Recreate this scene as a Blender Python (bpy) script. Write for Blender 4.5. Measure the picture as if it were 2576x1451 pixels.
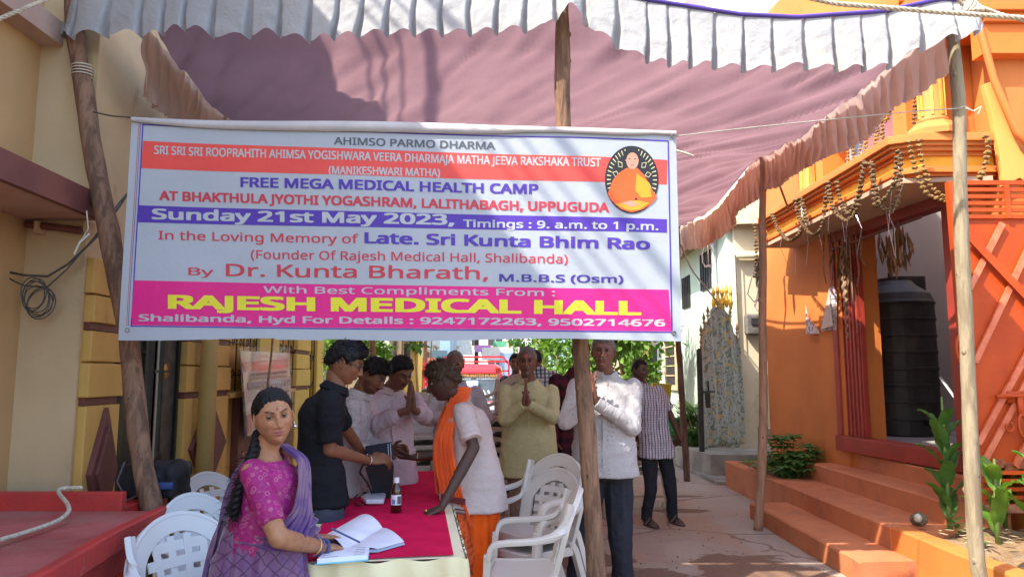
import bpy, math, random
import numpy as np
from mathutils import Vector, Matrix
random.seed(7); rng = np.random.default_rng(7)
sc = bpy.context.scene
for o in list(bpy.data.objects): bpy.data.objects.remove(o)
# ---------------- camera ----------------
TILT = math.radians(6.7); FPX = 1860.0; EYE = 1.52
cam = bpy.data.cameras.new('camera'); cam.sensor_width = 36; cam.lens = 36*FPX/2576
cam.clip_start = .05; cam.clip_end = 2000
camo = bpy.data.objects.new('camera', cam); sc.collection.objects.link(camo)
camo.location = (0, 0, EYE); camo.rotation_euler = (math.pi/2+TILT, 0, 0); sc.camera = camo
# ---------------- sky, sun, exposure ----------------
SUN = Vector((1, .70, -1.44)).normalized()          # direction the light travels
el = math.asin(-SUN.z); az = math.atan2(-SUN.x, -SUN.y)
w = bpy.data.worlds.new('World'); sc.world = w; w.use_nodes = True
nt = w.node_tree; nt.nodes.clear()
sky = nt.nodes.new('ShaderNodeTexSky'); sky.sky_type = 'NISHITA'; sky.sun_disc = False
sky.sun_elevation = el; sky.sun_rotation = az; sky.dust_density = 2.0; sky.air_density = 1.0
bg = nt.nodes.new('ShaderNodeBackground'); bg.inputs[1].default_value = .15
wo = nt.nodes.new('ShaderNodeOutputWorld')
nt.links.new(sky.outputs[0], bg.inputs[0]); nt.links.new(bg.outputs[0], wo.inputs[0])
sl = bpy.data.lights.new('sun', 'SUN'); sl.energy = 2.45; sl.angle = math.radians(.55); sl.color = (1, .93, .82)
so = bpy.data.objects.new('sun', sl); sc.collection.objects.link(so)
so.rotation_euler = SUN.to_track_quat('-Z', 'Y').to_euler(); so.location = (-5, -5, 15)
vs = sc.view_settings; sc.display_settings.display_device = 'sRGB'
vs.view_transform = 'Standard'; vs.look = 'None'; vs.exposure = 2.12; vs.gamma = 1; vs.use_curve_mapping = False
sc.cycles.max_bounces = 7; sc.cycles.diffuse_bounces = 5
sc.cycles.transparent_max_bounces = 12

# ---------------- pixel helpers: a point of the photograph on a real plane ----------------
def ray(px, py):
    a = (px-1288)/FPX; b = (725.5-py)/FPX
    return np.array((a, math.cos(TILT)-b*math.sin(TILT), math.sin(TILT)+b*math.cos(TILT)))
O = np.array((0, 0, EYE))
def gz(px, py, z=0.): r = ray(px, py); return O+r*((z-EYE)/r[2])
def gy(px, py, Y): r = ray(px, py); return O+r*(Y/r[1])
def gx(px, py, X0, k=0.): r = ray(px, py); return O+r*(X0/(r[0]-k*r[1]))
def V(*a): return np.array(a, float)
def nrm(v): v = np.asarray(v, float); return v/(np.linalg.norm(v)+1e-12)
UP = V(0, 0, 1)

# ---------------- value noise ----------------
_T = rng.random(4096)
def _h(ix, iy, iz): return _T[((ix*73856093) ^ (iy*19349663) ^ (iz*83492791)) & 4095]
def vnoise(p):
    p = np.asarray(p, float); i = np.floor(p).astype(np.int64); f = p-i; f = f*f*(3-2*f)
    x, y, z = i.T; u, v, q = f.T; r = 0
    for a in (0, 1):
        for b in (0, 1):
            for c in (0, 1):
                r = r+_h(x+a, y+b, z+c)*(u if a else 1-u)*(v if b else 1-v)*(q if c else 1-q)
    return r*2-1
def fbm(p, o=3):
    p = np.asarray(p, float); return sum(vnoise(p*2**k+17*k)/2**k for k in range(o))

# ---------------- geometry: every function gives (verts, faces) ----------------
def box(x0, x1, y0, y1, z0, z1):
    v = np.array([(x, y, z) for z in (z0, z1) for y in (y0, y1) for x in (x0, x1)], float)
    return v, [(0, 2, 3, 1), (4, 5, 7, 6), (0, 1, 5, 4), (2, 6, 7, 3), (0, 4, 6, 2), (1, 3, 7, 5)]
def rot(g, a, c=(0, 0, 0), ax=2):
    v, f = g; v = v-np.array(c); R = np.array(Matrix.Rotation(a, 3, 'XYZ'[ax])); return v@R.T+np.array(c), f
def mv(g, d): return g[0]+np.array(d, float), g[1]
def join(*gs):
    V_, F_, n = [], [], 0
    for v, f in gs:
        V_.append(np.asarray(v, float)); F_ += [tuple(i+n for i in q) for q in f]; n += len(v)
    return np.concatenate(V_), F_
def bar(a, b, w, h, up=UP):
    a, b = np.asarray(a, float), np.asarray(b, float); d = nrm(b-a); s = np.cross(d, up)
    if np.linalg.norm(s) < 1e-4: s = np.cross(d, V(0, 1, 0))
    s = nrm(s)*w/2; u = nrm(np.cross(s, d))*h/2
    v = np.array([p+x*s+y*u for p in (a, b) for x, y in ((-1, -1), (1, -1), (1, 1), (-1, 1))])
    return v, [(0, 3, 2, 1), (4, 5, 6, 7), (0, 1, 5, 4), (1, 2, 6, 5), (2, 3, 7, 6), (3, 0, 4, 7)]
def rings(R_, closed=True, caps=True):
    R_ = np.asarray(R_, float); m, n = R_.shape[:2]; f = []
    for i in range(m-1):
        for j in range(n if closed else n-1):
            k = (j+1) % n; f.append((i*n+j, i*n+k, (i+1)*n+k, (i+1)*n+j))
    if caps: f += [tuple(range(n))[::-1], tuple((m-1)*n+j for j in range(n))]
    return R_.reshape(-1, 3), f
def frames(path):
    P_ = np.asarray(path, float); T_ = np.gradient(P_, axis=0); T_ /= np.linalg.norm(T_, axis=1)[:, None]+1e-12
    u = V(0, 0, 1) if abs(T_[0][2]) < .9 else V(1, 0, 0); out = []
    for t in T_:
        u = u-t*np.dot(u, t); u = nrm(u); out.append((u, np.cross(t, u)))
    return P_, T_, out
def tube(path, r, n=8, caps=True):
    P_, T_, fr = frames(path); r = np.broadcast_to(r, (len(P_),)); a = np.arange(n)*2*math.pi/n
    return rings([[p+rr*(math.cos(t)*u+math.sin(t)*v) for t in a] for p, rr, (u, v) in zip(P_, r, fr)], True, caps)
def sweep(path, sec, ups):
    """sec: list of (side, up) offsets (or a function of i); ups: up vector per point or one"""
    P_ = np.asarray(path, float); T_ = np.gradient(P_, axis=0); R_ = []
    for i, (p, t) in enumerate(zip(P_, T_)):
        t = nrm(t); u = np.asarray(ups[i] if np.ndim(ups) == 2 else ups, float); s = nrm(np.cross(t, u)); u = np.cross(s, t)
        q = sec(i) if callable(sec) else sec
        R_.append([p+a*s+b*u for a, b in q])
    return rings(R_)
def rr(w, h, c=.3):
    c *= min(w, h); w /= 2; h /= 2
    return [(-w, -h+c), (-w+c, -h), (w-c, -h), (w, -h+c), (w, h-c), (w-c, h), (-w+c, h), (-w, h-c)]
def lathe(prof, c=(0, 0, 0), n=20):
    a = np.arange(n)*2*math.pi/n; c = np.array(c, float)
    return rings([[c+V(r*math.cos(t), r*math.sin(t), z) for t in a] for r, z in prof])
def prism(poly, d):
    p = np.asarray(poly, float); d = np.asarray(d, float); n = len(p)
    f = [tuple(range(n))[::-1], tuple(range(n, 2*n))]+[(i, (i+1) % n, (i+1) % n+n, i+n) for i in range(n)]
    return np.concatenate([p, p+d]), f
def grid(fn, nu, nv, u=(0, 1), v=(0, 1)):
    U, W_ = np.meshgrid(np.linspace(*u, nu), np.linspace(*v, nv), indexing='ij')
    p = np.array(fn(U.ravel(), W_.ravel())).T
    f = [(i*nv+j, (i+1)*nv+j, (i+1)*nv+j+1, i*nv+j+1) for i in range(nu-1) for j in range(nv-1)]
    return p, f
def ball(c, r, n=12, m=8, R=None):
    v = []; r = np.broadcast_to(r, (3,))
    for i in range(m+1):
        e = -math.pi/2+math.pi*i/m
        for j in range(n):
            t = 2*math.pi*j/n; v.append((math.cos(t)*math.cos(e), math.sin(t)*math.cos(e), math.sin(e)))
    v = np.array(v)*r
    if R is not None: v = v@np.asarray(R).T
    v = v+np.array(c, float)
    f = [(i*n+j, i*n+(j+1) % n, (i+1)*n+(j+1) % n, (i+1)*n+j) for i in range(m) for j in range(n)]
    return v, f
def cone(a, ra, b, rb, n=12, round_=True):
    a, b = np.asarray(a, float), np.asarray(b, float); d = nrm(b-a)
    pts, rad = [], []
    if round_:
        for k in (-1, -.85, -.5): pts.append(a+d*ra*k); rad.append(ra*math.sqrt(max(1-k*k, .0004)))
    pts += [a, b]; rad += [ra, rb]
    if round_:
        for k in (.5, .85, 1): pts.append(b+d*rb*k); rad.append(rb*math.sqrt(max(1-k*k, .0004)))
    u = nrm(np.cross(d, V(.3, .2, 1) if abs(d[2]) < .9 else V(1, .1, 0))); s = np.cross(d, u); t = np.arange(n)*2*math.pi/n
    return rings([[p+r*(math.cos(q)*u+math.sin(q)*s) for q in t] for p, r in zip(pts, rad)])

# ---------------- objects ----------------
WL = {}
def mesh_of(name, g, m=None, smooth=False, col=None):
    v, f = g; me = bpy.data.meshes.new(name); me.from_pydata(np.asarray(v).tolist(), [], f)
    if col is not None:
        a = me.color_attributes.new('Col', 'FLOAT_COLOR', 'POINT')
        c = np.ones((len(v), 4), np.float32); c[:, :3] = col; a.data.foreach_set('color', c.ravel())
    if smooth: me.polygons.foreach_set('use_smooth', [True]*len(me.polygons))
    if m: me.materials.append(m)
    me.update(); return me
def thing(name, label, cat, loc=(0, 0, 0), group=None):
    o = bpy.data.objects.new(name, None); o.empty_display_size = .1; sc.collection.objects.link(o)
    o.location = [float(x) for x in loc]; WL[o.name] = np.array(loc, float); o['label'] = label; o['category'] = cat
    if group: o['group'] = group
    return o
def mk(name, g, m, parent=None, smooth=False, label=None, cat=None, group=None, kind=None, bevel=0, loc=None, local=False, col=None, auto=None):
    """geometry in world coordinates; becomes local to its parent (or to loc)"""
    if isinstance(g, list): g = join(*g)
    v, f = g
    off = WL[parent.name] if parent is not None else (np.array(loc, float) if loc is not None else None)
    if off is None and parent is None and kind is None:
        off = np.array([(v[:, 0].min()+v[:, 0].max())/2, (v[:, 1].min()+v[:, 1].max())/2, v[:, 2].min()])
    if off is None: off = np.zeros(3)
    if not local: v = v-off
    me = mesh_of(name, (v, f), m, smooth, col)
    o = bpy.data.objects.new(name, me); sc.collection.objects.link(o)
    if parent is not None: o.parent = parent
    else: o.location = off
    WL[o.name] = off
    if label: o['label'] = label
    if cat: o['category'] = cat
    if group: o['group'] = group
    if kind: o['kind'] = kind
    if bevel:
        b = o.modifiers.new('b', 'BEVEL'); b.width = bevel; b.segments = 2; b.limit_method = 'ANGLE'; b.angle_limit = .6
        me.polygons.foreach_set('use_smooth', [True]*len(me.polygons))
        wn = o.modifiers.new('w', 'WEIGHTED_NORMAL')
    return o
def inst(name, src, parent, loc=(0, 0, 0), R=None, s=1.):
    o = bpy.data.objects.new(name, src if isinstance(src, bpy.types.Mesh) else src.data); sc.collection.objects.link(o)
    if parent is not None: o.parent = parent; loc = np.array(loc)-WL[parent.name]
    M_ = (Matrix(R.tolist() if isinstance(R, np.ndarray) else R).to_4x4() if R is not None else Matrix.Identity(4))
    o.matrix_local = Matrix.Translation([float(x) for x in loc]) @ M_ @ Matrix.Diagonal([s, s, s, 1]) if np.ndim(s) == 0 else Matrix.Translation([float(x) for x in loc]) @ M_ @ Matrix.Diagonal([*s, 1])
    return o
def copy_tree(o, parent=None):
    c = o.copy(); sc.collection.objects.link(c)
    if parent is not None: c.parent = parent
    for ch in [x for x in o.children]: copy_tree(ch, c)
    return c

# ---------------- materials ----------------
def N(nt, t, **k):
    n = nt.nodes.new('ShaderNode'+t)
    for a, b in k.items():
        if a.startswith('i_'): n.inputs[a[2:].replace('_', ' ')].default_value = b
        else: setattr(n, a, b)
    return n
def c4(c): return (c[0], c[1], c[2], 1)
def newm(name):
    m = bpy.data.materials.new(name); m.use_nodes = True; nt = m.node_tree; nt.nodes.clear()
    out = N(nt, 'OutputMaterial'); b = N(nt, 'BsdfPrincipled'); nt.links.new(b.outputs[0], out.inputs[0])
    return m, nt, b, out
def mixc(nt, fac, a, b, mode='MIX'):
    n = N(nt, 'Mix', data_type='RGBA', blend_type=mode)
    for s, x in ((n.inputs[0], fac), (n.inputs[6], a), (n.inputs[7], b)):
        if isinstance(x, bpy.types.NodeSocket): nt.links.new(x, s)
        elif isinstance(x, (int, float)): s.default_value = x
        else: s.default_value = c4(x)
    return n.outputs[2]
def noise(nt, co, scale, det=4, rough=.55, dist=0):
    n = N(nt, 'TexNoise'); n.inputs['Scale'].default_value = scale; n.inputs['Detail'].default_value = det
    n.inputs['Roughness'].default_value = rough; n.inputs['Distortion'].default_value = dist
    nt.links.new(co, n.inputs['Vector']); return n.outputs[0]
def ramp(nt, x, a, b):
    n = N(nt, 'MapRange', interpolation_type='SMOOTHSTEP'); n.inputs[1].default_value = a; n.inputs[2].default_value = b
    nt.links.new(x, n.inputs[0]); return n.outputs[0]
def coord(nt, scale=(1, 1, 1), kind='Object'):
    t = N(nt, 'TexCoord'); mp = N(nt, 'Mapping'); mp.inputs['Scale'].default_value = scale
    nt.links.new(t.outputs[kind], mp.inputs[0]); return mp.outputs[0]
def math_(nt, op, a, b=0., c=0.):
    n = N(nt, 'Math', operation=op)
    for i, x in enumerate((a, b, c)):
        if isinstance(x, bpy.types.NodeSocket): nt.links.new(x, n.inputs[i])
        else: n.inputs[i].default_value = x
    return n.outputs[0]
def M(name, c, rough=.7, c2=None, sc_=6, det=5, lo=.35, hi=.65, bump=0., bsc=60, bdist=.01, metal=0, spec=.4, dirt=None, dsc=1.5, dlo=.5, dhi=.7, damt=.7,
      stretch=(1, 1, 1), pattern=None, attr=False, trans=0, thin=None, sheen=0, alpha=None, coat=0, sss=0, wr=0, wrs=7):
    m, nt, b, out = newm(name); L = nt.links.new; co = coord(nt, stretch)
    if attr:
        a = N(nt, 'Attribute'); a.attribute_name = 'Col'; base = a.outputs[0]
        if c is not None: base = mixc(nt, .0, base, c)
        base = mixc(nt, ramp(nt, noise(nt, co, 35, 4), .3, .7), mixc(nt, 1., base, (.82, .8, .78), 'MULTIPLY'), base)
    elif c2 is not None: base = mixc(nt, ramp(nt, noise(nt, co, sc_, det), lo, hi), c, c2)
    else:
        base = mixc(nt, ramp(nt, noise(nt, co, sc_, det), .25, .75), tuple(x*.88 for x in c), tuple(min(1, x*1.1) for x in c))
    if pattern: base = pattern(nt, base)
    if dirt is not None:
        base = mixc(nt, math_(nt, 'MULTIPLY', ramp(nt, noise(nt, coord(nt, (1, 1, .6)), dsc, 7, .65), dlo, dhi), damt), base, dirt)
    L(base, b.inputs['Base Color']); b.inputs['Roughness'].default_value = rough; b.inputs['Metallic'].default_value = metal
    b.inputs['Specular IOR Level'].default_value = spec
    if sheen: b.inputs['Sheen Weight'].default_value = sheen
    if coat: b.inputs['Coat Weight'].default_value = coat
    if trans: b.inputs['Transmission Weight'].default_value = trans
    if sss: b.inputs['Subsurface Weight'].default_value = sss; b.inputs['Subsurface Radius'].default_value = (.012, .005, .003); b.inputs['Subsurface Scale'].default_value = 1
    if alpha is not None: b.inputs['Alpha'].default_value = alpha
    if wr:       # creases of worn cloth
        n1 = noise(nt, co, wrs, 3, .55, 1.4); n2 = noise(nt, co, wrs*2.3, 3, .5, 1.0); rd = lambda n: math_(nt, 'POWER', math_(nt, 'SUBTRACT', 1, math_(nt, 'ABSOLUTE', math_(nt, 'SUBTRACT', math_(nt, 'MULTIPLY', n, 2.), 1.))), 5.)
        b2 = N(nt, 'Bump'); b2.inputs['Strength'].default_value = wr; b2.inputs['Distance'].default_value = .03; L(math_(nt, 'ADD', rd(n1), math_(nt, 'MULTIPLY', rd(n2), .4)), b2.inputs['Height']); L(b2.outputs[0], b.inputs['Normal'])
    if bump:
        bn = N(nt, 'Bump'); bn.inputs['Strength'].default_value = bump; bn.inputs['Distance'].default_value = bdist
        L(noise(nt, co, bsc, 6, .6), bn.inputs['Height']); L(bn.outputs[0], b.inputs['Normal'])
        if wr: L(b2.outputs[0], bn.inputs['Normal'])
    if thin is not None:    # cloth or leaf that lets light through
        tr = N(nt, 'BsdfTranslucent'); mx = N(nt, 'MixShader'); mx.inputs[0].default_value = thin[1]
        L(mixc(nt, 1., base, thin[0], 'MULTIPLY') if thin[0] is not None else base, tr.inputs[0])
        if bump: L(bn.outputs[0], tr.inputs['Normal'])
        L(b.outputs[0], mx.inputs[1]); L(tr.outputs[0], mx.inputs[2]); L(mx.outputs[0], out.inputs[0])
    return m
try: FONT = bpy.data.fonts.load(bpy.utils.system_resource('DATAFILES', path='fonts')+'/NotoSansHebrew-Regular.woff2')   # one of Blender's own fonts
except Exception: FONT = None
def text_geo(s, bold=.0, italic=0, size=1., own=True):
    cu = bpy.data.curves.new('t', 'FONT'); cu.body = s; cu.size = size; cu.shear = italic; cu.resolution_u = 3
    if FONT and own: cu.font = FONT
    o = bpy.data.objects.new('t', cu); sc.collection.objects.link(o); dg = bpy.context.evaluated_depsgraph_get()
    me = o.evaluated_get(dg).to_mesh(); v = np.array([tuple(x.co) for x in me.vertices]); f = [tuple(p.vertices) for p in me.polygons]
    o.evaluated_get(dg).to_mesh_clear(); bpy.data.objects.remove(o); bpy.data.curves.remove(cu)
    if len(v) == 0: return np.zeros((3, 3)), [(0, 1, 2)]
    if bold: return join(*[(v+V(a*bold, b*bold*.8, .00008*k), f) for k, (a, b) in enumerate(((0, 0), (1, 1), (-1, 1), (1, -1), (-1, -1)))])
    return v, f
def remesh(gs, voxel, smooth=3, fac=.5, dec=None):
    """one continuous surface from overlapping closed shapes"""
    g = join(*gs) if isinstance(gs, list) else gs
    me = mesh_of('tmp', g); o = bpy.data.objects.new('tmp', me); sc.collection.objects.link(o)
    r = o.modifiers.new('r', 'REMESH'); r.mode = 'VOXEL'; r.voxel_size = voxel
    if smooth: s = o.modifiers.new('s', 'SMOOTH'); s.iterations = smooth; s.factor = fac
    dg = bpy.context.evaluated_depsgraph_get(); e = o.evaluated_get(dg); m2 = e.to_mesh()
    n = len(m2.vertices); v = np.empty(n*3, np.float32); m2.vertices.foreach_get('co', v)
    nn = np.empty(n*3, np.float32); m2.vertices.foreach_get('normal', nn)
    f = [tuple(p.vertices) for p in m2.polygons]; e.to_mesh_clear()
    bpy.data.objects.remove(o); bpy.data.meshes.remove(me)
    return v.reshape(-1, 3).astype(float), f, nn.reshape(-1, 3).astype(float)
# ================= setting =================
def ground_pat(nt, base):
    co = coord(nt); sep = N(nt, 'SeparateXYZ'); nt.links.new(co, sep.inputs[0])
    nz = noise(nt, co, 1.7, 6, .6); nz2 = noise(nt, co, 7, 5, .6)
    def blob(cx, cy, rx, ry, a=.45):
        dx = math_(nt, 'DIVIDE', math_(nt, 'SUBTRACT', sep.outputs[0], cx), rx); dy = math_(nt, 'DIVIDE', math_(nt, 'SUBTRACT', sep.outputs[1], cy), ry)
        r = math_(nt, 'SQRT', math_(nt, 'ADD', math_(nt, 'MULTIPLY', dx, dx), math_(nt, 'MULTIPLY', dy, dy)))
        r = math_(nt, 'ADD', r, math_(nt, 'MULTIPLY', math_(nt, 'SUBTRACT', nz, .5), 1.3)); r = math_(nt, 'ADD', r, math_(nt, 'MULTIPLY', math_(nt, 'SUBTRACT', nz2, .5), a))
        return math_(nt, 'SUBTRACT', 1, ramp(nt, r, .93, 1.03))
    wet = math_(nt, 'MAXIMUM', blob(1.95, 5.7, .55, .95), blob(1.05, 5.6, .5, .5))
    for b in ((1.9, 8.6, .35, .12), (1.95, 9.6, .5, .1), (.4, 6.4, .6, .3), (2.25, 5.0, .4, .5)): wet = math_(nt, 'MAXIMUM', wet, blob(*b))
    red = mixc(nt, ramp(nt, noise(nt, co, 1.1, 6, .6), .42, .62), base, (.37, .24, .165))
    grit = mixc(nt, ramp(nt, noise(nt, co, 70, 3, .7), .62, .72), red, (.2, .13, .09))
    st = math_(nt, 'MULTIPLY', ramp(nt, math_(nt, 'ADD', sep.outputs[0], math_(nt, 'MULTIPLY', nz2, .3)), 2.22, 2.32), .6)
    grit = mixc(nt, st, grit, (.34, .29, .235)); vor = N(nt, 'TexVoronoi', feature='DISTANCE_TO_EDGE'); vor.inputs['Scale'].default_value = .55; mp = mixc(nt, .12, co, noise(nt, co, 3, 5)); nt.links.new(mp, vor.inputs['Vector'])
    grit = mixc(nt, math_(nt, 'MULTIPLY', math_(nt, 'LESS_THAN', vor.outputs[0], .006), .6), grit, (.1, .065, .045))
    return mixc(nt, math_(nt, 'MULTIPLY', wet, .85), grit, (.15, .075, .042))
m_ground = M('ground', (.36, .29, .22), .9, (.29, .22, .165), 2.2, 8, .35, .65, bump=.5, bsc=28, bdist=.02, pattern=ground_pat)
def gfn(u, v):
    x = np.sign(u)*np.abs(u)**2.2*70+1; y = -6+v**2.4*260
    z = .008*vnoise(np.stack([x*1.3, y*1.3, 0*x], 1))*np.clip(1-np.abs(y)/30, 0, 1); return x, y, z
mk('ground', grid(gfn, 120, 160, (-1, 1), (0, 1)), m_ground, kind='structure', smooth=True)
R_ = np.random.default_rng(77); st_ = [ball((R_.uniform(-.5, 2.5), R_.uniform(4.6, 10.5), .004), V(1, .8, .6)*(.004+.010*R_.random()**3), 5, 3) for _ in range(420)]
mk('pebbles', st_, M('pebble', (.28, .2, .14), .9, (.14, .1, .07), 9), kind='stuff')
m_conc = M('concrete', (.33, .29, .23), .9, (.22, .2, .16), 3, 7, bump=.5, bsc=22, dirt=(.2, .12, .07), dlo=.55)
mk('pavement', join(prism([(2.6, 19, 0), (2.85, 10.55, 0), (3.6, 10.45, 0), (6, 10.45, 0), (6, 19, 0)], (0, 0, .05)),
    prism([(2.75, 19, .05), (2.75, 12.4, .05), (2.95, 11.2, .05), (5.9, 11.2, .05), (5.9, 19, .05)], (0, 0, .3))), m_conc, kind='structure')

# ---- paints
m_beige = M('beige_paint', (.60, .46, .27), .85, (.52, .39, .23), 1.2, 7, bump=.25, bsc=14, dirt=(.22, .15, .09), dsc=2.2, dlo=.56, damt=.55)
m_cream = M('cream_paint', (.62, .53, .37), .85, (.55, .46, .31), 1.5, 6, bump=.2, bsc=18, dirt=(.3, .23, .14), dlo=.6, damt=.5)
m_peach = M('peach_soffit', (.62, .42, .34), .85, (.42, .27, .21), 1.4, 6, bump=.3, bsc=8, dirt=(.25, .15, .11), dlo=.6)
m_brown = M('brown_trim', (.17, .058, .045), .6, (.13, .042, .035), 4, bump=.15, bsc=40)
m_yellow = M('yellow_paint', (.66, .42, .115), .75, (.58, .36, .10), 2, 6, bump=.2, bsc=24, dirt=(.3, .19, .08), dsc=3, dlo=.58, damt=.5)
m_yellow2 = M('bright_yellow_paint', (.75, .60, .14), .75, (.68, .52, .12), 2, bump=.2, bsc=20)
m_dark = M('dark_iron', (.022, .021, .02), .45, (.035, .03, .026), 12, bump=.2, bsc=60, metal=.3, spec=.5)
m_grey = M('grey_sheet', (.11, .11, .105), .5, (.07, .065, .055), 7, 7, .4, .6, bump=.12, bsc=25, metal=.3, dirt=(.22, .17, .09), dsc=9, dlo=.55, damt=.5)
LW = lambda Y: -2.5-.03*Y
def lw(y0, y1, z0, z1, t=.05, t0=.0):    # slab lying on the left street wall, proud by t
    return prism([(LW(y0)-.12, y0, z0), (LW(y0)+t, y0, z0), (LW(y1)+t, y1, z0), (LW(y1)-.12, y1, z0)], (0, 0, z1-z0))
h = thing('house', 'beige plastered house at the left with peach soffits and brown slab edge', 'house', (-2.9, 4.5, 0))
mk('wall', [box(-3.4, -3.0, -2, 4.5, 0, 5.2)], M('orange_beige_paint', (.55, .34, .15), .85, (.48, .3, .14), 1.4, bump=.25, bsc=14), h)
mk('wall', [box(-3.4, -2.63, 4.5, 4.52, 0, 5.2)], m_beige, h)
mk('upper_wall', [prism([(LW(4.7)-.25, 4.522, 2.25), (LW(4.7)-.0, 4.522, 2.25), (LW(11)-.02, 11, 2.25), (LW(11)-.25, 11, 2.25)], (0, 0, 3.7))], m_beige, h)
sl_ = mk('slab', [prism([(-3.0, 1., 2.47), (-2.38, 1., 2.47), (-2.52, 4.495, 2.47), (-3., 4.5, 2.47)], (0, 0, .12))], m_peach, h)
mk('fascia', [prism([(-2.39, 1., 2.455), (-2.35, 1., 2.455), (-2.49, 4.497, 2.455), (-2.53, 4.497, 2.455)], (0, 0, .15))], m_brown, sl_)
mk('soffit', [box(-3.0, -2.86, 3.2, 4.5, 3.60, 3.75)], m_peach, h)
for i in (0, 2):
    y = 4.3; mk('conduit' if i else 'pipe', tube([(-2.98, 4.46, 2.44), (-2.8, 4.45, 2.42), (-2.64, 4.46, 2.40)] if i == 0 else [(-2.97, 4.47, 2.4), (-2.96, 4.47, 1.9), (-2.97, 4.47, 1.2)], .022 if i == 0 else .016, 8) if i < 2 else join(*[box(x, x+.02, 4.41, 4.5, 2.38, 2.45) for x in (-2.9, -2.6)]), m_brown if i < 1 else m_beige, h)
    if i == 1: pass
# yellow compound wall with block pilasters
cw = thing('compound_wall', 'yellow compound wall with stepped block pilasters and brown diamond panels', 'wall', (-2.65, 6, 0))
def pilaster(y0, y1, diamond=True, m=m_yellow, zs=(0, 1.36, 1.40, 1.66, 1.90, 1.93, 2.25)):
    zz = [(0, 1.34), (1.385, 1.60), (1.605, 1.80), (1.845, 2.02), (2.025, 2.25)]
    for k, (a, b) in enumerate(zz):
        w_ = .012*math.sin(k*2.1)
        mk('block', prism([(LW(y0)-.1, y0+.01-w_, a), (LW(y0)+.055+.012*(k % 2), y0+.0-w_, a), (LW(y1)+.055+.012*(k % 2), y1+w_, a), (LW(y1)-.1, y1+w_, a)], (0, 0, b-a-.006)), m, cw, bevel=.008)
    mk('groove', [lw(y0+.01, y1-.01, 1.338, 1.386, .04), lw(y0+.01, y1-.01, 1.80, 1.846, .04)], m_brown, cw)
    if diamond:
        c = (y0+y1)/2; hy = (y1-y0)*.40
        for s_, p in ((1, .075), (.72, .09)):
            q = [(LW(c)+.05, c, .92-.4*s_), (LW(c+hy*s_)+.05, c+hy*s_, .92), (LW(c)+.05, c, .92+.4*s_), (LW(c-hy*s_)+.05, c-hy*s_, .92)]
            mk('diamond', prism(q[::-1], (p-.035, 0, 0)), m_brown, cw, bevel=.006)
pilaster(4.535, 4.95); 
mk('core', [lw(4.53, 4.955, 0, 2.2, .0), lw(6.0, 10.9, 0, 2.2, -.03)], m_yellow, cw)
pilaster(4.75, 4.952) if False else None
pilaster(6.0, 7.0)
mk('panel', lw(7.35, 8.55, 0, 1.30, .045), m_brown, cw); mk('panel', lw(8.95, 9.3, 0, 1.32, .045), m_brown, cw)
mk('sill', lw(7.02, 8.6, 1.31, 1.36, .07), m_yellow, cw); mk('sill', lw(8.6, 9.35, 1.32, 1.36, .07), m_yellow, cw)
mk('pier', lw(7.9, 8.62, 1.36, 2.25, .05), m_yellow2, cw)
pilaster(9.4, 10.1, False, m_yellow2)
mk('pier', lw(10.5, 10.9, 0, 2.25, .06), m_yellow2, cw)
def grille(y0, y1, z0, z1, n):
    g = thing('grille', {7.05: 'dark iron scroll grille between the yellow pilaster and plastic wrapped banner', 8.65: 'dark iron grille right of the plastic wrapped banner', 10.13: 'farthest dark iron grille in the yellow wall'}[y0], 'window grille', (LW(y0), y0, z0))
    mk('backing', lw(y0, y1, z0, z1, -.04), M('window_dark', (.012, .012, .014), .4), g)
    for k in range(n+1):
        y = y0+(y1-y0)*k/n; mk('bar', tube([(LW(y)+.02, y, z0), (LW(y)+.02, y, z1)], .007, 6), m_dark, g)
    for k in range(3):
        z = z0+(z1-z0)*(k+.5)/3; mk('rail', tube([(LW(y0)+.02, y0, z), (LW(y1)+.02, y1, z)], .008, 6), m_dark, g)
        for j in range(n):
            y = y0+(y1-y0)*(j+.5)/n; a = np.linspace(0, 5, 12)
            mk('scroll', tube([(LW(y)+.025, y+.035*math.cos(t)*(1-t/7), z+.07*math.sin(t)*(1-t/7)) for t in a], .005, 5), m_dark, g)
grille(7.05, 7.88, 1.37, 2.3, 4); grille(8.65, 9.35, 1.37, 2.3, 3); grille(10.13, 10.48, 1.2, 2.3, 2)
# drain pipe in front of the pilaster
dp = mk('drain_pipe', [tube([(LW(6.25)+.16, 6.2, 0), (LW(6.25)+.16, 6.2, 4.6)], .07, 20)], M('pipe_yellow', (.58, .42, .16), .6, (.5, .36, .13), 3, bump=.1, dirt=(.3, .2, .08), dlo=.55), label='round yellow painted drain pipe in front of the diamond pilaster', cat='pipe', smooth=True)
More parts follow.
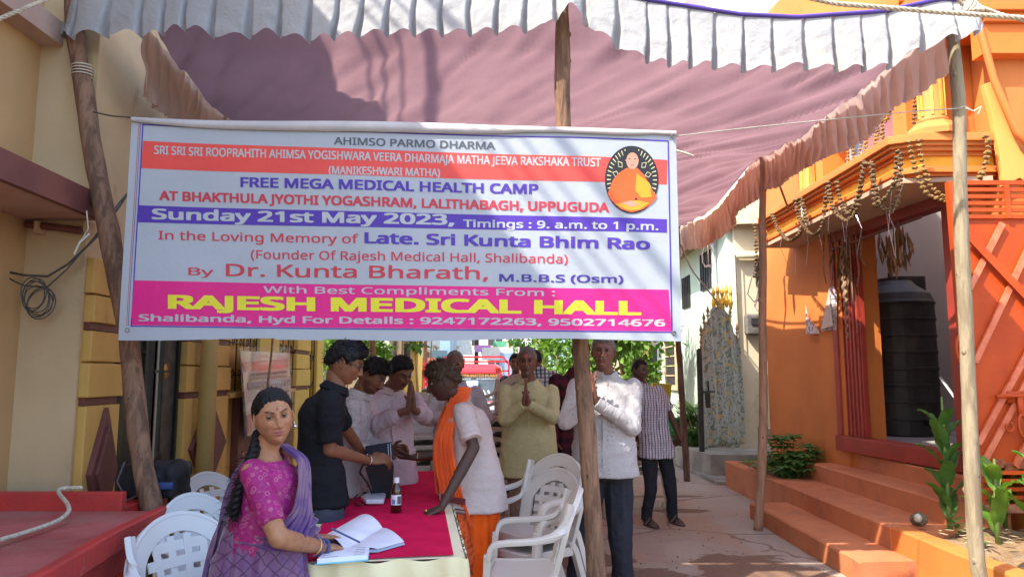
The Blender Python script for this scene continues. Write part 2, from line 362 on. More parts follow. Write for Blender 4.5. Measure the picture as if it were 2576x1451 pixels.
# double iron gate
gt = thing('gate', 'dark sheet iron double gate with PADMA lettering behind the leaning left pole', 'gate', (LW(5.4), 5.4, 0))
def gatepanel(y0, y1, m, nm='leaf', z0=.12, z1=1.82):
    p = mk(nm, lw(y0, y1, z0, z1, -.02), m, gt)
    mk('frame', [lw(y0, y0+.035, z0, z1+.25, .005), lw(y1-.035, y1, z0, z1+.25, .005), lw(y0, y1, z1, z1+.03, .005), lw(y0, y1, z0, z0+.03, .005)], m_dark, p)
    for k in range(6):
        y = y0+.04+(y1-y0-.08)*k/5; mk('spear', [tube([(LW(y)-.02, y, z1), (LW(y)-.02, y, z1+.2)], .007, 6), lathe([(.001, z1+.27), (.018, z1+.22), (.004, z1+.19)], (LW(y)-.02, y, 0), 6)], m_dark, p)
    return p
m_dsheet = M('black_sheet', (.035, .035, .03), .38, (.075, .068, .045), 3, 8, .4, .65, bump=.1, bsc=30, metal=.2, dirt=(.2, .17, .1), dsc=7, dlo=.56, damt=.55)
gatepanel(4.98, 5.42, m_dsheet); g2 = gatepanel(5.62, 5.99, m_grey)
mk('post', [tube([(LW(4.965)+.03, 4.965, 0), (LW(4.965)+.03, 4.965, 2.2)], .02, 8), tube([(LW(5.47)+.0, 5.47, 0), (LW(5.47), 5.47, 2.2)], .03, 8), tube([(LW(5.58)+.03, 5.58, 0), (LW(5.58)+.03, 5.58, 2.3)], .025, 8)], m_dark, gt)
mk('latch', [bar((LW(5.5)+.03, 5.47, 1.55), (LW(5.7)+.03, 5.72, 1.55), .02, .02), ball((LW(5.56)+.04, 5.6, .92), (.02, .05, .06), 10, 6)], m_dark, gt)
mk('knocker', ball((LW(5.72)+.0, 5.73, 1.55), (.012, .035, .06), 12, 8), M('brass', (.5, .26, .07), .4, metal=.6), gt, smooth=True)
v, f = text_geo('PADMA', .012, .15); s_ = .16/v[:, 0].max(); mk('lettering', (np.stack([np.full(len(v), LW(5.3)+.012), 5.22+v[:, 0]*s_, 1.68+v[:, 1]*s_*1.3], 1), f), M('chalk', (.6, .55, .45), .8), gt)
# coil of cable on the wall
m_cab = M('grey_cable', (.06, .06, .06), .5, (.1, .1, .1), 20)
cb = thing('cable_coil', 'coiled dark cable hanging on the beige wall at the left', 'cable', (-2.8, 4.4, 1.9))
pl = [gy(0, 680, 4.38), gy(60, 692, 4.38), gy(120, 695, 4.38), gy(170, 665, 4.38), gy(240, 600, 4.4), gy(300, 520, 4.5), gy(340, 460, 4.7), gy(400, 380, 5)]
mk('strand', tube(pl, .007, 6), m_cab, cb, smooth=True); mk('strand', tube([p+V(.0, .0, -.02-.05*math.sin(i)) for i, p in enumerate(pl)], .005, 6), m_cab, cb, smooth=True)
c0 = gy(95, 738, 4.36)
for k in range(7):
    a = np.linspace(0, 2*math.pi, 28); rx, rz = .07+.015*rng.random(), .085+.02*rng.random(); ph = rng.random()*.6-.3
    mk('strand', tube([c0+V(rx*math.cos(t)+ph*.06*math.sin(t)+.02*(rng.random()*0+k/7-.5), .01*k-.03, rz*math.sin(t)-.01*k) for t in a], .0035, 5), m_cab, cb, smooth=True)

# ================= orange building =================
RF = lambda Y: 4.55-.1*Y
m_or = M('orange_paint', (.56, .175, .035), .72, (.49, .145, .03), 1.5, 6, bump=.25, bsc=16, dirt=(.4, .14, .05), dsc=2.5, dlo=.6, damt=.45)
m_or2 = M('deep_orange_paint', (.66, .17, .025), .7, (.6, .15, .022), 1.5, bump=.2, bsc=16)
m_step = M('orange_step_paint', (.52, .18, .072), .8, (.46, .145, .055), 3, 8, .35, .65, bump=.4, bsc=30, dirt=(.27, .12, .08), dsc=5, dlo=.52, damt=.6)
m_gold = M('gold_paint', (.75, .5, .06), .35, (.6, .36, .04), 20, metal=.5)
m_gateo = M('orange_enamel', (.44, .060, .007), .5, (.38, .048, .006), 4, 6, bump=.15, bsc=30, spec=.25, dirt=(.2, .05, .03), dsc=4, dlo=.62, damt=.5)
m_redp = M('red_enamel', (.32, .035, .02), .45, (.26, .03, .018), 5, bump=.15, bsc=30)
ob = thing('orange_building', 'bright orange building with balcony, fluted columns and tall doorway', 'building', (3.9, 7, 0))
def rf(y0, y1, z0, z1, x0=0., x1=.25): return prism([(RF(y0)+x0, y0, z0), (RF(y0)+x1, y0, z0), (RF(y1)+x1, y1, z0), (RF(y1)+x0, y1, z0)], (0, 0, z1-z0))
mk('wall', [rf(8.02, 10.25, 0, 3.3)], m_or, ob); mk('wall', [rf(6.45, 8.02, 3.12, 3.3), rf(6.2, 6.44, 0, 3.3)], m_or, ob)
mk('pilaster', [rf(8.25, 8.75, .3, 3.15, -.035, .0)], m_or, ob)
mk('ceiling', prism([(3.2, 9.3, 3.13), (3.22, 6.1, 3.13), (4.0, 6.0, 3.13), (4.15, 6.5, 3.13), (4.0, 9.3, 3.13)], (0, 0, .04)), M('balcony_ceiling', (.5, .33, .22), .85, (.45, .3, .2), 2), ob)
# room
m_room = M('room_wall', (.36, .31, .30), .85, (.31, .27, .26), 1.5, bump=.15, bsc=10)
mk('room_wall', [box(6.4, 6.5, 6.2, 11, 0, 5.2), box(3.6, 6.5, 10.15, 10.25, 0, 5.2), box(4.1, 6.5, 6.25, 6.4, 0, 3.1)], m_room, ob)
mk('inner_pier', [box(4.55, 4.72, 6.5, 6.75, .8, 3.13)], M('white_wash', (.6, .6, .62), .8), ob)
mk('room_floor', prism([(3.9, 6.4, .60), (6.45, 6.4, .6), (6.45, 11, .6), (3.6, 11, .6)], (0, 0, .18)), M('room_floor', (.4, .36, .33), .6, (.32, .28, .25), 3, bump=.1), ob)
mk('sill', [rf(6.4, 8.4, .70, .86, -.1, .12)], m_redp, ob, bevel=.006)
mk('door_frame', [rf(6.40, 6.5, .86, 3.14, -.06, .1), rf(8.33, 8.42, .86, 3.14, -.06, .1), rf(6.4, 8.42, 3.03, 3.14, -.06, .1)], m_redp, ob, bevel=.005)
for k in range(11):
    y = 7.92+k*.036; mk('shutter_rib', rf(y, y+.02, .87, 3.03, -.02-.012*(k % 2), .03), m_redp, ob)
mk('shutter_handle', tube([V(RF(7.95)-.02, 7.94, 1.9)+V(-.04*math.sin(t), 0, .09*math.cos(t)) for t in np.linspace(0, math.pi, 9)], .007, 6), m_redp, ob)
# balcony slab mouldings
def bal(ins, z0, z1): return prism([(3.14+ins, 9.3, z0), (3.17+ins, 6.05+ins, z0), (3.40+ins*.4, 5.93+ins, z0), (4.05, 5.93+ins, z0), (4.3, 6.5, z0), (4.3, 9.3, z0)], (0, 0, z1-z0))
bo = mk('balcony', [bal(0, 3.45, 3.52)], m_or, ob, bevel=.006)
for ins, a, b, mm in ((.03, 3.42, 3.45, m_or), (.06, 3.385, 3.42, m_or), (.10, 3.35, 3.385, m_or), (.12, 3.26, 3.35, m_gold if False else M('amber_paint', (.72, .33, .02), .7)), (.09, 3.235, 3.26, m_or), (.06, 3.20, 3.235, m_or2), (.1, 3.175, 3.2, m_or2)):
    mk('moulding', bal(ins, a, b-.001), mm, bo)
# upper storey: niche wall, frame, columns
mk('upper_wall', [rf(6.5, 10.4, 3.52, 6.6, .05, .3)], m_or, ob)
mk('upper_wall', [box(3.95, 5.0, 6.28, 6.5, 3.52, 7.2)], m_or, ob)
mk('niche_reveal', [rf(6.55, 6.75, 3.52, 5.2, -.28, .05), rf(8.15, 8.3, 3.52, 5.2, -.22, .05)], m_or2, ob)
nf = mk('niche_frame', [rf(6.85, 6.89, 3.6, 4.7, -.03, .05), rf(7.9, 7.94, 3.6, 4.7, -.03, .05), rf(6.85, 7.94, 3.6, 3.64, -.03, .05), rf(6.85, 7.94, 4.66, 4.7, -.03, .05)], M('steel_frame', (.5, .48, .45), .35, metal=.6), ob)
def nichepat(nt, base):
    co = coord(nt, kind='Object'); return mixc(nt, ramp(nt, noise(nt, co, 2.6, 2), .47, .53), (.62, .25, .16), (.2, .3, .42))
mk('niche_picture', rf(6.9, 7.9, 3.64, 4.66, .03, .045), M('niche_picture', (.6, .3, .2), .25, pattern=nichepat, spec=.6), nf)
def column(x, y, z0, z1, r):
    c = mk('column', [lathe([(r*1.25, z0), (r*1.25, z0+.03), (r, z0+.05), (r*.97, z1-.12), (r*1.1, z1-.10), (r*1.3, z1-.04), (r*1.3, z1)], (x, y, 0), 24)], m_or, ob, smooth=True)
    for k in range(8):
        a = k*math.pi/4+.3; mk('gold_strip', bar((x+r*math.cos(a), y+r*math.sin(a), z0+.06), (x+r*math.cos(a), y+r*math.sin(a), z1-.13), .022, .014, up=(math.cos(a), math.sin(a), 0)), m_gold, c)
    mk('plinth', lathe([(r*2.3, z0-.13), (r*2.3, z0-.08), (r*1.5, z0), (.01, z0)], (x, y, 0), 8), m_or, c)
column(3.60, 6.12, 3.65, 4.42, .10); column(3.52, 8.55, 3.65, 4.42, .10)
mk('beam', [box(3.35, 4.1, 5.98, 6.3, 4.42, 4.5), box(3.42, 4.1, 6.02, 6.3, 4.5, 4.62), box(3.36, 4.1, 5.98, 6.3, 4.62, 4.7), box(3.3, 4.1, 5.95, 6.4, 4.95, 5.3), rf(6.5, 9, 4.42, 4.7, -.35, .05)], m_or, ob, bevel=.006)
# right pier, arch band
mk('pier', box(4.06, 6.4, 5.96, 6.27, 0, 7.5), m_or, ob)
Ya = 5.93
arc = [gy(*p, Ya) for p in ((2470, 215), (2505, 205), (2540, 300), (2560, 380), (2600, 430), (2600, 480), (2560, 450), (2520, 470), (2508, 380), (2490, 290))]
mk('arch_band', prism([a+V(0, -.03, 0) for a in arc], (0, .06, 0)), m_or2 if False else M('light_orange_paint', (.75, .30, .07), .75, (.7, .27, .06), 2), ob, bevel=.005)
mk('arch', [tube([gy(x, y, 5.85) for x, y in ((2440, -30), (2470, 90), (2500, 200), (2555, 330), (2640, 420))], .03, 8), ], m_or, ob, smooth=True)
mk('cornice', [box(3.9, 4.5, 5.80, 6.0, 4.42, 4.50), box(3.85, 4.6, 5.76, 6.0, 4.5, 4.56), box(3.9, 4.5, 5.84, 6.0, 4.16, 4.42)], m_or2, ob, bevel=.005)
# steps and planters
stp = thing('entrance_steps', 'orange painted concrete steps rising to the doorway', 'steps', (3, 7, 0))
def jb(x0, x1, y0, y1, z0, z1, n=14, s=.006):   # a cast block with worn, slightly wavy edges
    P_, F_ = rings([[(x, y, z) for x, z in ((x0, z0), (x0, z1-.015), (x0+.012, z1), (x1, z1), (x1, z0))] for y in np.linspace(y0, y1, n)])
    d = fbm(P_*5, 2)[:, None]*s; P_ = P_+d*V(1, .5, .6); return P_, F_
mk('step', jb(2.55, 3.0, 5.6, 8.15, 0, .17), m_step, stp); mk('step', jb(2.95, 3.46, 5.95, 8.66, 0, .35), m_step, stp)
mk('step', jb(3.42, 3.84, 6.02, 8.64, 0, .53), m_step, stp); mk('step', jb(3.74, 4.0, 6.1, 8.9, 0, .69), m_step, stp)
pn = thing('planter', 'low orange planter trough beside the far end of the steps', 'planter', (3.2, 9.5, 0))
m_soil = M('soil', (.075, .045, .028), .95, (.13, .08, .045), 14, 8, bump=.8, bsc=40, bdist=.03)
mk('wall', [jb(2.95, 3.07, 8.64, 10.45, 0, .35)], m_step, pn); mk('wall', [box(3.07, 3.62, 10.33, 10.45, 0, .345)], m_step, pn)
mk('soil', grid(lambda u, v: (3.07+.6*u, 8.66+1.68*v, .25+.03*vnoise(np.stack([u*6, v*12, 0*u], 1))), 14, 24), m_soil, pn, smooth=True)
mk('ledge', jb(3.45, 3.8, 8.66, 9.2, .2, .5), m_step, pn)
p2 = thing('planter', 'sunlit orange planter wall in the near right corner holding canna plants', 'planter', (3.3, 5, 0))
mk('wall', [jb(2.955, 3.10, 2.5, 5.95, 0, .35)], m_or, p2); 
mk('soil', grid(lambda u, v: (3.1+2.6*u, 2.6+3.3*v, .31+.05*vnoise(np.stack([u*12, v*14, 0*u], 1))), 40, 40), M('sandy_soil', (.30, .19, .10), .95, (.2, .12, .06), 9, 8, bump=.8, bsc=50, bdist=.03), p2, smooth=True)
mk('wall', box(3.1, 3.75, 5.9, 6.02, 0, .33), m_step, p2)
# ================= mint building behind =================
m_mint = M('mint_paint', (.42, .50, .42), .8, (.37, .44, .37), 1.2, 6, bump=.15, bsc=12, dirt=(.28, .3, .24), dlo=.6, damt=.5)
mb = thing('mint_building', 'pale mint and cream building with overhanging upper floor behind the orange wall', 'building', (3.7, 13, 0))
mk('wall', box(3.62, 4.0, 12.3, 18.5, .35, 4.0), m_mint, mb); mk('wall', box(3.72, 5.2, 12.2, 12.45, .35, 4.0), m_cream, mb)
ov = [(3.02, 18.8), (3.02, 13.3), (3.6, 12.0), (5.6, 11.7), (5.6, 18.8)]
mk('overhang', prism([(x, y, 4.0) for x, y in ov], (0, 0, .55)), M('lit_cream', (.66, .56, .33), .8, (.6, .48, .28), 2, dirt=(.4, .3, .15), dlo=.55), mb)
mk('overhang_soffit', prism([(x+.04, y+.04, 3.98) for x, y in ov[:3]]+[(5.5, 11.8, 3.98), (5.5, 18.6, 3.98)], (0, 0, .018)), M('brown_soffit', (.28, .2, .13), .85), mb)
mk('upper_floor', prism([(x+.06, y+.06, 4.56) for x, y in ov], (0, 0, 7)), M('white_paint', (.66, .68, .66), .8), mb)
m_win = M('window_glass_dark', (.03, .03, .035), .25, spec=.6)
for y0, y1, z0, z1 in ((13.3, 13.95, 3.1, 3.8), (14.9, 15.5, 2.9, 3.55)):
    w_ = mk('window', box(3.60, 3.63, y0, y1, z0, z1), m_win, mb)
    for k in range(5): mk('bar', box(3.58, 3.598, y0+k*(y1-y0)/4-.01, y0+k*(y1-y0)/4+.01, z0, z1), m_dark, w_)
mk('door', [box(3.59, 3.64, 12.7, 13.3, .4, 2.5)], M('grey_door', (.25, .22, .18), .6), mb)
for y0, z0, z1 in ((16.3, 1.3, 2.6),):
    w_ = mk('window', box(3.59, 3.63, y0, y0+1.1, z0, z1), m_win, mb)
    mk('frame', [box(3.57, 3.6, y0-.1, y0, z0-.1, z1+.1), box(3.57, 3.6, y0+1.1, y0+1.2, z0-.1, z1+.1), box(3.57, 3.6, y0, y0+1.1, z0-.1, z0), box(3.57, 3.6, y0, y0+1.1, z1, z1+.1)], m_beige, w_)
    for k in range(7): mk('bar', box(3.57, 3.588, y0, y0+1.1, z0+(z1-z0)*k/6-.01, z0+(z1-z0)*k/6+.01), m_beige, w_)
m_pvc = M('pvc_pipe', (.55, .6, .58), .5)
mk('pipe', [tube([(3.66, 12.12, .4), (3.66, 12.12, 3.6)], .025, 8), tube([(3.56, 12.9, .4), (3.56, 12.9, 3.9)], .03, 8)], m_pvc, mb, smooth=True)
mk('pipe', [tube([(3.7, 12.1, 3.5), (4.6, 12.1, 3.5)], .06, 12)], m_cream, mb, smooth=True)
mk('cable', tube([(3.69, 12.08, 3.5), (3.7, 12.08, 2.5), (3.72, 12.08, .6)], .008, 6), m_cab, mb)
mk('vent', box(4.05, 4.45, 12.16, 12.21, 3.0, 3.45), m_win, mb)
em = thing('meter_box', 'dusty electric meter with looping cables on the cream wall', 'meter box', (3.95, 12.1, 2.2))
m_met = M('dusty_metal', (.14, .13, .12), .6, (.09, .08, .07), 10)
mk('body', box(3.82, 4.14, 12.04, 12.19, 2.17, 2.52), m_met, em, bevel=.04); mk('glass', box(3.9, 4.05, 12.02, 12.045, 2.34, 2.45), m_win, em)
mk('cable', tube([(4.1, 12.1, 3.45), (3.95, 12.1, 3.1), (3.88, 12.1, 2.85), (3.98, 12.1, 2.72), (4.15, 12.1, 2.8)], .009, 6), m_cab, em, smooth=True)
mk('cable', tube([(4.15, 12.1, 3.3), (4.05, 12.1, 3.0), (4.06, 12.1, 2.7), (4.1, 12.1, 2.5)], .008, 6), m_cab, em, smooth=True)
# mint slats and signboard high up above the canopy
hb = thing('shuttered_building', 'tall white building with slanted mint louvres showing above the canopy', 'building', (2.4, 16, 0))
mk('wall', box(.5, 3.0, 16.2, 19, 5.5, 13), M('louvre_wall', (.35, .45, .44), .7), hb)
for k in range(7):
    x = 1.1+k*.42; mk('louvre', prism([(x, 16.15, 8), (x+.22, 16.15, 8), (x+.62, 16.15, 12), (x+.40, 16.15, 12)], (0, -.12, 0)), M('louvre', (.62, .74, .70), .6) if k == 0 else bpy.data.materials['louvre'], hb)
mk('soffit', prism([gy(x, y, 12.5) for x, y in ((1755, -60), (1960, -60), (1900, 60), (1700, 60))], (0, .3, 0)), M('mauve_soffit', (.3, .25, .26), .8), hb)
sb = thing('signboard', 'cream signboard with blue Telugu lettering above the canopy edge', 'sign', gy(2050, 40, 11.5))
mk('board', prism([gy(x, y, 11.5) for x, y in ((1885, 90), (1900, -90), (2300, -90), (2220, 90))], (0, .08, 0)), M('sign_cream', (.66, .62, .5), .6), sb)
v, f = text_geo('లలిత బాగ్', .01, .2, own=False); v = v/v[:, 0].max()
a, b = gy(2078, 52, 11.47), gy(2205, -14, 11.47); e = b-a; mk('lettering', (a+v[:, :1]*e+v[:, 1:2]*V(-.25, 0, 1)*np.linalg.norm(e)*1.0, f), M('sign_blue', (.03, .15, .42), .6), sb)
# ================= canopy, poles, banner =================
m_can = M('maroon_canopy_cloth', (.21, .14, .145), .9, (.18, .118, .125), 1.2, 5, bump=.35, bsc=9, bdist=.02, spec=.1, thin=((1.15, 1.0, 1.05), .6), stretch=(1, 1, 1))
m_canv = M('valance_lining', (.56, .44, .39), .9, (.49, .38, .33), 3, 5, bump=.3, bsc=20, spec=.1, thin=((1.1, 1, .95), .5))
m_white = M('white_valance_cloth', (.42, .42, .425), .9, (.39, .39, .39), 2.5, 6, wr=.14, wrs=5, bump=.06, bsc=40, bdist=.01, spec=.15, thin=((.9, .88, .85), .28), dirt=(.6, .5, .36), dsc=3, dlo=.62, damt=.5)
m_purple = M('purple_piping', (.075, .045, .26), .7)
cn = thing('canopy', 'maroon cloth canopy with white pleated front valance strung between wooden poles', 'canopy', (0, 4.4, 3.7))
def zfront(x):   # hem height of the front edge
    xs = [-2.75, -2.4, -1, .35, .8, 1.4, 1.75, 2.3, 2.65, 3.0]; zs = [3.88, 3.93, 3.93, 3.96, 3.82, 3.72, 3.70, 3.74, 3.82, 3.80]
    return np.interp(x, xs, zs)
def ceil(u, v):
    x = -2.36+4.9*u; y = 4.36+7.6*v; x = x+.28*u**8*np.exp(-(y-4.36)/.8)
    z0 = 3.80-.02*v; pole = lambda px, py, s: np.exp(-((x-px)**2+(y-py)**2)/s)
    side = (2*u-1)**2
    bays = np.abs(np.sin(math.pi*(y-4.4)/3.25))
    z = z0-.16*bays*(.25+.75*side)-.10*(1-side)*np.abs(np.sin(math.pi*(y-4.4)/3.25))
    z += np.clip(1-(y-4.36)/.5, 0, 1)*(zfront(x)-z)
    p = np.stack([(x*.8+y*.62)*5.2, (x-.8*y)*.7, 0*x], 1)
    fold = (1-np.abs(vnoise(p)))**3*.045+.018*vnoise(p*2.3+9)*1
    fold2 = .012*np.sin((x*.75+y*.66)*22+2*vnoise(np.stack([x, y, 0*x], 1)*1.3))*np.clip(vnoise(np.stack([x*.9+5, y*.9, 0*x], 1))+.3, 0, 1)
    return x, y, z-fold*np.clip((y-4.36)*2, 0, 1)-fold2*np.clip((y-4.36)*2, 0, 1)
mk('canopy_cloth', grid(ceil, 150, 220), m_can, cn, smooth=True)
m_seam = M('seam_tape', (.5, .34, .29), .9, thin=(None, .5))
def onceil(x, y): return np.array([c[0] for c in ceil(np.array([(x+2.36)/4.9]), np.array([(y-4.36)/7.6]))])
for pts in ():
    pp = [onceil(x, y)-V(0, 0, .012) for x, y in np.array([np.array(pts[i])*(1-t)+np.array(pts[i+1])*t for i in range(len(pts)-1) for t in np.linspace(0, 1, 14)])]
    wd = .022 if pts[0][0] == .18 else .012
    mk('seam', sweep(pp, [(-wd, 0), (wd, 0), (wd, .004), (-wd, .004)], UP), m_seam if wd > .02 else m_can, cn)
def pleat(s, pitch, v, amp, seed=0):       # box pleats: flat panels and deep tapering folds
    q = s/pitch; k = np.floor(q); fr = q-k; wd = .10+.16*v+.05*vnoise(np.stack([k*3.1+seed, 0*k, 0*k], 1))
    d = np.where(fr < 1-wd, fr/(1-wd)*.3, (1-fr)/wd*.3-np.sin(np.clip((fr-1+wd)/wd, 0, 1)*math.pi)*1.2)
    return d*amp*(.25+.75*v)
ns = 760
def front(u, v):
    x = -2.92+5.92*u; z = zfront(x)-.0*v
    L = np.interp(x, [-2.92, -2.7, -2.2, -1, .2, .33, .5, .9, 1.6, 2.3, 2.8, 3.0], [.16, .28, .33, .36, .33, .22, .33, .37, .33, .34, .26, .12])
    d = pleat(x+20+.07*vnoise(np.stack([x*2.6, 0*x, 0*x], 1)), .172, v, .055)
    wr = .006*fbm(np.stack([x*9, v*3.2, 0*x], 1), 3)*np.clip(v*4, 0, 1)
    y = 4.33-d-wr-.05*v+.35*np.clip((-2.6-x)/.35, 0, 1)**2+.20*np.clip((x-2.78)/.22, 0, 1)**2
    y = y-.06*np.exp(-((x-.33)/.09)**2)*v
    hem = .017*np.cos((x+20+.07*vnoise(np.stack([x*2.6, 0*x, 0*x], 1)))/.172*2*math.pi)+.03*vnoise(np.stack([x*4, 0*x, 0*x], 1))
    return x+.02*v*vnoise(np.stack([x*3, v*2, 0*x], 1)), y, z-(L+hem)*v
mk('valance', grid(front, ns, 26), m_white, cn, smooth=True)
mk('piping', tube([(x, 4.325, zfront(x)+.008) for x in np.linspace(.45, 2.78, 40)], .014, 8), m_purple, cn, smooth=True)
def side(x0, sgn, y0, y1, Lf, seed):
    def fn(u, v):
        y = y0+(y1-y0)*u; zt = np.interp(y, [4.33, 4.8, 7.4, 9, 10.8, 12], [3.88, 3.80, 3.80, 3.71, 3.76, 3.7])-(.13*np.abs(np.sin(math.pi*(y-4.4)/3.25)))
        d = pleat(y*1.0+20, .125, v, .04, seed)+.012*fbm(np.stack([y*9, v*3, 0*y], 1), 2)
        return x0+(.28*np.exp(-(y-4.36)/.8) if sgn > 0 and sgn < 1.2 else 0)+sgn*(d+.03*v+.06*v*vnoise(np.stack([y*2.2, 0*y, 0*y+3], 1))), y, zt-(Lf+.012*np.cos(y/.125*2*math.pi)+.02*vnoise(np.stack([y*3, 0*y, 0*y], 1)))*v
    return fn
mk('valance', grid(side(2.56, 1, 4.55, 11.9, .37, 3), 520, 16), m_canv, cn, smooth=True, label='pinkish pleated side valance on the right edge')
mk('valance', grid(side(-2.38, -1.5, 4.6, 11.9, .46, 5), 420, 16), m_canv, cn, smooth=True, label='pinkish side valance on the left edge')
mk('hem_rope', tube([(2.555+.28*math.exp(-(y-4.36)/.8), y, 3.80-.13*abs(math.sin(math.pi*(y-4.4)/3.25))) for y in np.linspace(4.5, 11.9, 60)], .012, 6), m_seam, cn)
# ---- poles
def barkpat(c1, c2):
    def f(nt, base):
        co = coord(nt, (14, 14, 2.2)); n1 = noise(nt, co, 1.6, 8, .65, .6)
        b = mixc(nt, ramp(nt, n1, .38, .62), c1, c2)
        return mixc(nt, ramp(nt, noise(nt, coord(nt, (10, 10, 5)), 2.5, 5, .6), .66, .72), b, (.035, .025, .018))
    return f
m_bark = M('brown_bark', (.13, .07, .045), .85, bump=.7, bsc=7, bdist=.015, stretch=(9, 9, 1.6), pattern=barkpat((.12, .065, .04), (.26, .145, .085)))
m_bark2 = M('pale_wood', (.3, .25, .17), .8, bump=.6, bsc=7, bdist=.012, stretch=(9, 9, 1.4), pattern=barkpat((.27, .22, .14), (.17, .13, .08)))
m_bark3 = M('dark_bark', (.1, .05, .035), .85, bump=.7, bsc=7, bdist=.012, stretch=(9, 9, 1.6), pattern=barkpat((.085, .045, .032), (.16, .085, .055)))
m_bark4 = M('tan_wood', (.3, .18, .1), .8, bump=.6, bsc=7, bdist=.012, stretch=(9, 9, 1.6), pattern=barkpat((.36, .2, .12), (.25, .135, .08)))
m_tie = M('plastic_tie', (.55, .52, .4), .5)
def pole(pts, r0, r1, m, label, seed, knots=7):
    pts = np.array(pts, float); t = np.linspace(0, 1, len(pts)); tt = np.linspace(0, 1, 46)
    P_ = np.stack([np.interp(tt, t, pts[:, i]) for i in range(3)], 1)
    for _ in range(4): P_[1:-1] = (P_[:-2]+P_[2:]+2*P_[1:-1])/4
    P_[:, 0] += .008*vnoise(np.stack([tt*7+seed, 0*tt, 0*tt], 1)); P_[:, 1] += .008*vnoise(np.stack([tt*7, 0*tt+seed, 0*tt], 1))
    r = (r0+(r1-r0)*tt)*(1+.07*vnoise(np.stack([tt*13, 0*tt, 0*tt+seed], 1)))
    v, f = tube(P_, r, 16); v = v+.004*fbm(v*V(22, 22, 8), 2)[:, None]*V(1, 1, 0)
    po = thing('wooden_pole', label, 'pole', P_[0], 'wooden poles holding up the canopy')
    mk('trunk', (v, f), m, po, smooth=True); R_ = random.Random(seed)
    for _ in range(knots):
        i = R_.randrange(4, 42); a = R_.random()*6.28
        mk('knot', ball(P_[i]+V(math.cos(a), math.sin(a), 0)*r[i]*.9, (.014, .014, .022), 8, 6), m, po, smooth=True)
    return po, P_, r
pl1, P1, R1 = pole([gy(425, 1440, 4.06), gy(393, 1316, 4.08), gy(340, 1080, 4.12), gy(322, 860, 4.2), gy(275, 600, 4.25), gy(232, 380, 4.33), gy(205, 200, 4.4), gy(188, 60, 4.45), gy(180, 0, 4.47)], .058, .052, m_bark, 'thick leaning brown wooden pole at the left of the banner', 1)
b_ = gy(428, 1460, 4.05); mk('foot', tube([V(b_[0], b_[1], .0), b_+V(0, 0, .02)], .058, 14), m_bark, pl1, smooth=True)
mk('tie', tube([P1[34]+V(math.cos(a)*.06, math.sin(a)*.06, .003*a) for a in np.linspace(0, 25, 90)], .004, 5), m_tie, pl1)
mk('tie_end', [tube([gy(208, 600, 4.2), gy(222, 575, 4.2), gy(218, 530, 4.2)], .004, 5), tube([gy(186, 640, 4.1), gy(200, 610, 4.1), gy(225, 588, 4.15)], .006, 5)], m_tie, pl1)
pl2, P2_, R2 = pole([V(.50, 4.44, 0), gy(1497, 1440, 4.45), gy(1478, 1150, 4.46), gy(1460, 880, 4.47), gy(1430, 500, 4.47), gy(1416, 300, 4.45), gy(1413, 60, 4.45), gy(1410, -10, 4.45)], .058, .042, m_bark, 'dark central wooden pole rising behind the middle of the banner', 2, 9)
pl3, P3_, R3 = pole([V(2.83, 4.5, 0), gy(2455, 1440, 4.5), gy(2442, 1100, 4.5), gy(2425, 700, 4.5), gy(2412, 300, 4.5), gy(2395, 100, 4.5), gy(2390, 40, 4.5)], .047, .036, m_bark2, 'pale peeled wooden pole nearest on the right in front of the orange gate', 3, 8)
mk('tie', tube([gy(2416, 276, 4.5)+V(math.cos(a)*.045, math.sin(a)*.045, .004*math.sin(a*3)) for a in np.linspace(0, 22, 80)], .0035, 5), m_tie, pl3)
mk('tie_end', [tube([gy(2430, 272, 4.4), gy(2450, 280, 4.4), gy(2468, 268, 4.4), gy(2460, 287, 4.4)], .005, 5)], m_tie, pl3)
a0 = gz(1905, 1333); t0 = gy(1922, 388, 7.4)
pl4, _, _ = pole([a0, gy(1915, 1190, 7.5), gy(1922, 1000, 7.45), gy(1916, 800, 7.42), gy(1918, 600, 7.4), t0], .046, .034, m_bark4, 'slender tan wooden pole standing on the ground before the orange steps', 4, 8)
a0 = gz(1728, 1210)
pole([a0, gy(1722, 1100, 10.95), gy(1712, 960, 10.9), gy(1706, 850, 10.9), gy(1704, 560, 10.85)], .05, .042, m_bark3, 'far dark wooden pole by the potted palm', 5, 4)
pole([(-2.05, 11.0, 0), (-2.06, 10.9, 2), (-2.1, 10.9, 3.7)], .045, .04, m_bark4, 'far wooden pole in front of the leafy bush at the back left', 6, 3)
# ---- the printed banner
YL, YR = 3.96, 4.22
def bplane(px, py):       # pixel -> point on the banner's own plane
    k = (YR-YL)/3.06; r = ray(px, py); t = (YL+k*2.1)/(r[1]-k*r[0]); return O+r*t
BN = nrm(np.cross(bplane(1700, 500)-bplane(300, 500), UP)); BN = BN if BN[1] < 0 else -BN
m_vin = M('banner_vinyl', (.42, .455, .50), .55, (.40, .435, .48), 3, 5, bump=.22, bsc=5, bdist=.03, spec=.35, thin=(None, .12))
def vin(n, c): return M(n, c, .5, tuple(x*.93 for x in c), 3, 5, bump=.22, bsc=5, bdist=.03, spec=.35)
bn = thing('banner', 'large printed vinyl banner for a free medical health camp hung between poles', 'banner', bplane(1000, 850))
TL, TR, BL, BR = (333, 297), (1700, 330), (300, 853), (1714, 855)
def bwave(P_):     # gentle creases of the hanging vinyl
    x, z = P_[:, 0], P_[:, 2]
    w_ = .010*np.sin(x*2.1+.6)+.007*np.sin(x*4.3+z*2.0)+.006*vnoise(np.stack([x*2.2, 0*x, z*1.6], 1))
    return P_+BN*w_[:, None]
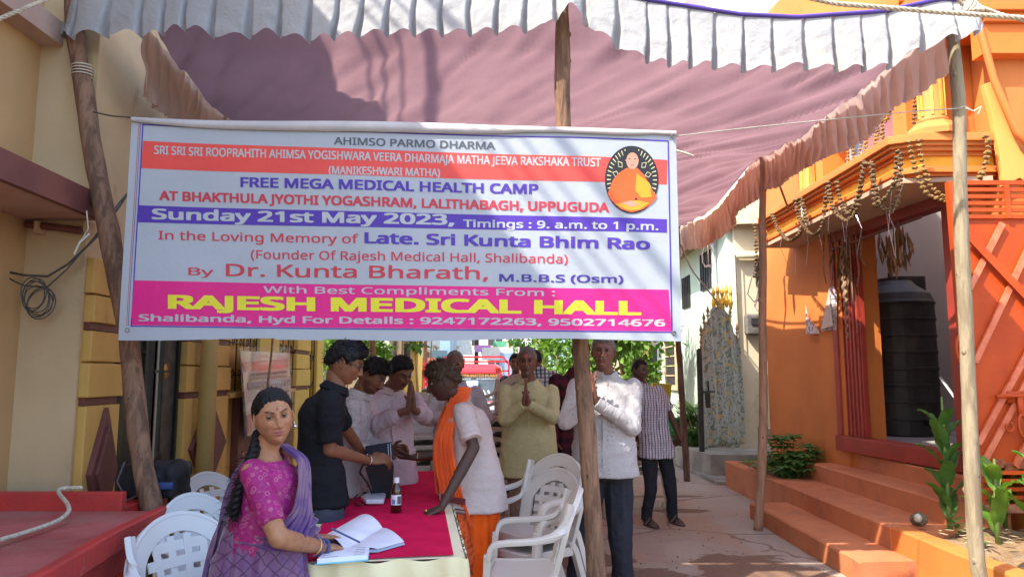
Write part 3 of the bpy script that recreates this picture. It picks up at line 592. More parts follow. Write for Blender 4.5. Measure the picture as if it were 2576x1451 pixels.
def bmap(uv):
    uv = np.asarray(uv, float); out = []
    for u, v in uv:
        top = np.array(TL)*(1-u)+np.array(TR)*u; bot = np.array(BL)*(1-u)+np.array(BR)*u
        top[1] += 2.5*math.sin(u*9)-3*math.sin(math.pi*u); bot[1] += 3.5*math.sin(u*13+1)+(4 if .28 < u < .36 else 0)
        out.append(bplane(*(top*(1-v)+bot*v)))
    return np.array(out)
def bsheet(n=90, mm=40, rect=None, off=0.):
    g = np.array([(i/(n-1), j/(mm-1)) for i in range(n) for j in range(mm)])
    if rect is None: P_ = bmap(g)
    else:
        (ax, ay), (bx, by), (cx, cy), (dx, dy) = rect     # TL TR BR BL in pixels
        P_ = np.array([bplane(*((np.array((ax, ay))*(1-u)+np.array((bx, by))*u)*(1-v)+(np.array((dx, dy))*(1-u)+np.array((cx, cy))*u)*v)) for u, v in g])
    P_ = bwave(P_)+BN*off
    f = [(i*mm+j, (i+1)*mm+j, (i+1)*mm+j+1, i*mm+j+1) for i in range(n-1) for j in range(mm-1)]
    return P_, f
mk('vinyl_sheet', bsheet(140, 60), m_vin, bn, smooth=True)
col = dict(red=vin('print_red', (.72, .07, .055)), blue=vin('print_blue', (.075, .03, .33)), pink=vin('print_magenta', (.68, .012, .20)),
           grey=vin('print_grey', (.09, .10, .11)), crimson=vin('print_crimson', (.52, .035, .055)), white=vin('print_white', (.44, .45, .47)), yellow=vin('print_yellow', (.72, .66, .03)),
           indigo=vin('print_indigo', (.06, .03, .27)), hal=vin('print_shadow', (.15, .04, .08)))
def band(name, q, c, off=.0010): mk(name, bsheet(60, 4, q, off), col[c], bn, smooth=True)
band('red_band', ((361, 355), (1679, 403), (1677, 465), (355, 424)), 'red')
band('blue_band', ((350, 517), (1677, 552), (1677, 586), (348, 560)), 'blue')
band('pink_band', ((341, 706), (1681, 729), (1688, 833), (331, 818)), 'pink')
for q in (((361, 313), (1681, 354), (1681, 357), (361, 316)), ((331, 819), (1690, 834), (1690, 837), (331, 822)), ((359, 313), (362, 313), (335, 822), (332, 822)), ((1679, 354), (1682, 354), (1691, 837), (1687, 837))):
    band('border_line', q, 'blue', .0016)
for dx in (-9, -5): mk('margin_line', bsheet(4, 40, ((359+dx, 313), (360.3+dx, 313), (328.3+dx+3, 820), (327+dx+3, 820)), .0016), col['indigo' if dx == -5 else 'crimson'], bn)
def line(s, x0, y0, x1, y1, c, cap, bold=.012, asp=True, off=.0020):
    """one line of print: baseline from pixel (x0,y0) to (x1,y1), capital height in pixels"""
    v, f = text_geo(s, bold); 
    v[:, 0] -= v[:, 0].min(); v[:, 0] /= v[:, 0].max(); v[:, 1] -= text_geo('H', bold)[0][:, 1].min(); H_ = np.ptp(text_geo('H', bold)[0][:, 1]); v[:, 1] /= H_
    d = np.array((x1-x0, y1-y0)); P_ = np.array([bplane(*(np.array((x0, y0))+d*u+np.array((0, -cap))*t)) for u, t in v[:, :2]])
    mk('lettering', (bwave(P_)+BN*(off+v[:, 2:3]), f), col[c], bn)
line('AHIMSO PARMO DHARMA', 840, 364, 1246, 376, 'grey', 19, .02)
line('SRI SRI SRI ROOPRAHITH AHIMSA YOGISHWARA VEERA DHARMAJA MATHA JEEVA RAKSHAKA TRUST', 388, 388, 1510, 422, 'white', 21.5, .02)
line('(MANIKESHWARI MATHA)', 827, 438, 1107, 444, 'white', 20, .02)
line('FREE MEGA MEDICAL HEALTH CAMP', 604, 470, 1354, 489, 'blue', 25, .03)
line('AT BHAKTHULA JYOTHI YOGASHRAM, LALITHABAGH, UPPUGUDA', 401, 504, 1531, 536, 'crimson', 24, .03)
line('Sunday 21st May 2023,', 383, 552, 1143, 566, 'white', 27, .03)
line('Timings : 9. a.m. to 1 p.m.', 1165, 571, 1655, 580, 'white', 19, .02)
line('In the Loving Memory of', 400, 603, 902, 612, 'crimson', 22, .01)
line('Late. Sri Kunta Bhim Rao', 917, 612, 1634, 629, 'blue', 28, .03)
line('(Founder Of Rajesh Medical Hall, Shalibanda)', 630, 650, 1428, 663, 'crimson', 22, .008)
line('By', 475, 692, 537, 693, 'crimson', 19, .01); line('Dr. Kunta Bharath,', 568, 694, 1228, 703, 'crimson', 31, .012)
line('M.B.B.S (Osm)', 1256, 708, 1567, 712, 'indigo', 19, .02)
line('With Best Compliments From :', 661, 736, 1396, 745, 'white', 17, .01)
line('RAJESH MEDICAL HALL', 425, 777, 1612, 793, 'yellow', 35, .04)
line('Shalibanda, Hyd For Details : 9247172263, 9502714676', 352, 808, 1672, 821, 'white', 17, .025)
# round picture of a seated figure in an orange robe (a plain figure)
cx, cy = 1588, 454
def bpoly(pts, off, c, name): P_ = bwave(np.array([bplane(*p) for p in pts])); mk(name, (P_+BN*off, [tuple(range(len(pts)))[::-1]]), c, bn)
def ell(cx, cy, a, b, n=40): return [(cx+a*math.cos(t), cy+b*math.sin(t)) for t in np.linspace(0, 2*math.pi, n, endpoint=False)]
pc = lambda n, c: vin(n, c)
k_blk, k_gld, k_or, k_or2, k_sk, k_hr = pc('print_black', (.02, .02, .025)), pc('print_gold', (.6, .55, .3)), pc('print_orange', (.78, .11, .02)), pc('print_amber', (.8, .3, .02)), pc('print_skin', (.5, .26, .18)), pc('print_hair', (.02, .018, .02))
bpoly(ell(cx, cy, 68, 85), .0028, k_blk, 'picture_disc')
for k in range(44):
    t = k*2*math.pi/44; bpoly([(cx+68*.93*math.cos(t-.02), cy+85*.93*math.sin(t-.02)), (cx+68*.93*math.cos(t+.02), cy+85*.93*math.sin(t+.02)), (cx+68*.78*math.cos(t+.012), cy+85*.78*math.sin(t+.012)), (cx+68*.78*math.cos(t-.012), cy+85*.78*math.sin(t-.012))], .0032, k_gld, 'picture_ray')
for k in range(12):
    t = k*2*math.pi/12+.26
    for s_, mm_, o_ in ((1, k_gld, .0036), (.75, k_blk, .0040)):
        q = [(.5, 0), (.62, .13), (.76, .02), (.62, -.11)]
        bpoly([(cx+68*((a-.62)*s_+.62)*math.cos(t+b*s_*1.3), cy+85*((a-.62)*s_+.62)*math.sin(t+b*s_*1.3)) for a, b in q], o_, mm_, 'picture_petal')
bpoly([(1588-14, 425), (1588+14, 425), (1620, 443), (1640, 480), (1652, 496), (1640, 512), (1615, 528), (1588, 536), (1560, 528), (1536, 506), (1527, 490), (1540, 455), (1556, 437)], .0044, k_or, 'robe')
bpoly([(1600, 438), (1632, 462), (1638, 496), (1612, 500), (1596, 480)], .0048, k_or2, 'robe_fold')
bpoly([(1545, 516), (1600, 505), (1632, 512), (1605, 530), (1575, 530)], .0048, k_or2, 'robe_fold'); bpoly([(1560, 513), (1585, 506), (1606, 516), (1588, 522)], .0052, k_sk, 'hands')
bpoly(ell(1588, 392, 20, 19), .0046, k_hr, 'hair'); bpoly(ell(1588, 377, 9, 7, 16), .0046, k_hr, 'hair'); bpoly(ell(1589, 407, 15.5, 21), .0050, k_sk, 'face')
for ex in (1582, 1596): bpoly(ell(ex, 402, 3, 1.1, 10), .0054, k_hr, 'eye')
bpoly(ell(1589, 418, 5, 1.2, 10), .0054, pc('print_lip', (.3, .1, .08)), 'mouth')
for p in ((349, 301), (323, 831), (1694, 838), (1692, 345)):
    a = np.linspace(0, 2*math.pi, 16); c = bplane(*p)+BN*.012; U_ = nrm(np.cross(UP, BN)); mk('eyelet', tube([c+.011*(math.cos(t)*U_+math.sin(t)*UP) for t in a], .0035, 6), M('eyelet', (.2, .18, .15), .4, metal=.8) if p[0] == 349 else bpy.data.materials['eyelet'], bn)
# hem folded over at the top edge
hem = []
for u in np.linspace(.0, 1, 90):
    tp = np.array(TL)*(1-u)+np.array(TR)*u; tp[1] += 2.5*math.sin(u*9)-3*math.sin(math.pi*u)
    dr = 10+16*math.sin(math.pi*min(1, u*1.05))**.6*(1-.7*math.exp(-((u-.78)/.1)**2))
    a, b = bplane(*tp), bplane(tp[0], tp[1]+dr); hem.append([a-BN*.004, a+BN*.012, b+BN*.013, b+BN*.006])
v, f = rings(hem, False, False); v = bwave(v); mk('folded_hem', (v, f), M('banner_back', (.45, .41, .40), .7, bump=.2, bsc=8), bn, smooth=True)
# ropes
m_rope = M('cotton_rope', (.58, .52, .40), .9, (.42, .37, .27), 60, 3, bump=.5, bsc=120)
def rope(name, pts, r, label, cat='rope', m=m_rope, braid=True, n=260):
    pts = np.array(pts, float); t = np.linspace(0, 1, len(pts)); tt = np.linspace(0, 1, n if braid else 60)
    P_ = np.stack([np.interp(tt, t, pts[:, i]) for i in range(3)], 1)
    for _ in range(30): P_[1:-1] = (P_[:-2]+P_[2:])/2*.5+P_[1:-1]*.5
    L_ = np.linalg.norm(np.diff(P_, axis=0), axis=1).sum()
    if not braid: return mk(name, tube(P_, r, 8), m, None, smooth=True, label=label, cat=cat)
    _, T_, fr = frames(P_); gs = []; o = thing(name, label, cat, P_[0])
    for k in range(3):
        ph = 2*math.pi*k/3; a = tt*L_/(r*7)*2*math.pi
        mk('strand', tube([p+r*.55*(math.cos(x+ph)*u+math.sin(x+ph)*w_) for p, x, (u, w_) in zip(P_, a, fr)], r*.56, 6), m, o, smooth=True)
    return o
rope('rope', [gy(1880, -40, 3.9), gy(2100, 10, 3.95), gy(2350, 30, 4.0), gy(2576, 46, 4.0), gy(2760, 60, 4.0)], .0135, 'thick white braided rope running along the top right edge', n=420)
rope('rope', [gy(2400, -20, 4.05), gy(2420, 12, 4.1), gy(2470, 20, 4.1), gy(2520, 38, 4.1), gy(2600, 58, 4.1)], .011, 'short white rope knotted at the right canopy corner', n=200)
rope('rope', [gy(-30, 60, 3.7), gy(60, 22, 3.8), gy(110, 2, 3.9), gy(180, -30, 4.1)], .011, 'white rope at the top left corner of the canopy', n=200)
kn = thing('rope_knot', 'bulky white rope knot at the right end of the canopy edge', 'knot', gy(2440, 12, 4.08))
for k in range(5):
    a = np.linspace(0, 2*math.pi, 20); mk('loop', tube([gy(2443+k*5-10, 16, 4.07)+V(.02*math.sin(t)*(1+.2*k), .035*math.cos(t), .04*math.sin(t+k*.5)) for t in a], .011, 8), m_rope, kn, smooth=True)
m_str = M('thin_cord', (.34, .31, .26), .7)
rope('string', [gy(235, 282, 4.3), gy(280, 292, 4.15), bplane(345, 297)], .005, 'thin cord tying the banner corner to the left pole', 'string', M('dark_cord', (.1, .1, .09), .6), False)
rope('string', [bplane(1700, 343), gy(1880, 322, 4.35), gy(2100, 300, 4.42), gy(2300, 280, 4.47), gy(2415, 273, 4.46)], .004, 'thin cord from the banner to the pale right pole', 'string', m_str, False)
rope('string', [bplane(1700, 380)+BN*.01, gy(1725, 385, 4.2), gy(1745, 393, 4.2)], .006, 'loose white tie end at the right edge of the banner', 'string', m_rope, False)
rope('string', [gy(1712, 615, 10.85), gy(1740, 680, 10.9), gy(1812, 768, 11.2)], .012, 'long cord slanting down to the floral covered gate', 'string', m_str, False)
rope('string', [gy(1955, 450, 7.4), gy(1985, 530, 8.2)], .012, 'thin stick leaning from the right canopy edge to the balcony', 'stick', m_bark4, False)
# overhead electricity lines above the street (their shadows fall on the banner)
for i, (x, r_) in enumerate(((-3.08, .012), (-2.98, .014), (-2.86, .012), (-2.66, .036))):
    d = nrm(V(-.21, 1, 0)); c = V(x+.04, 2.1, 7.0+.02*i)
    mk('overhead_cable', tube([c-d*9, c, c+d*9], r_, 6), m_cab, None, label=['overhead cable crossing the street nearest the roof corner', 'second overhead cable crossing the street above the banner', 'third overhead cable crossing the street above the banner', 'thick bundled overhead cable crossing the street'][i], cat='cable')
# neighbouring house at the near left whose roof edge shades the left half of the scene
nh = thing('neighbour_house', 'tall cream neighbour house beside the street with projecting roof slab', 'house', (-4, 0, 0))
mk('wall', box(-9, -3.42, -9, 11, 5.2, 5.95), m_cream, nh)
mk('roof_slab', prism([(-9, 11, 6.0), (-3.3, 11, 6.0), (-2.95, 4.3, 6.0), (-2.63, 2.6, 6.0), (-2.52, 2.06, 6.0), (-2.2, .1, 6.0), (-2.0, -9, 6.0), (-9, -9, 6.0)], (0, 0, -.15)), m_cream, nh)
# ================= orange gate leaf =================
go = thing('gate', 'open bright orange sheet metal gate leaf with diagonal bars at the right edge', 'gate', (3.52, 5.8, .47))
gx0, gx1, Yg = 3.52, 4.75, 5.8
mk('stile', [prism([(gx0, Yg-.03, .5), (gx0+.075, Yg-.03, .5), (gx0+.02+.03, Yg-.03, 3.06), (gx0-.03, Yg-.03, 3.06)], (0, .06, 0)), box(gx1-.06, gx1, Yg-.03, Yg+.03, .5, 3.05)], m_gateo, go, bevel=.004)
mk('sheet', box(gx0+.05, gx1-.03, Yg+.0, Yg+.012, .82, 2.76), m_gateo, go)
for i in range(6):
    z = 2.76+i*.055; mk('top_bar', box(gx0+.04, gx1-.05, Yg-.022, Yg-.0, z, z+(.03 if i < 5 else .035)), m_gateo, go)
for x in (3.95, 4.35): mk('upright', bar((x, Yg-.028, 2.76), (x, Yg-.028, 3.06), .04, .012, up=(0, 1, 0)), m_gateo, go)
for i in range(5):
    z = .52+i*.062; mk('bottom_bar', box(gx0+.05, gx1-.05, Yg-.02, Yg+.0, z, z+.028), m_gateo, go)
mk('rusty_rail', box(gx0+.05, gx1-.05, Yg-.035, Yg-.021, .485, .545), M('rusty', (.4, .16, .1), .8, (.16, .06, .04), 14, 6, bump=.6, bsc=40), go)
m_bar2 = M('worn_orange', (.62, .17, .08), .5, (.5, .1, .04), 8, bump=.3, bsc=30)
for (xa, za), (xb, zb) in (((3.58, 1.0), (4.22, 2.02)), ((3.6, 1.62), (4.2, 2.72)), ((3.6, 2.2), (3.9, 2.72)), ((3.6, .84), (4.7, 2.62)), ((3.85, .83), (4.7, 2.2)), ((4.1, .83), (4.7, 1.75)), ((4.15, 2.3), (4.45, 2.74))):
    mk('diagonal_bar', bar((xa, Yg-.02, za), (xb, Yg-.02, zb), .045, .022, up=(0, 1, 0)), m_bar2, go)
mk('cross_brace', bar((3.6, Yg-.05, 2.62), (4.7, Yg-.05, 1.35), .06, .02, up=(0, 1, 0)), m_gateo, go)
bt = mk('bolt', [tube([(3.72, Yg-.06, 1.36), (4.14, Yg-.06, 1.37)], .014, 10), box(3.82, 3.96, Yg-.04, Yg-.01, 1.31, 1.4)], m_gateo, go, smooth=True)
mk('hasp', [tube([V(3.90, Yg-.07, 1.14)+V(.03*math.sin(t), 0, .085*math.cos(t)) for t in np.linspace(0, 2*math.pi, 16)], .012, 8), box(3.88, 3.92, Yg-.07, Yg-.05, 1.2, 1.36), tube([V(3.80, Yg-.07, 1.13)+V(.028*math.sin(t), 0, .035*math.cos(t)) for t in np.linspace(.3, 5.5, 12)], .009, 6)], m_gateo, bt, smooth=True)
mk('handle', tube([V(gx0+.0, Yg-.03, 1.72)+V(-.075*math.sin(t), -.02*math.sin(t), .13*math.cos(t)) for t in np.linspace(0, math.pi, 10)], .011, 8), m_gateo, go, smooth=True)
mk('flaking_edge', [bar((3.58+i*.1, Yg-.006, .83+.02*math.sin(i*3)), (3.68+i*.1, Yg-.006, .84+.02*math.sin(i*2)), .05+.02*math.sin(i), .01, up=(0, 1, 0)) for i in range(11)], M('rust', (.2, .06, .03), .9, (.4, .12, .05), 20, bump=.7, bsc=50), go)
# ================= water tank =================
m_tank = M('black_plastic', (.028, .026, .028), .5, (.04, .036, .036), 5, bump=.1, bsc=20, dirt=(.1, .09, .08), dsc=3, dlo=.5, damt=.4)
tk = thing('water_tank', 'black ribbed plastic water tank standing inside the doorway', 'tank', (4.95, 9.5, .78))
pr = [(.01, .78), (.43, .78)]
for k in range(8): z = .8+k*.205; pr += [(.44, z), (.435, z+.17), (.45, z+.18), (.45, z+.2)]
pr += [(.435, 2.46), (.40, 2.55), (.25, 2.66), (.2, 2.72), (.2, 2.76), (.01, 2.77)]
mk('body', lathe(pr, (4.95, 9.5, 0), 40), m_tank, tk, smooth=False); mk('lid', [box(4.96, 5.36, 9.5, 9.8, 2.5, 2.80), tube([(4.85, 9.4, 2.74), (4.85, 9.4, 2.83)], .03, 10)], m_tank, tk, bevel=.01)
mk('outlet', tube([(5.02, 9.04, .95), (5.02, 9.1, .95)], .035, 14), M('hole', (.008, .008, .008), .9), tk)
# dried bundles hanging in the door
m_dry = M('dried_leaf', (.24, .13, .055), .9, (.15, .075, .035), 12, bump=.3)
def leafblade(p, d, L, w, up=UP, n=4, bend=.3):
    d = nrm(d); s = nrm(np.cross(d, up)+V(1e-4, 0, 0)); P_ = []; 
    for i in range(n+1):
        t = i/n; c = p+d*L*t-UP*bend*L*t*t; ww = w*math.sin(math.pi*min(.97, t*.85+.12)); u = nrm(np.cross(s, d)); P_ += [c-s*ww, c+u*ww*.25, c+s*ww]
    f = []
    for i in range(n): a = i*3; f += [(a, a+1, a+4, a+3), (a+1, a+2, a+5, a+4)]
    return np.array(P_), f
mk('hanging_rod', bar((3.72, 6.6, 2.95), (3.62, 8.3, 2.93), .02, .02), m_brown, ob)
for c_, lab, n_, L_ in (((3.63, 8.05, 2.9), 'left dried leaf bundle hanging from the rod in the doorway', 60, .55), ((3.70, 7.05, 2.93), 'right thick dried leaf bundle hanging in the doorway beside the white wall', 90, .42)):
    b = thing('dried_bundle', lab, 'garland', c_, 'dried leaf bundles in the doorway')
    gs = [leafblade(np.array(c_)+rng.normal(0, 1, 3)*V(.02, .14 if n_ > 60 else .07, .03)-V(0, 0, rng.random()*L_*.6), V(rng.normal()*.12, rng.normal()*.25, -1), .2, .014, up=V(rng.normal(), 1, 0), bend=-.1) for _ in range(n_)]
    mk('leaves', gs, m_dry, b, kind='stuff'); mk('stem', tube([np.array(c_)+V(0, 0, .03), np.array(c_)-V(0, 0, L_*.6)], .01, 6), m_dry, b)
# white pipe stick leaning
mk('leaning_stick', bar(gy(2365, 948, 7.3), gy(2420, 1025, 7.15), .035, .01), M('white_slat', (.7, .72, .72), .5), None, label='thin white stick leaning diagonally inside the doorway', cat='stick')
# ropes hanging over the jamb
hr = thing('hanging_rope', 'tangle of old ropes hanging on the orange wall left of the door', 'rope', (3.7, 8.5, 2.9))
for k in range(7):
    p0 = gx(2080+k*16, 578+6*math.sin(k), 4.48, -.1); L_ = .35+.5*rng.random()
    mk('strand', tube([p0+V(-.03, 0, 0), p0+V(-.05, .03*math.sin(k), -L_*.4), p0+V(-.04, .05*math.cos(k*2), -L_*.75), p0+V(-.04, .04*math.sin(k*3), -L_)], .009, 6), M('old_rope', (.34, .22, .14), .9, (.22, .13, .08), 40, bump=.4, bsc=90) if k == 0 else bpy.data.materials['old_rope'], hr, smooth=True)
lp = gx(2130, 600, 4.46, -.1); mk('braid', tube([lp+V(-.05+.012*math.sin(i*1.9), .014*math.cos(i*1.9), -i*.028) for i in range(40)], np.interp(range(40), [0, 14, 18, 39], [.012, .022, .026, .006]), 7), bpy.data.materials['old_rope'], hr, smooth=True)
# torn poster
ps = thing('poster', 'torn purple and white paper poster peeling from the orange wall', 'poster', gx(2060, 830, 4.45, -.1))
m_pap = M('poster_paper', (.55, .48, .47), .8, (.3, .16, .2), 22, 3, .45, .6); m_papb = M('poster_back', (.5, .4, .36), .85)
def fx(px, py, o=.0): return gx(px, py, 4.50-o, -.1)
mk('sheet', prism([fx(*p, .01) for p in ((2027, 768), (2033, 800), (2048, 815), (2058, 828), (2062, 838), (2028, 840))], (-.004, 0, 0)), m_pap, ps)
mk('sheet', prism([fx(*p, .012) for p in ((2086, 724), (2098, 721), (2106, 733), (2104, 830), (2066, 832), (2070, 820))], (-.004, 0, 0)), m_pap, ps)
mk('peeled_flap', prism([fx(2086, 727, .02), fx(2096, 820, .06), fx(2066, 828, .03)], (-.003, 0, 0)), m_papb, ps)
for k in range(6): mk('print_block', prism([fx(2092, 742+k*14, .02), fx(2101, 741+k*14, .02), fx(2101, 750+k*14, .02), fx(2092, 751+k*14, .02)], (-.002, 0, 0)), M('poster_white', (.62, .6, .6), .7) if k == 0 else bpy.data.materials['poster_white'], ps)
# ================= garlands =================
def flower_mesh(seed, m):
    R_ = random.Random(seed); gs = []
    for k in range(8):
        a = k*.785+R_.random()*.4; t = .5+R_.random()*.4; gs.append(ball((math.cos(a)*.42*t*1.2, math.sin(a)*.42*t*1.2, R_.random()*.4-.2), (.42, .42, .3), 6, 4))
    return mesh_of('flower', join(*gs), m, True)
m_fl1 = M('dried_marigold', (.36, .22, .07), .95, (.2, .11, .04), 40, 4, bump=.6, bsc=60); m_fl2 = M('brown_flowers', (.24, .155, .075), .95, (.12, .07, .035), 40, 4, bump=.6, bsc=60); m_fl3 = M('yellow_marigold', (.48, .30, .05), .95, (.3, .15, .03), 40, 4, bump=.6, bsc=60)
FM = {k: [flower_mesh(s, m) for s in (1, 2)] for k, m in (('d', m_fl1), ('b', m_fl2), ('y', m_fl3))}
m_thr = M('thread', (.3, .22, .12), .9); m_tin = M('silver_tinsel', (.7, .72, .75), .25, metal=.9)
def garland(pts, kind, label, r=.026, step=.040, group='dried marigold garlands on the orange building', tinsel=0):
    pts = np.array(pts, float); tt = np.linspace(0, 1, 80); t = np.linspace(0, 1, len(pts))
    P_ = np.stack([np.interp(tt, t, pts[:, i]) for i in range(3)], 1)
    for _ in range(20): P_[1:-1] = (P_[:-2]+P_[2:])/2
    L_ = np.concatenate([[0], np.cumsum(np.linalg.norm(np.diff(P_, axis=0), axis=1))]); n = max(3, int(L_[-1]/step))
    g = thing('garland', label, 'garland', P_[0], group); mk('thread', tube(P_[::4], .003, 4), m_thr, g)
    for k in range(n):
        s = (k+.5)/n*L_[-1]; p = np.array([np.interp(s, L_, P_[:, i]) for i in range(3)])
        e = Matrix.Rotation(rng.random()*6, 3, 'Z') @ Matrix.Rotation(rng.random()*.9-.45, 3, 'X')
        inst('flower', FM[kind][k % 2], g, p, np.array(e), 1.35*r*(.8+.45*rng.random()))
    for k in range(tinsel):
        i = rng.integers(5, 60); mk('tinsel', tube([P_[i], P_[i]+V(rng.normal()*.03, rng.normal()*.05, -.15), P_[i]+V(rng.normal()*.05, rng.normal()*.08, -.4)], .0022, 4), m_tin, g)
NF = lambda px, py: gx(px, py, 4.3, -.1)       # in front of the niche
BE = lambda px, py: gy(px, py, 0) if False else gx(px, py, 3.12)
words = ['leftmost', 'second', 'third', 'fourth', 'fifth', 'sixth', 'seventh', 'eighth', 'ninth', 'tenth']
ng = [((2128, 335), (2132, 425), 'd'), ((2142, 330), (2146, 420), 'd'), ((2162, 318), (2163, 408), 'y'), ((2175, 310), (2176, 402), 'y'), ((2200, 290), (2203, 385), 'y'), ((2216, 285), (2218, 378), 'd'), ((2262, 225), (2265, 345), 'd'), ((2279, 220), (2281, 345), 'd'), ((2297, 190), (2300, 335), 'b'), ((2318, 190), (2322, 330), 'b')]
for i, (a, b, k) in enumerate(ng):
    m_ = ((a[0]+b[0])/2+3, (a[1]+b[1])/2); garland([NF(*a), NF(*m_), NF(*b)], k, f'{words[i]} of the ten garlands hanging straight down the niche from the left', .021, .036, tinsel=1 if i % 3 == 0 else 0)
garland([NF(2200, 285), NF(2208, 330), NF(2232, 362), NF(2250, 345), NF(2262, 300)], 'b', 'thin looping garland inside the niche before the picture', .014, .03)
garland([NF(2215, 280), NF(2228, 312), NF(2240, 270), NF(2248, 240)], 'y', 'short V shaped yellow garland inside the niche', .02, .034)
sw = [((1899, 560), (1903, 640), (1899, 700), 'b'), ((1915, 545), (1917, 590), (1920, 640), 'b')]
loops = [[(1942, 535), (1955, 575), (1985, 610), (2012, 590), (2020, 560)], [(2000, 500), (2008, 550), (2040, 595), (2068, 580), (2082, 470)], [(2012, 495), (2016, 545), (2030, 560), (2018, 500)],
         [(2082, 455), (2095, 530), (2130, 560), (2160, 530), (2172, 400)], [(2105, 455), (2115, 510), (2135, 545), (2158, 500), (2178, 405)], [(2190, 405), (2205, 500), (2235, 540), (2260, 500), (2268, 380)], [(2260, 375), (2250, 470), (2200, 530), (2195, 410)]]
lw_ = ['lowest garland loop below the far end of the balcony edge', 'second garland loop along the balcony edge from the far end', 'small tight garland loop at the second balcony knot', 'wide garland loop under the middle of the balcony edge', 'inner garland loop nested in the wide middle loop', 'garland loop nearest the balcony corner', 'crossing garland loop beside the balcony corner']
for i, L_ in enumerate(loops): garland([BE(*p) for p in L_], 'b', lw_[i], .024, .042, tinsel=2)
for i, (a, b, c, k) in enumerate(sw): garland([BE(*a), BE(*b), BE(*c)], k, ['straight garland end hanging left of the slender tan pole', 'straight garland end hanging just right of the slender tan pole'][i], .026, .045)
garland([gx(2010, 595, 3.5), gx(1990, 615, 3.6), gx(1965, 625, 3.7)], 'b', 'short thin garland scrap on the sunlit orange wall', .016, .034)
F9 = lambda px, py: gy(px, py, 5.88)
garland([F9(2310, 347), F9(2318, 400), F9(2340, 470), F9(2385, 505)], 'd', 'garland swinging from the balcony front to the gate, left one', .022, .042)
garland([F9(2285, 350), F9(2300, 420), F9(2330, 490), F9(2385, 510)], 'd', 'garland swinging from the balcony corner to the gate, lower one', .022, .042)
garland([F9(2474, 338), F9(2488, 360), F9(2478, 420), F9(2455, 465)], 'd', 'dried garland hanging over the right end of the balcony front', .025, .042)
sv = thing('silver_ornament', 'silver wire balloon shaped ornament hanging under the cream overhang', 'ornament', gy(1782, 620, 10.4))
c_ = gy(1781, 640, 10.4)
for s_ in (-1, 1): mk('wire', tube([c_+V(0, 0, .26), c_+V(s_*.02, 0, .2), c_+V(s_*.085, 0, .02), c_+V(s_*.08, 0, -.12), c_+V(s_*.03, 0, -.19)], .008, 6), m_tin, sv, smooth=True)
mk('wire', [tube([c_+V(0, 0, .34), c_+V(0, 0, -.18)], .009, 6), tube([c_+V(.055*math.cos(t), .055*math.sin(t), -.17) for t in np.linspace(0, 6.28, 14)], .008, 6), ball(c_+V(0, 0, .28), .022, 8, 6)], m_tin, sv, smooth=True)
# ================= plants =================
def leafmat(n, c, c2): return M(n, c, .5, c2, 9, 3, spec=.35, thin=((1.4, 1.5, .5), .35))
m_lf = leafmat('dark_leaf', (.055, .145, .03), (.10, .21, .045)); m_lf2 = leafmat('bright_leaf', (.09, .19, .025), (.14, .25, .04)); m_lf3 = leafmat('canna_leaf', (.06, .15, .03), (.09, .2, .05)); m_stem = M('green_stem', (.14, .2, .05), .7)
def leafcloud(c, r, n, L_, w, seed, m, down=.2):
    R_ = np.random.default_rng(seed); gs_v, gs_f = [], []; c = np.array(c); r = np.array(r)
    cl = R_.normal(size=(max(5, n//45), 3)); cl /= np.linalg.norm(cl, axis=1)[:, None]; cl *= R_.random((len(cl), 1))**.35
    k = 0
    for i in range(n):
        q = cl[R_.integers(len(cl))]+R_.normal(size=3)*.17; p = c+q*r; d = nrm(q*1.0+R_.normal(size=3)*.7+V(0, 0, -down)); s = nrm(np.cross(d, R_.normal(size=3))); l = L_*(.6+.8*R_.random()); ww = w*(.7+.6*R_.random())
        u = np.cross(s, d)*ww*.3
        gs_v += [p, p+d*l*.5+s*ww+u, p+d*l, p+d*l*.5-s*ww+u]; gs_f.append((k, k+1, k+2)); gs_f.append((k, k+2, k+3)); k += 4
    return np.array(gs_v), gs_f
def bush(name, label, cat, c, r, n, L_, w, seed, m, trunk=None, group=None):
    b = thing(name, label, cat, (c[0], c[1], 0), group); mk('foliage', leafcloud(c, r, n, L_, w, seed, m), m, b, kind='stuff')
    R_ = random.Random(seed); base = V(c[0], c[1], trunk if trunk is not None else c[2]-r[2])
    for k in range(5):
        e = np.array(c)+V(R_.uniform(-.6, .6)*r[0], R_.uniform(-.6, .6)*r[1], R_.uniform(-.1, .6)*r[2]); mk('branch', tube([base, (base+e)/2+V(R_.uniform(-.1, .1), 0, .05), e], [.05*r[0]+.01, .035*r[0]+.006, .004], 7), m_bark4, b, smooth=True)
    return b
# shrub in the far planter: whorls of pointed leaves
sh = thing('shrub', 'dark green leafy shrub growing in the orange planter', 'shrub', (3.33, 9.0, .27))
R_ = np.random.default_rng(4); gs = []
for k in range(80):
    tip = V(3.33, 9.0, .42)+R_.normal(size=3)*V(.17, .24, .13)+V(0, 0, .12); 
    for j in range(9):
        a = j*.7+k; d = V(math.cos(a), math.sin(a), .25+.4*R_.random()); gs.append(leafblade(tip, d, .13+.05*R_.random(), .028, bend=.45))
    if k % 3 == 0: mk('stem', tube([(3.33+R_.normal()*.05, 9.0+R_.normal()*.05, .25), tip], [.009, .005], 6), m_stem, sh)
mk('foliage', gs, m_lf, sh, kind='stuff')
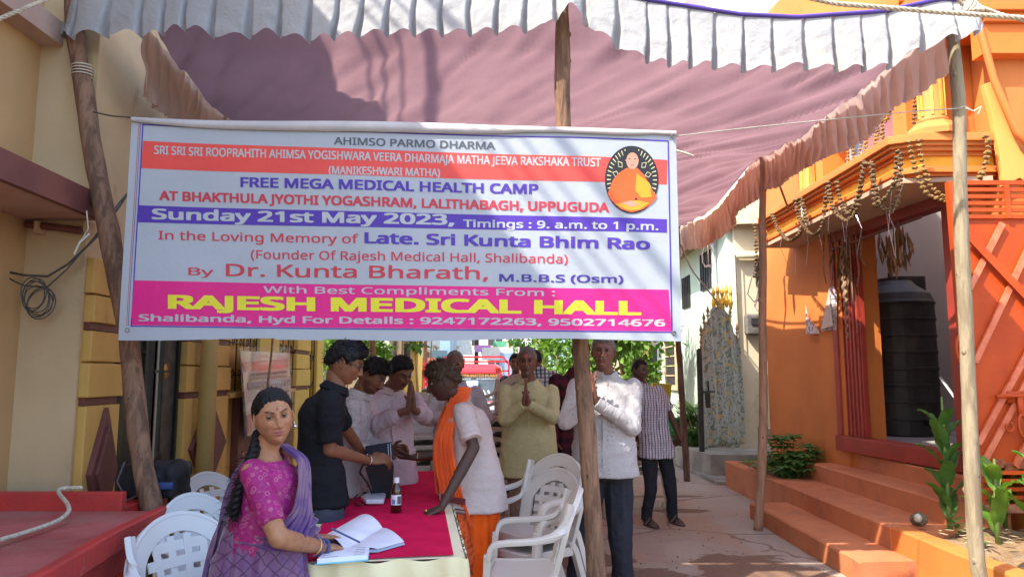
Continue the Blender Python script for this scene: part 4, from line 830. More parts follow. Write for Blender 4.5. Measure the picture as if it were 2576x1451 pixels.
# canna plants
def bigleaf(p, d, L_, w, side, m, par, bend=.5, n=9, nm='leaf'):
    d = nrm(d); s = nrm(np.cross(d, UP)+1e-4)*1.0; v = []; m5 = 5
    for i in range(n+1):
        t = i/n; dd = nrm(d-UP*bend*t*1.3); c = p+d*L_*t-UP*bend*L_*t*t*.7; ww = w*math.sin(math.pi*min(1, t**.8*.93+.07))**.8; u = nrm(np.cross(s, dd))
        for j in range(m5): q = j/(m5-1)*2-1; v.append(c+s*ww*q+u*(abs(q)*ww*.35+.006*math.sin(i*2.3+q*3)*1.5))
    f = [(i*m5+j, (i+1)*m5+j, (i+1)*m5+j+1, i*m5+j+1) for i in range(n) for j in range(m5-1)]
    return mk(nm, (np.array(v), f), m, par, smooth=True)
def canna(x, y, h_, n, seed, label, m=m_lf3, sc_l=1.):
    R_ = np.random.default_rng(seed); o = thing('canna_plant', label, 'plant', (x, y, .33), 'canna plants in the near planter')
    lean = V(R_.normal()*.06, R_.normal()*.04, 1); mk('stem', tube([(x, y, .3), V(x, y, .3)+lean*h_*.5, V(x, y, .3)+lean*h_], [.02, .016, .008], 8), m_stem, o, smooth=True)
    for k in range(n):
        t = .12+.8*k/n; p = V(x, y, .3)+lean*h_*t*.9; a = k*2.4+seed; bigleaf(p, V(math.cos(a)*.55, math.sin(a)*.55, 1.0), (.46+.2*R_.random())*sc_l*(1-.35*t), (.058+.02*R_.random())*sc_l, 1, m, o, .35+.4*R_.random())
canna(3.42, 5.95, 1.05, 13, 1, 'tallest canna plant with a dried flower tip beside the pale pole', m_lf3, .85)
canna(3.5, 5.5, .62, 7, 2, 'canna plant just right of the pale pole under the gate', m_lf2, .9); canna(3.72, 5.35, .7, 7, 3, 'canna plant below the middle of the gate bars', m_lf2); canna(4.0, 5.5, .8, 8, 4, 'canna plant behind the lower gate bars at the right', m_lf2)
canna(3.95, 6.1, .9, 8, 7, 'canna plant growing behind the gate', m_lf2); canna(3.9, 4.9, .42, 6, 8, 'small canna plant at the right edge before the gate', m_lf2, .8)
for i, (x, y) in enumerate(((3.26, 5.35), (3.62, 5.05), (3.42, 4.8), (3.35, 5.75))):
    w_ = thing('seedling', ['small bright seedling by the planter wall left of the pale pole', 'small leafy weed on the sandy soil right of the pale pole', 'tiny weed on the sandy soil in the corner', 'trailing weed beside the coconut shell'][i], 'weed', (x, y, .34), 'weeds in the near planter')
    for k in range(10): a = k*2.4; mk('leaf', leafblade(V(x, y, .34+.012*k), V(math.cos(a), math.sin(a), .5), .1, .02, bend=.3), m_lf2 if i != 3 else m_lf, w_)
R_ = np.random.default_rng(12); mk('leaf_litter', [leafblade(V(3.15+1.4*R_.random(), 4.2+1.6*R_.random(), .375), V(R_.normal(), R_.normal(), .1), .05+.05*R_.random(), .012, bend=.0) for _ in range(90)], M('straw', (.5, .38, .22), .9, (.3, .2, .1), 30), p2, kind='stuff')
cc = thing('coconut_shell', 'halved coconut shell lying at the end of the second step', 'coconut', (3.17, 5.93, .36))
cv, cf = ball((3.17, 5.93, .41), (.066, .058, .05), 16, 12); cv = cv+fbm(cv*35, 2)[:, None]*.009; mk('husk', (cv, cf), M('husk', (.18, .12, .07), .95, (.09, .055, .03), 30, bump=.8, bsc=70), cc, smooth=True)
mk('flesh', ball((3.14, 5.888, .425), (.030, .028, .034), 12, 8), M('coconut_white', (.42, .38, .32), .6, (.3, .25, .2), 12), cc, smooth=True)
# potted palm, bucket, bag on the raised pavement
pp = thing('potted_palm', 'feathery green palm in a terracotta trough by the mint wall', 'palm', (3.15, 12.9, .35))
mk('trough', box(2.95, 3.55, 12.65, 13.05, .35, .55), M('terracotta', (.32, .12, .07), .8, bump=.3), pp, bevel=.02)
gs = []; R_ = np.random.default_rng(8)
for k in range(26):
    a = k*2.4; b = V(3.22+R_.normal()*.1, 12.85+R_.normal()*.08, .55); d = V(math.cos(a)*.55, math.sin(a)*.55, 1.5+.4*R_.random()); L_ = .75+.4*R_.random(); pts = [b+nrm(d)*L_*t-UP*.42*L_*t*t for t in np.linspace(0, 1, 12)]
    mk('frond_stem', tube(pts, .006, 5), m_stem, pp)
    for t in range(2, 12):
        for s_ in (-1, 1):
            for q in (0, .5): gs.append(leafblade(pts[t]*(1-q)+pts[t-1]*q, nrm(d)*.4+s_*nrm(np.cross(d, UP))*.9-UP*.1, .21*(1-.5*abs(t/11-.45)), .009, bend=.5, n=2))
mk('fronds', gs, m_lf2, pp, kind='stuff')
bush('shrub', 'low dark shrub beneath the potted palm', 'shrub', (3.1, 12.55, .62), (.32, .2, .3), 900, .09, .02, 31, m_lf, .35)
bk = thing('bucket', 'green plastic bucket standing by the wall corner beside the palm', 'bucket', (2.72, 12.75, .35))
mk('pail', lathe([(.01, .36), (.13, .35), (.17, .78), (.18, .78), (.18, .8), (.16, .8), (.12, .4), (.01, .4)], (2.76, 12.8, 0), 24), M('green_plastic', (.02, .18, .09), .4), bk, smooth=False); mk('handle', tube([V(2.76, 12.8, .78)+V(.18*math.cos(t), 0, -.18*math.sin(t)) for t in np.linspace(0, math.pi, 10)], .005, 5), m_tin, bk)
yb = thing('shopping_bag', 'yellow woven bag hanging beside the striped shirt man', 'bag', gy(1667, 1020, 12))
q = [gy(*p, 12.) for p in ((1642, 962), (1690, 966), (1686, 1026), (1642, 1018))]; mk('pouch', prism(q, (0, .12, 0)), M('yellow_woven', (.5, .38, .02), .7, (.4, .3, .02), 60), yb, bevel=.01)
mk('handle', tube([gy(1655, 962, 12), gy(1660, 935, 12), gy(1672, 935, 12), gy(1676, 964, 12)], .008, 5), bpy.data.materials['yellow_woven'], yb)
# floral covered gate leaf
def floral(nt, base):
    co = coord(nt, (1, 1, 1)); n1 = noise(nt, co, 6.5, 2, .5, 1.2); n2 = noise(nt, co, 10, 2, .5, 2.0)
    b = mixc(nt, ramp(nt, n2, .52, .57), base, (.13, .14, .09)); return mixc(nt, ramp(nt, n1, .60, .64), b, (.45, .29, .07))
m_flo = M('floral_sheet', (.34, .32, .27), .6, (.29, .27, .22), 4, bump=.4, bsc=12, pattern=floral)
fg = thing('gate', 'open garden gate covered by a grey and yellow floral plastic sheet', 'gate', gy(1785, 1135, 11))
q0, q1 = V(gy(1768, 1135, 11.0)[0], 11.0, .42), V(gy(1873, 1115, 11.9)[0], 11.9, .42); e_ = (q1-q0)
def fgp(u, v): 
    top = 1.35+.85*np.interp(u, [0, .12, .35, .6, .8, 1], [.12, .55, .93, .98, .62, .22]); n_ = nrm(np.cross(e_, UP)); wv = .018*np.sin(u*26+v*2)+.012*np.sin(u*55+v*7)*v
    P_ = q0+e_*u+UP*(top*v)-n_*wv*-1; return P_
v_ = np.array([fgp(u, t) for u in np.linspace(0.02, 1, 50) for t in np.linspace(0.02, 1, 40)]); f_ = [(i*40+j, (i+1)*40+j, (i+1)*40+j+1, i*40+j+1) for i in range(49) for j in range(39)]
fs = mk('plastic_sheet', (v_, f_), m_flo, fg, smooth=True); sm = fs.modifiers.new('s', 'SOLIDIFY'); sm.thickness = .02
mk('frame', [tube([q0, q0+UP*1.5], .03, 8), bar(q0+UP*.0+V(-.03, -.04, 0), q0+UP*1.48+V(-.03, -.04, 0), .06, .03)], m_dark, fg)
for k in range(7):
    u = [.0, .06, .12, .2, .62, .75, .9][k]; p = fgp(u, 1); mk('spear', lathe([(.012, 0), (.012, .1), (.03, .12), (.012, .15), (.028, .19), (.001, .28)], p-UP*.05, 8), M('gold_spear', (.3, .18, .06), .5, metal=.4) if k == 0 else bpy.data.materials['gold_spear'], fg)
mk('bolt', [bar(q0+V(-.05, -.08, .86), q0+V(.22, .1, .86), .03, .03), bar(q0+V(.1, -.03, .86), q0+V(.1, -.03, 1.02), .02, .02), box(q0[0]+.06, q0[0]+.12, 10.95, 11.0, 1.05, 1.27)], m_dark, fg)
mk('gate_crest', [lathe([(.02, 0), (.04, .1), (.02, .2), (.035, .26), (.001, .38)], fgp(.45, 1)+V(-.08+.06*k, -.02*k, -.05+.03*(k % 2)), 8) for k in range(5)], m_gold, fg)
# ================= red push cart, bag, rope =================
m_cart = M('red_cart_paint', (.50, .035, .028), .6, (.38, .035, .03), 5, 7, bump=.35, bsc=30, dirt=(.45, .33, .28), dsc=7, dlo=.62, damt=.5)
m_cartt = M('dusty_red_top', (.42, .11, .10), .75, (.32, .065, .055), 3, 7, bump=.4, bsc=18, dirt=(.30, .17, .13), dsc=2.4, dlo=.45, damt=.7)
ct = thing('push_cart', 'old red wooden push cart with a worn plank top at the left', 'cart', (-2.3, 3.1, 0))
ed = [gz(395, 1305, .85), gz(165, 1451, .85)]; ex = lambda y: np.interp(y, [ed[1][1], ed[0][1]], [ed[1][0], ed[0][0]])-.08
for k in range(5):
    y0 = 2.0+k*.37; mk('plank', prism([(-3.35, y0, .81), (ex(y0)-.03, y0, .81), (ex(y0+.366)-.03, y0+.366, .81), (-3.35, y0+.366, .81)], (0, 0, .03)), m_cartt, ct, bevel=.003)
mk('side_rail', sweep([(ex(y)-.015, y, .815) for y in (1.95, 2.6, 3.2, 3.86)], rr(.05, .10, .15), UP), m_cart, ct, bevel=.004)
mk('back_rail', box(-3.35, -1.98, 3.85, 3.9, .80, .93), m_cart, ct, bevel=.006); mk('front_rail', box(-3.35, -1.55, 1.93, 1.98, .75, .86), m_cart, ct)
mk('under_rail', [sweep([(ex(y)-.06, y, .70) for y in (1.95, 3.8)], rr(.05, .12, .1), UP), box(-3.3, -1.8, 3.6, 3.68, .66, .8), box(-2.0, -1.75, 3.5, 3.8, .72, .8)], m_cart, ct)
for x, y in ((-1.78, 3.55), (-1.72, 2.35), (-3.1, 3.55)): mk('leg', bar((x, y, .8), (x+.02, y, 0), .07, .07), m_cart, ct)
for y in (2.4, 3.4):
    a = np.linspace(0, 2*math.pi, 25); c = V(-1.95, y, .33); wh = mk('wheel', tube([c+V(0, .33*math.cos(t), .33*math.sin(t)) for t in a], .022, 8), m_dark, ct, smooth=True)
    mk('spokes', [tube([c, c+V(0, .32*math.cos(t), .32*math.sin(t))], .004, 4) for t in np.linspace(0, 6, 14)], m_tin, wh)
rope('rope', [gz(-60, 1375, .87), gz(60, 1340, .87), gz(150, 1310, .87), gz(185, 1278, .90), V(-2.35, 3.87, .95), V(-2.2, 3.88, .95)], .010, 'white cord lying across the red cart top', m=m_rope, braid=False)
mk('rear_deck', box(-3.35, -2.0, 3.9, 4.4, .78, .84), m_cart, ct)
bg_ = thing('bag', 'black and blue travel bag on the far end of the red cart', 'bag', (-2.1, 4.3, .85))
c = V(-2.02, 4.27, .95); v, f, n_ = remesh([box(c[0]-.16, c[0]+.16, 4.17, 4.4, .85, 1.03), ball(c+V(0, 0, .0), (.17, .13, .09), 16, 10), ball(c+V(.13, 0, .03), (.06, .12, .07), 12, 8)], .012, 5)
v = v+n_*fbm(v*14, 3)[:, None]*.010; mk('body', (v, f), M('black_fabric', (.018, .018, .022), .7, bump=.5, bsc=60, spec=.3), bg_, smooth=True)
mk('flap', box(c[0]+.05, c[0]+.165, 4.13, 4.16, .90, .94), M('blue_fabric', (.02, .05, .16), .6), bg_, bevel=.01); mk('strap', tube([c+V(-.1, -.14, .1), c+V(-.12, -.17, 0), c+V(-.06, -.17, -.1), c+V(.04, -.16, -.05)], .006, 6), bpy.data.materials['grey_cable'], bg_, smooth=True)
# ================= plastic chairs =================
def plastic(n, c, r=.38): return M(n, c, r, tuple(x*.95 for x in c), 4, bump=.04, bsc=60, spec=.5, dirt=tuple(x*.6 for x in c), dsc=6, dlo=.62, damt=.35)
m_pl = plastic('white_plastic', (.66, .68, .68)); m_pl2 = plastic('tan_plastic', (.40, .31, .22)); m_pl3 = plastic('off_white_plastic', (.58, .54, .49)); m_pl4 = plastic('brown_plastic', (.25, .14, .09))
def backpt(u, v):      # chair faces +Y; back surface
    w_ = .225+.035*math.sin(v*2.2); x = u*w_; z = .42+.44*v; y = -.20-.13*v-.05*(1-(u*u))*(.6+.4*v)+.045
    return V(x, y, z)
def bn_(u, v): a = backpt(u+.02, v)-backpt(u-.02, v); b = backpt(u, v+.02)-backpt(u, v-.02); return nrm(np.cross(a, b))
def ribbon(uvs, w_, th, o=0., flip=1):
    pts = [backpt(*q)-bn_(*q)*-o for q in uvs]; ups = np.array([-bn_(*q) for q in uvs]); return sweep(pts, [(-w_/2, -th/2), (w_/2, -th/2), (w_/2, th/2), (-w_/2, th/2)], ups)
def chair_parts(lattice=True):
    out = {}; T_ = np.linspace(0, math.pi, 33)
    outer = [(math.cos(t)*1.0, .5+.5*math.sin(t)) for t in T_]; outer = [(1, .0), (1, .25)]+outer[0:]+[(-1, .25), (-1, .0)]
    outer = [(max(-1, min(1, u)), v) for u, v in outer]; uv = []
    for u, v in outer: uv.append((u*.86, v*.90 if v > .5 else v*.9))
    out['frame'] = join(ribbon(uv, .085, .010), ribbon([(u*1.14/1.0 if abs(u) > 0 else u, v*1.07 if v > .3 else v) for u, v in uv], .012, .034, .010))
    st = []
    for k in range(4):
        u = -.48+.32*k; st.append(('v', [(u*(.72+.28*v), v) for v in np.linspace(.02, .78 if abs(u) < .4 else .70, 9)]))
    for k in range(5):
        v = .13+.14*k; m_ = .62 if v < .6 else .5; st.append(('h', [(u, v) for u in np.linspace(-m_, m_, 9)]))
    out['strips'] = [ribbon(q, .034 if t == 'v' else .042, .006, .002*math.cos(i*3.1)) for i, (t, q) in enumerate(st)]
    # seat
    def seat(u, v): x = u*(.235-.02*v); y = -.19+.43*v; z = .425-.018*(1-u*u)*math.sin(v*3.1)-(.03*max(0, (v-.85)/.15)**2); return (x, y, z)
    top = np.array([[seat(u, v) for u in np.linspace(-1, 1, 15)] for v in np.linspace(0, 1, 14)]); bot = top-V(0, 0, .012)
    ring_ = [np.concatenate([top[i], bot[i][::-1]]) for i in range(14)]; out['seat'] = join(rings(ring_), sweep([(x, .235-.02*abs(x)*3, .405) for x in np.linspace(-.21, .21, 9)], rr(.02, .045), UP), bar((-.225, -.18, .405), (-.215, .22, .405), .018, .05), bar((.225, -.18, .405), (.215, .22, .405), .018, .05))
    for s_ in (-1, 1):
        a = backpt(s_*.93, .62); P_ = [backpt(s_*.93, .86), a, V(s_*.262, -.20, .66), V(s_*.285, -.09, .635), V(s_*.295, .06, .63), V(s_*.292, .17, .625), V(s_*.288, .205, .60), V(s_*.278, .215, .54)]
        t = np.linspace(0, 1, len(P_)); tt = np.linspace(0, 1, 26); Q = np.stack([np.interp(tt, t, np.array(P_)[:, i]) for i in range(3)], 1)
        for _ in range(4): Q[1:-1] = (Q[:-2]+Q[2:]+Q[1:-1])/3
        ups = np.array([nrm(V(s_*.5*(1-min(1, x*2.4)), -.75*(1-min(1, x*2.0)), .15+min(1, x*2))) if x < .8 else nrm(V(0, (x-.8)*9, 1)) for x in tt])
        out['arm%d' % s_] = sweep(Q, [(-.026, -.004), (-.026, .006), (0, .011), (.026, .006), (.026, -.004), (.022, -.02), (0, -.008), (-.022, -.02)], ups)
        out['leg%d' % s_] = sweep([V(s_*.278, .215, .56), V(s_*.268, .222, .42), V(s_*.275, .25, .2), V(s_*.285, .27, 0)], [(-.024, -.02), (.024, -.02), (.016, .02), (-.016, .02)], V(0, 1, 0))
        out['rleg%d' % s_] = sweep([V(s_*.215, -.16, .46), V(s_*.225, -.2, .40), V(s_*.24, -.27, .2), V(s_*.255, -.33, 0)], [(-.024, -.02), (.024, -.02), (.016, .02), (-.016, .02)], V(0, 1, 0))
    return out
CP = chair_parts()
def chair_proto(m, detail=True):
    c = thing('plastic_chair', 'x', 'chair')
    def q(n, g): return mk(n, g, m, c, local=True, smooth=False, bevel=.0025 if detail else 0)
    fr_ = q('backrest', CP['frame'])
    if detail:
        for s_ in CP['strips']: mk('backrest_strip', s_, m, fr_, local=True)
    else: mk('lattice', join(*CP['strips']), m, fr_, local=True)
    q('seat', CP['seat'])
    for s_ in (-1, 1): q('arm', CP['arm%d' % s_]); q('leg', CP['leg%d' % s_]); q('leg', CP['rleg%d' % s_])
    return c
CH = {}
def chair(key, x, y, ang, label, group, z=0., m=None, detail=True, tilt=0):
    if key not in CH: CH[key] = chair_proto(m, detail); c = CH[key]; CH[key+'!'] = 1
    else: c = copy_tree(CH[key])
    c.location = (x, y, z); c.scale = (1.06, .90, 1.06); c.rotation_euler = (tilt, 0, ang); c['label'] = label; c['group'] = group; return c
face = lambda fx_, fy_: math.atan2(fy_, fx_)-math.pi/2
GL = 'white plastic armchairs left of the table'
chair('w', -1.27, 3.30, face(.86, -.5), 'nearest white plastic armchair at the bottom left before the red cart', GL, m=m_pl)
chair('w', -1.43, 3.88, face(.93, -.36), 'middle white plastic armchair behind the woman in the purple saree', GL)
chair('w', -1.70, 4.74, face(.93, -.36), 'rearmost of the three white armchairs beside the yellow drain pipe', GL)
chair('o', .08, 4.26, face(-1, .05), 'white plastic armchair facing the table seen from its side', 'white plastic armchairs right of the table', m=m_pl3)
chair('o', .10, 4.87, face(-.75, -.66), 'off white armchair turned towards the table behind the side facing one', 'white plastic armchairs right of the table')
chair('o', .12, 4.95, face(-.75, -.66), 'upper chair stacked on the off white armchair', 'white plastic armchairs right of the table', z=.085)
for st, (x, y, a, n, z0, key, mm, d) in enumerate(((.06, 8.0, face(-.35, -.9), 7, 0, 't', m_pl2, False), (-.95, 8.3, face(.3, -.95), 5, 0, 'g', plastic('grey_plastic', (.4, .38, .34)), False), (-1.6, 8.6, face(.6, -.8), 4, 0, 'g', None, False), (1.52, 8.75, face(-.3, -.9), 6, 0, 't', None, False), (.72, 8.4, face(-.1, -1), 2, 0, 'b', m_pl4, False))):
    pl_ = ['tall tan stack left of the cream kurta man', 'grey chair stack behind the praying man in pink', 'grey chair stack behind the bending man', 'tan chair stack left of the striped shirt man', 'brown chair pile behind the cream kurta man'][st]
    for k in range(n):
        wv_ = ['lowest', 'second', 'third', 'fourth', 'fifth', 'sixth', 'topmost'][k if k < n-1 else 6]
        chair(key, x-.012*k, y+.02*k, a, f'{wv_} chair up in the {pl_}' if wv_ != 'topmost' else f'topmost chair of the {pl_}', 'stacked plastic chairs', z=.105*k, m=mm, detail=d)
for x, y, lab in ((-.62, 9.4, 'grey chair in a row beyond the praying man'), (-.2, 9.6, 'grey chair in a row behind the man in glasses'), (-1.15, 9.8, 'grey chair at the back left below the bush')):
    chair('g', x, y, face(.3, -1), lab, 'grey plastic chairs at the back')
# ================= table =================
TA, TB, TC, TD = V(-.90, 3.16, .75), V(-.235, 3.28, .75), V(-.60, 6.1, .75), V(-1.24, 6.05, .75)
tb = thing('table', 'long table under a pleated cream cloth skirt', 'table', (-.75, 4.6, 0))
mk('tabletop', prism([TA-V(0, 0, .03), TB-V(0, 0, .03), TC-V(0, 0, .03), TD-V(0, 0, .03)], (0, 0, .025)), m_brown, tb)
for p in (TA, TB, TC, TD): c = (TA+TB+TC+TD)/4; q = p+(c-p)*.1; mk('leg', tube([(q[0], q[1], 0), (q[0], q[1], .72)], .015, 8), m_dark, tb)
m_satin = M('cream_satin', (.80, .73, .45), .42, (.70, .62, .37), 3, bump=.3, bsc=8, sheen=.3, spec=.5)
m_run = M('crimson_felt', (.60, .012, .075), .9, (.52, .01, .06), 8, bump=.25, bsc=120, spec=.05)
Q_ = [TA+V(-.03, -.02, 0), TB+V(.035, -.02, 0), TC+V(.035, .02, 0), TD+V(-.03, .02, 0)]
peri = [];
for i in range(4):
    a, b = Q_[i], Q_[(i+1) % 4]; n = int(np.linalg.norm(b-a)/.008)
    for k in range(n): peri.append((a+(b-a)*k/n, nrm(np.cross(b-a, UP)), i*3.3+np.linalg.norm(b-a)*k/n))
rows = []
for j, v in enumerate(np.linspace(0, 1, 22)):
    row = []
    for p, nn, s in peri:
        amp = .010+.034*v**.6; q = .5+.5*math.sin(s*52+2.2*math.sin(s*7)+3*v*math.sin(s*9)); row.append(p+nn*(amp*q+.02*v+.004)-UP*(.72*v)*(1) + UP*(.006*(1-v)*math.sin(s*30))+V(0, 0, .001))
    rows.append(row)
rows = np.array(rows); rows += (fbm(rows.reshape(-1, 3)*V(14, 14, 5), 2)[:, None]*.010).reshape(rows.shape[0], rows.shape[1], 1)*np.linspace(0, 1, 22)[:, None, None]
cl = mk('tablecloth', join(rings(rows, True, False), ([tuple(p+UP*.001) for p, _, _ in peri], [tuple(range(len(peri)))])), m_satin, None, smooth=True, label='cream satin tablecloth with a gathered skirt hanging from the table edges', cat='tablecloth')
def runner(u, v):
    A = TA[:, None]*(1-u)+TB[:, None]*u; B = TD[:, None]*(1-u)+TC[:, None]*u; P_ = A*(1-v)+B*v; cx_ = (TA+TB+TC+TD)[:, None]/4
    P_ = P_+(cx_-P_)*V(.03, .002, 0)[:, None]; P_[2] = .756+.0025*vnoise(np.stack([u*5, v*14, 0*u], 1)); return P_
mk('table_runner', grid(runner, 30, 90), m_run, None, smooth=True, label='crimson felt runner covering the table top', cat='table runner')
# ---- things on the table
zt = .762
m_paper = M('white_paper', (.72, .74, .82), .7, bump=.05)
nb = thing('notebook', 'open ruled notebook with curling pages under the woman\'s hands', 'notebook', gz(900, 1350, zt))
A_, B_, C_, D_ = gz(835, 1336, zt), gz(985, 1385, zt), gz(1017, 1366, zt), gz(910, 1302, zt)
sp0, sp1 = gz(868, 1392, zt), gz(958, 1330, zt); L0, L1 = gz(800, 1345, zt), gz(880, 1302, zt); R0, R1 = gz(925, 1384, zt), gz(1016, 1366, zt)
def page(a0, a1, b0, b1, hgt, z):
    def fn(u, v):
        P_ = (a0[:, None]*(1-v)+a1[:, None]*v)*(1-u)+(b0[:, None]*(1-v)+b1[:, None]*v)*u; P_[2] = zt+z+hgt*np.sin(np.pi*np.clip(u, 0, 1))**.8*(.7+.3*v)+.001; return P_
    return grid(fn, 16, 8)
ls0, ls1 = gz(812, 1382, zt), gz(930, 1322, zt)
mk('page', page(gz(868, 1388, zt), gz(962, 1330, zt), gz(812, 1352, zt), gz(900, 1302, zt), .035, .006), m_paper, nb, smooth=True)
def ruled(nt, base):
    co = coord(nt); sep = N(nt, 'SeparateXYZ'); nt.links.new(co, sep.inputs[0]); s = math_(nt, 'FRACT', math_(nt, 'MULTIPLY', math_(nt, 'ADD', sep.outputs[1], math_(nt, 'MULTIPLY', sep.outputs[0], -.35)), 55)); return mixc(nt, math_(nt, 'GREATER_THAN', s, .86), base, (.45, .47, .62))
mk('page', page(gz(868, 1388, zt), gz(962, 1330, zt), gz(950, 1384, zt), gz(1017, 1366, zt), .014, .006), M('ruled_paper', (.7, .72, .8), .7, pattern=ruled), nb, smooth=True)
mk('cover', prism([gz(800, 1360, zt), gz(868, 1392, zt), gz(952, 1388, zt), gz(1018, 1369, zt), gz(962, 1334, zt), gz(895, 1308, zt)], (0, 0, .005)), M('cover_blue', (.35, .45, .6), .5), nb)
pd = thing('receipt_pad', 'thick receipt pad with blue backing at the near corner of the table', 'pad', gz(860, 1400, zt))
q = [gz(797, 1418, zt), gz(925, 1407, zt), gz(929, 1386, zt), gz(822, 1390, zt)]; mk('paper_block', prism(q, (0, 0, .02)), m_paper, pd, bevel=.002); mk('backing', prism([gz(790, 1421, zt), gz(926, 1410, zt), gz(930, 1386, zt), gz(818, 1390, zt)], (0, 0, .002)), M('pad_blue', (.2, .5, .6), .6), pd)
for k in range(5): a = q[0]*(1-.2*k-.1)+q[3]*(.2*k+.1); b = q[1]*(1-.2*k-.1)+q[2]*(.2*k+.1); mk('print_line', bar(a*.93+b*.07+V(0, 0, .0208), a*(.78 if k else .6)+b*(.22 if k else .4)+V(0, 0, .0208), .002, .0006), col['grey'], pd); mk('print_line', bar(a*.3+b*.7+V(0, 0, .0208), a*.08+b*.92+V(0, 0, .0208), .002, .0006), col['grey'], pd)
bo_ = thing('medicine_bottle', 'brown medicine bottle with white cap and printed label on the runner', 'bottle', gz(996, 1288, zt)); c = gz(996, 1286, zt)
rb = .031; mk('glass', lathe([(.01, 0), (rb, .002), (rb, .115), (rb*.85, .135), (.014, .152), (.0135, .165)], c, 28), M('brown_glass', (.045, .012, .006), .12, spec=.6, coat=.5), bo_, smooth=True)
mk('cap', lathe([(.016, .158), (.0165, .184), (.014, .186), (.001, .186)], c, 20), M('white_cap', (.7, .7, .72), .4), bo_, smooth=False)
lb = [c+V((rb+.0008)*math.sin(a), -(rb+.0008)*math.cos(a), 0) for a in np.linspace(-.9, 1.2, 14)]
mk('label_paper', ([tuple(p+V(0, 0, z)) for z in (.04, .095) for p in lb], [(i, i+1, 14+i+1, 14+i) for i in range(13)]), M('label_white', (.68, .7, .74), .5), bo_, smooth=True)
lb2 = [c+V((rb+.0014)*math.sin(a), -(rb+.0014)*math.cos(a), 0) for a in np.linspace(.35, 1.1, 8)]
mk('label_print', ([tuple(p+V(0, 0, z)) for z in (.045, .088) for p in lb2], [(i, i+1, 8+i+1, 8+i) for i in range(7)]), col['grey'], bo_); lb3 = [c+V((rb+.0014)*math.sin(a), -(rb+.0014)*math.cos(a), 0) for a in np.linspace(-.6, 0, 8)]
mk('label_figure', ([tuple(p+V(0, 0, z)) for z in (.045, .07) for p in lb3], [(i, i+1, 8+i+1, 8+i) for i in range(7)]), M('label_blue', (.12, .2, .45), .5), bo_)
dv = thing('white_device', 'white wedge shaped plastic pulse meter lying on the runner', 'device', gz(940, 1262, zt))
a, b = gz(908, 1258, zt), gz(970, 1252, zt); mk('body', prism([a, gz(920, 1268, zt), gz(965, 1268, zt), b, gz(966, 1240, zt), gz(925, 1248, zt)], (0, 0, .028)), m_paper if False else M('white_abs', (.66, .68, .74), .35), dv, bevel=.008)
sc2 = thing('plastic_ruler', 'short clear plastic strip lying behind the white device', 'ruler', gz(920, 1242, zt)); mk('strip', prism([gz(898, 1243, zt), gz(940, 1240, zt), gz(940, 1232, zt), gz(898, 1235, zt)], (0, 0, .02)), M('clear_plastic', (.6, .6, .64), .2, alpha=.6), sc2)
m_cuff = M('black_cuff', (.025, .027, .03), .75, bump=.4, bsc=120)
cf_ = thing('pressure_monitor', 'black blood pressure cuff and case held up over the table', 'medical device', gy(950, 1200, 4.62))
def quad(ps, th=.012): return prism([gy(*p[:2], p[2]) for p in ps], (0, th, 0))
mk('cuff', quad(((918, 1122, 4.62), (984, 1111, 4.62), (986, 1160, 4.62), (990, 1172, 4.6), (928, 1183, 4.6), (920, 1160, 4.62)), .02), M('cuff_blue_black', (.012, .013, .022), .8, bump=.3, bsc=150), cf_, bevel=.004)
mk('cuff', quad(((918, 1175, 4.57), (990, 1172, 4.6), (988, 1215, 4.72), (983, 1250, 4.8), (938, 1262, 4.75), (936, 1230, 4.7), (928, 1205, 4.62)), .02), m_cuff, cf_, bevel=.004)
mk('case', quad(((936, 1208, 4.78), (980, 1202, 4.8), (987, 1250, 4.88), (940, 1262, 4.84)), .02), m_cuff, cf_, bevel=.003)
for k, (a, b) in enumerate((((982, 1114), (985, 1168)), ((976, 1116), (979, 1168)))): mk('edge_print', bar(gy(*a, 4.615), gy(*b, 4.60), .004, .001, up=V(0, 1, 0)), col['white'], cf_)
v, f = text_geo('OK', .02); v = v/v[:, 0].max()*.028; o_ = gy(982, 1168, 4.59); mk('lettering', (np.stack([o_[0]-v[:, 1], np.full(len(v), o_[1]), o_[2]+v[:, 0]], 1), f), col['white'], cf_)
for a, b in (((944, 1214), (974, 1208)), ((944, 1250), (978, 1244)), ((944, 1214), (946, 1250)), ((974, 1208), (979, 1244)), ((950, 1240), (962, 1222)), ((962, 1222), (972, 1236)), ((952, 1226), (968, 1228)), ((955, 1244), (966, 1232))): mk('case_print', bar(gy(*a, 4.80), gy(*b, 4.80), .003, .001, up=V(0, 1, 0)), col['white'], cf_)
mk('hose', tube([gy(932, 1160, 4.6), gy(912, 1170, 4.6), gy(905, 1188, 4.62), gy(925, 1215, 4.65), gy(936, 1240, 4.7)], .006, 8), m_dark, cf_, smooth=True)
mk('hose', tube([gz(935, 1240, zt+.02), gz(905, 1238, zt+.01), gz(888, 1255, zt+.006), gz(900, 1270, zt+.006), gz(915, 1268, zt+.01)], .005, 8), m_dark, cf_, smooth=True)
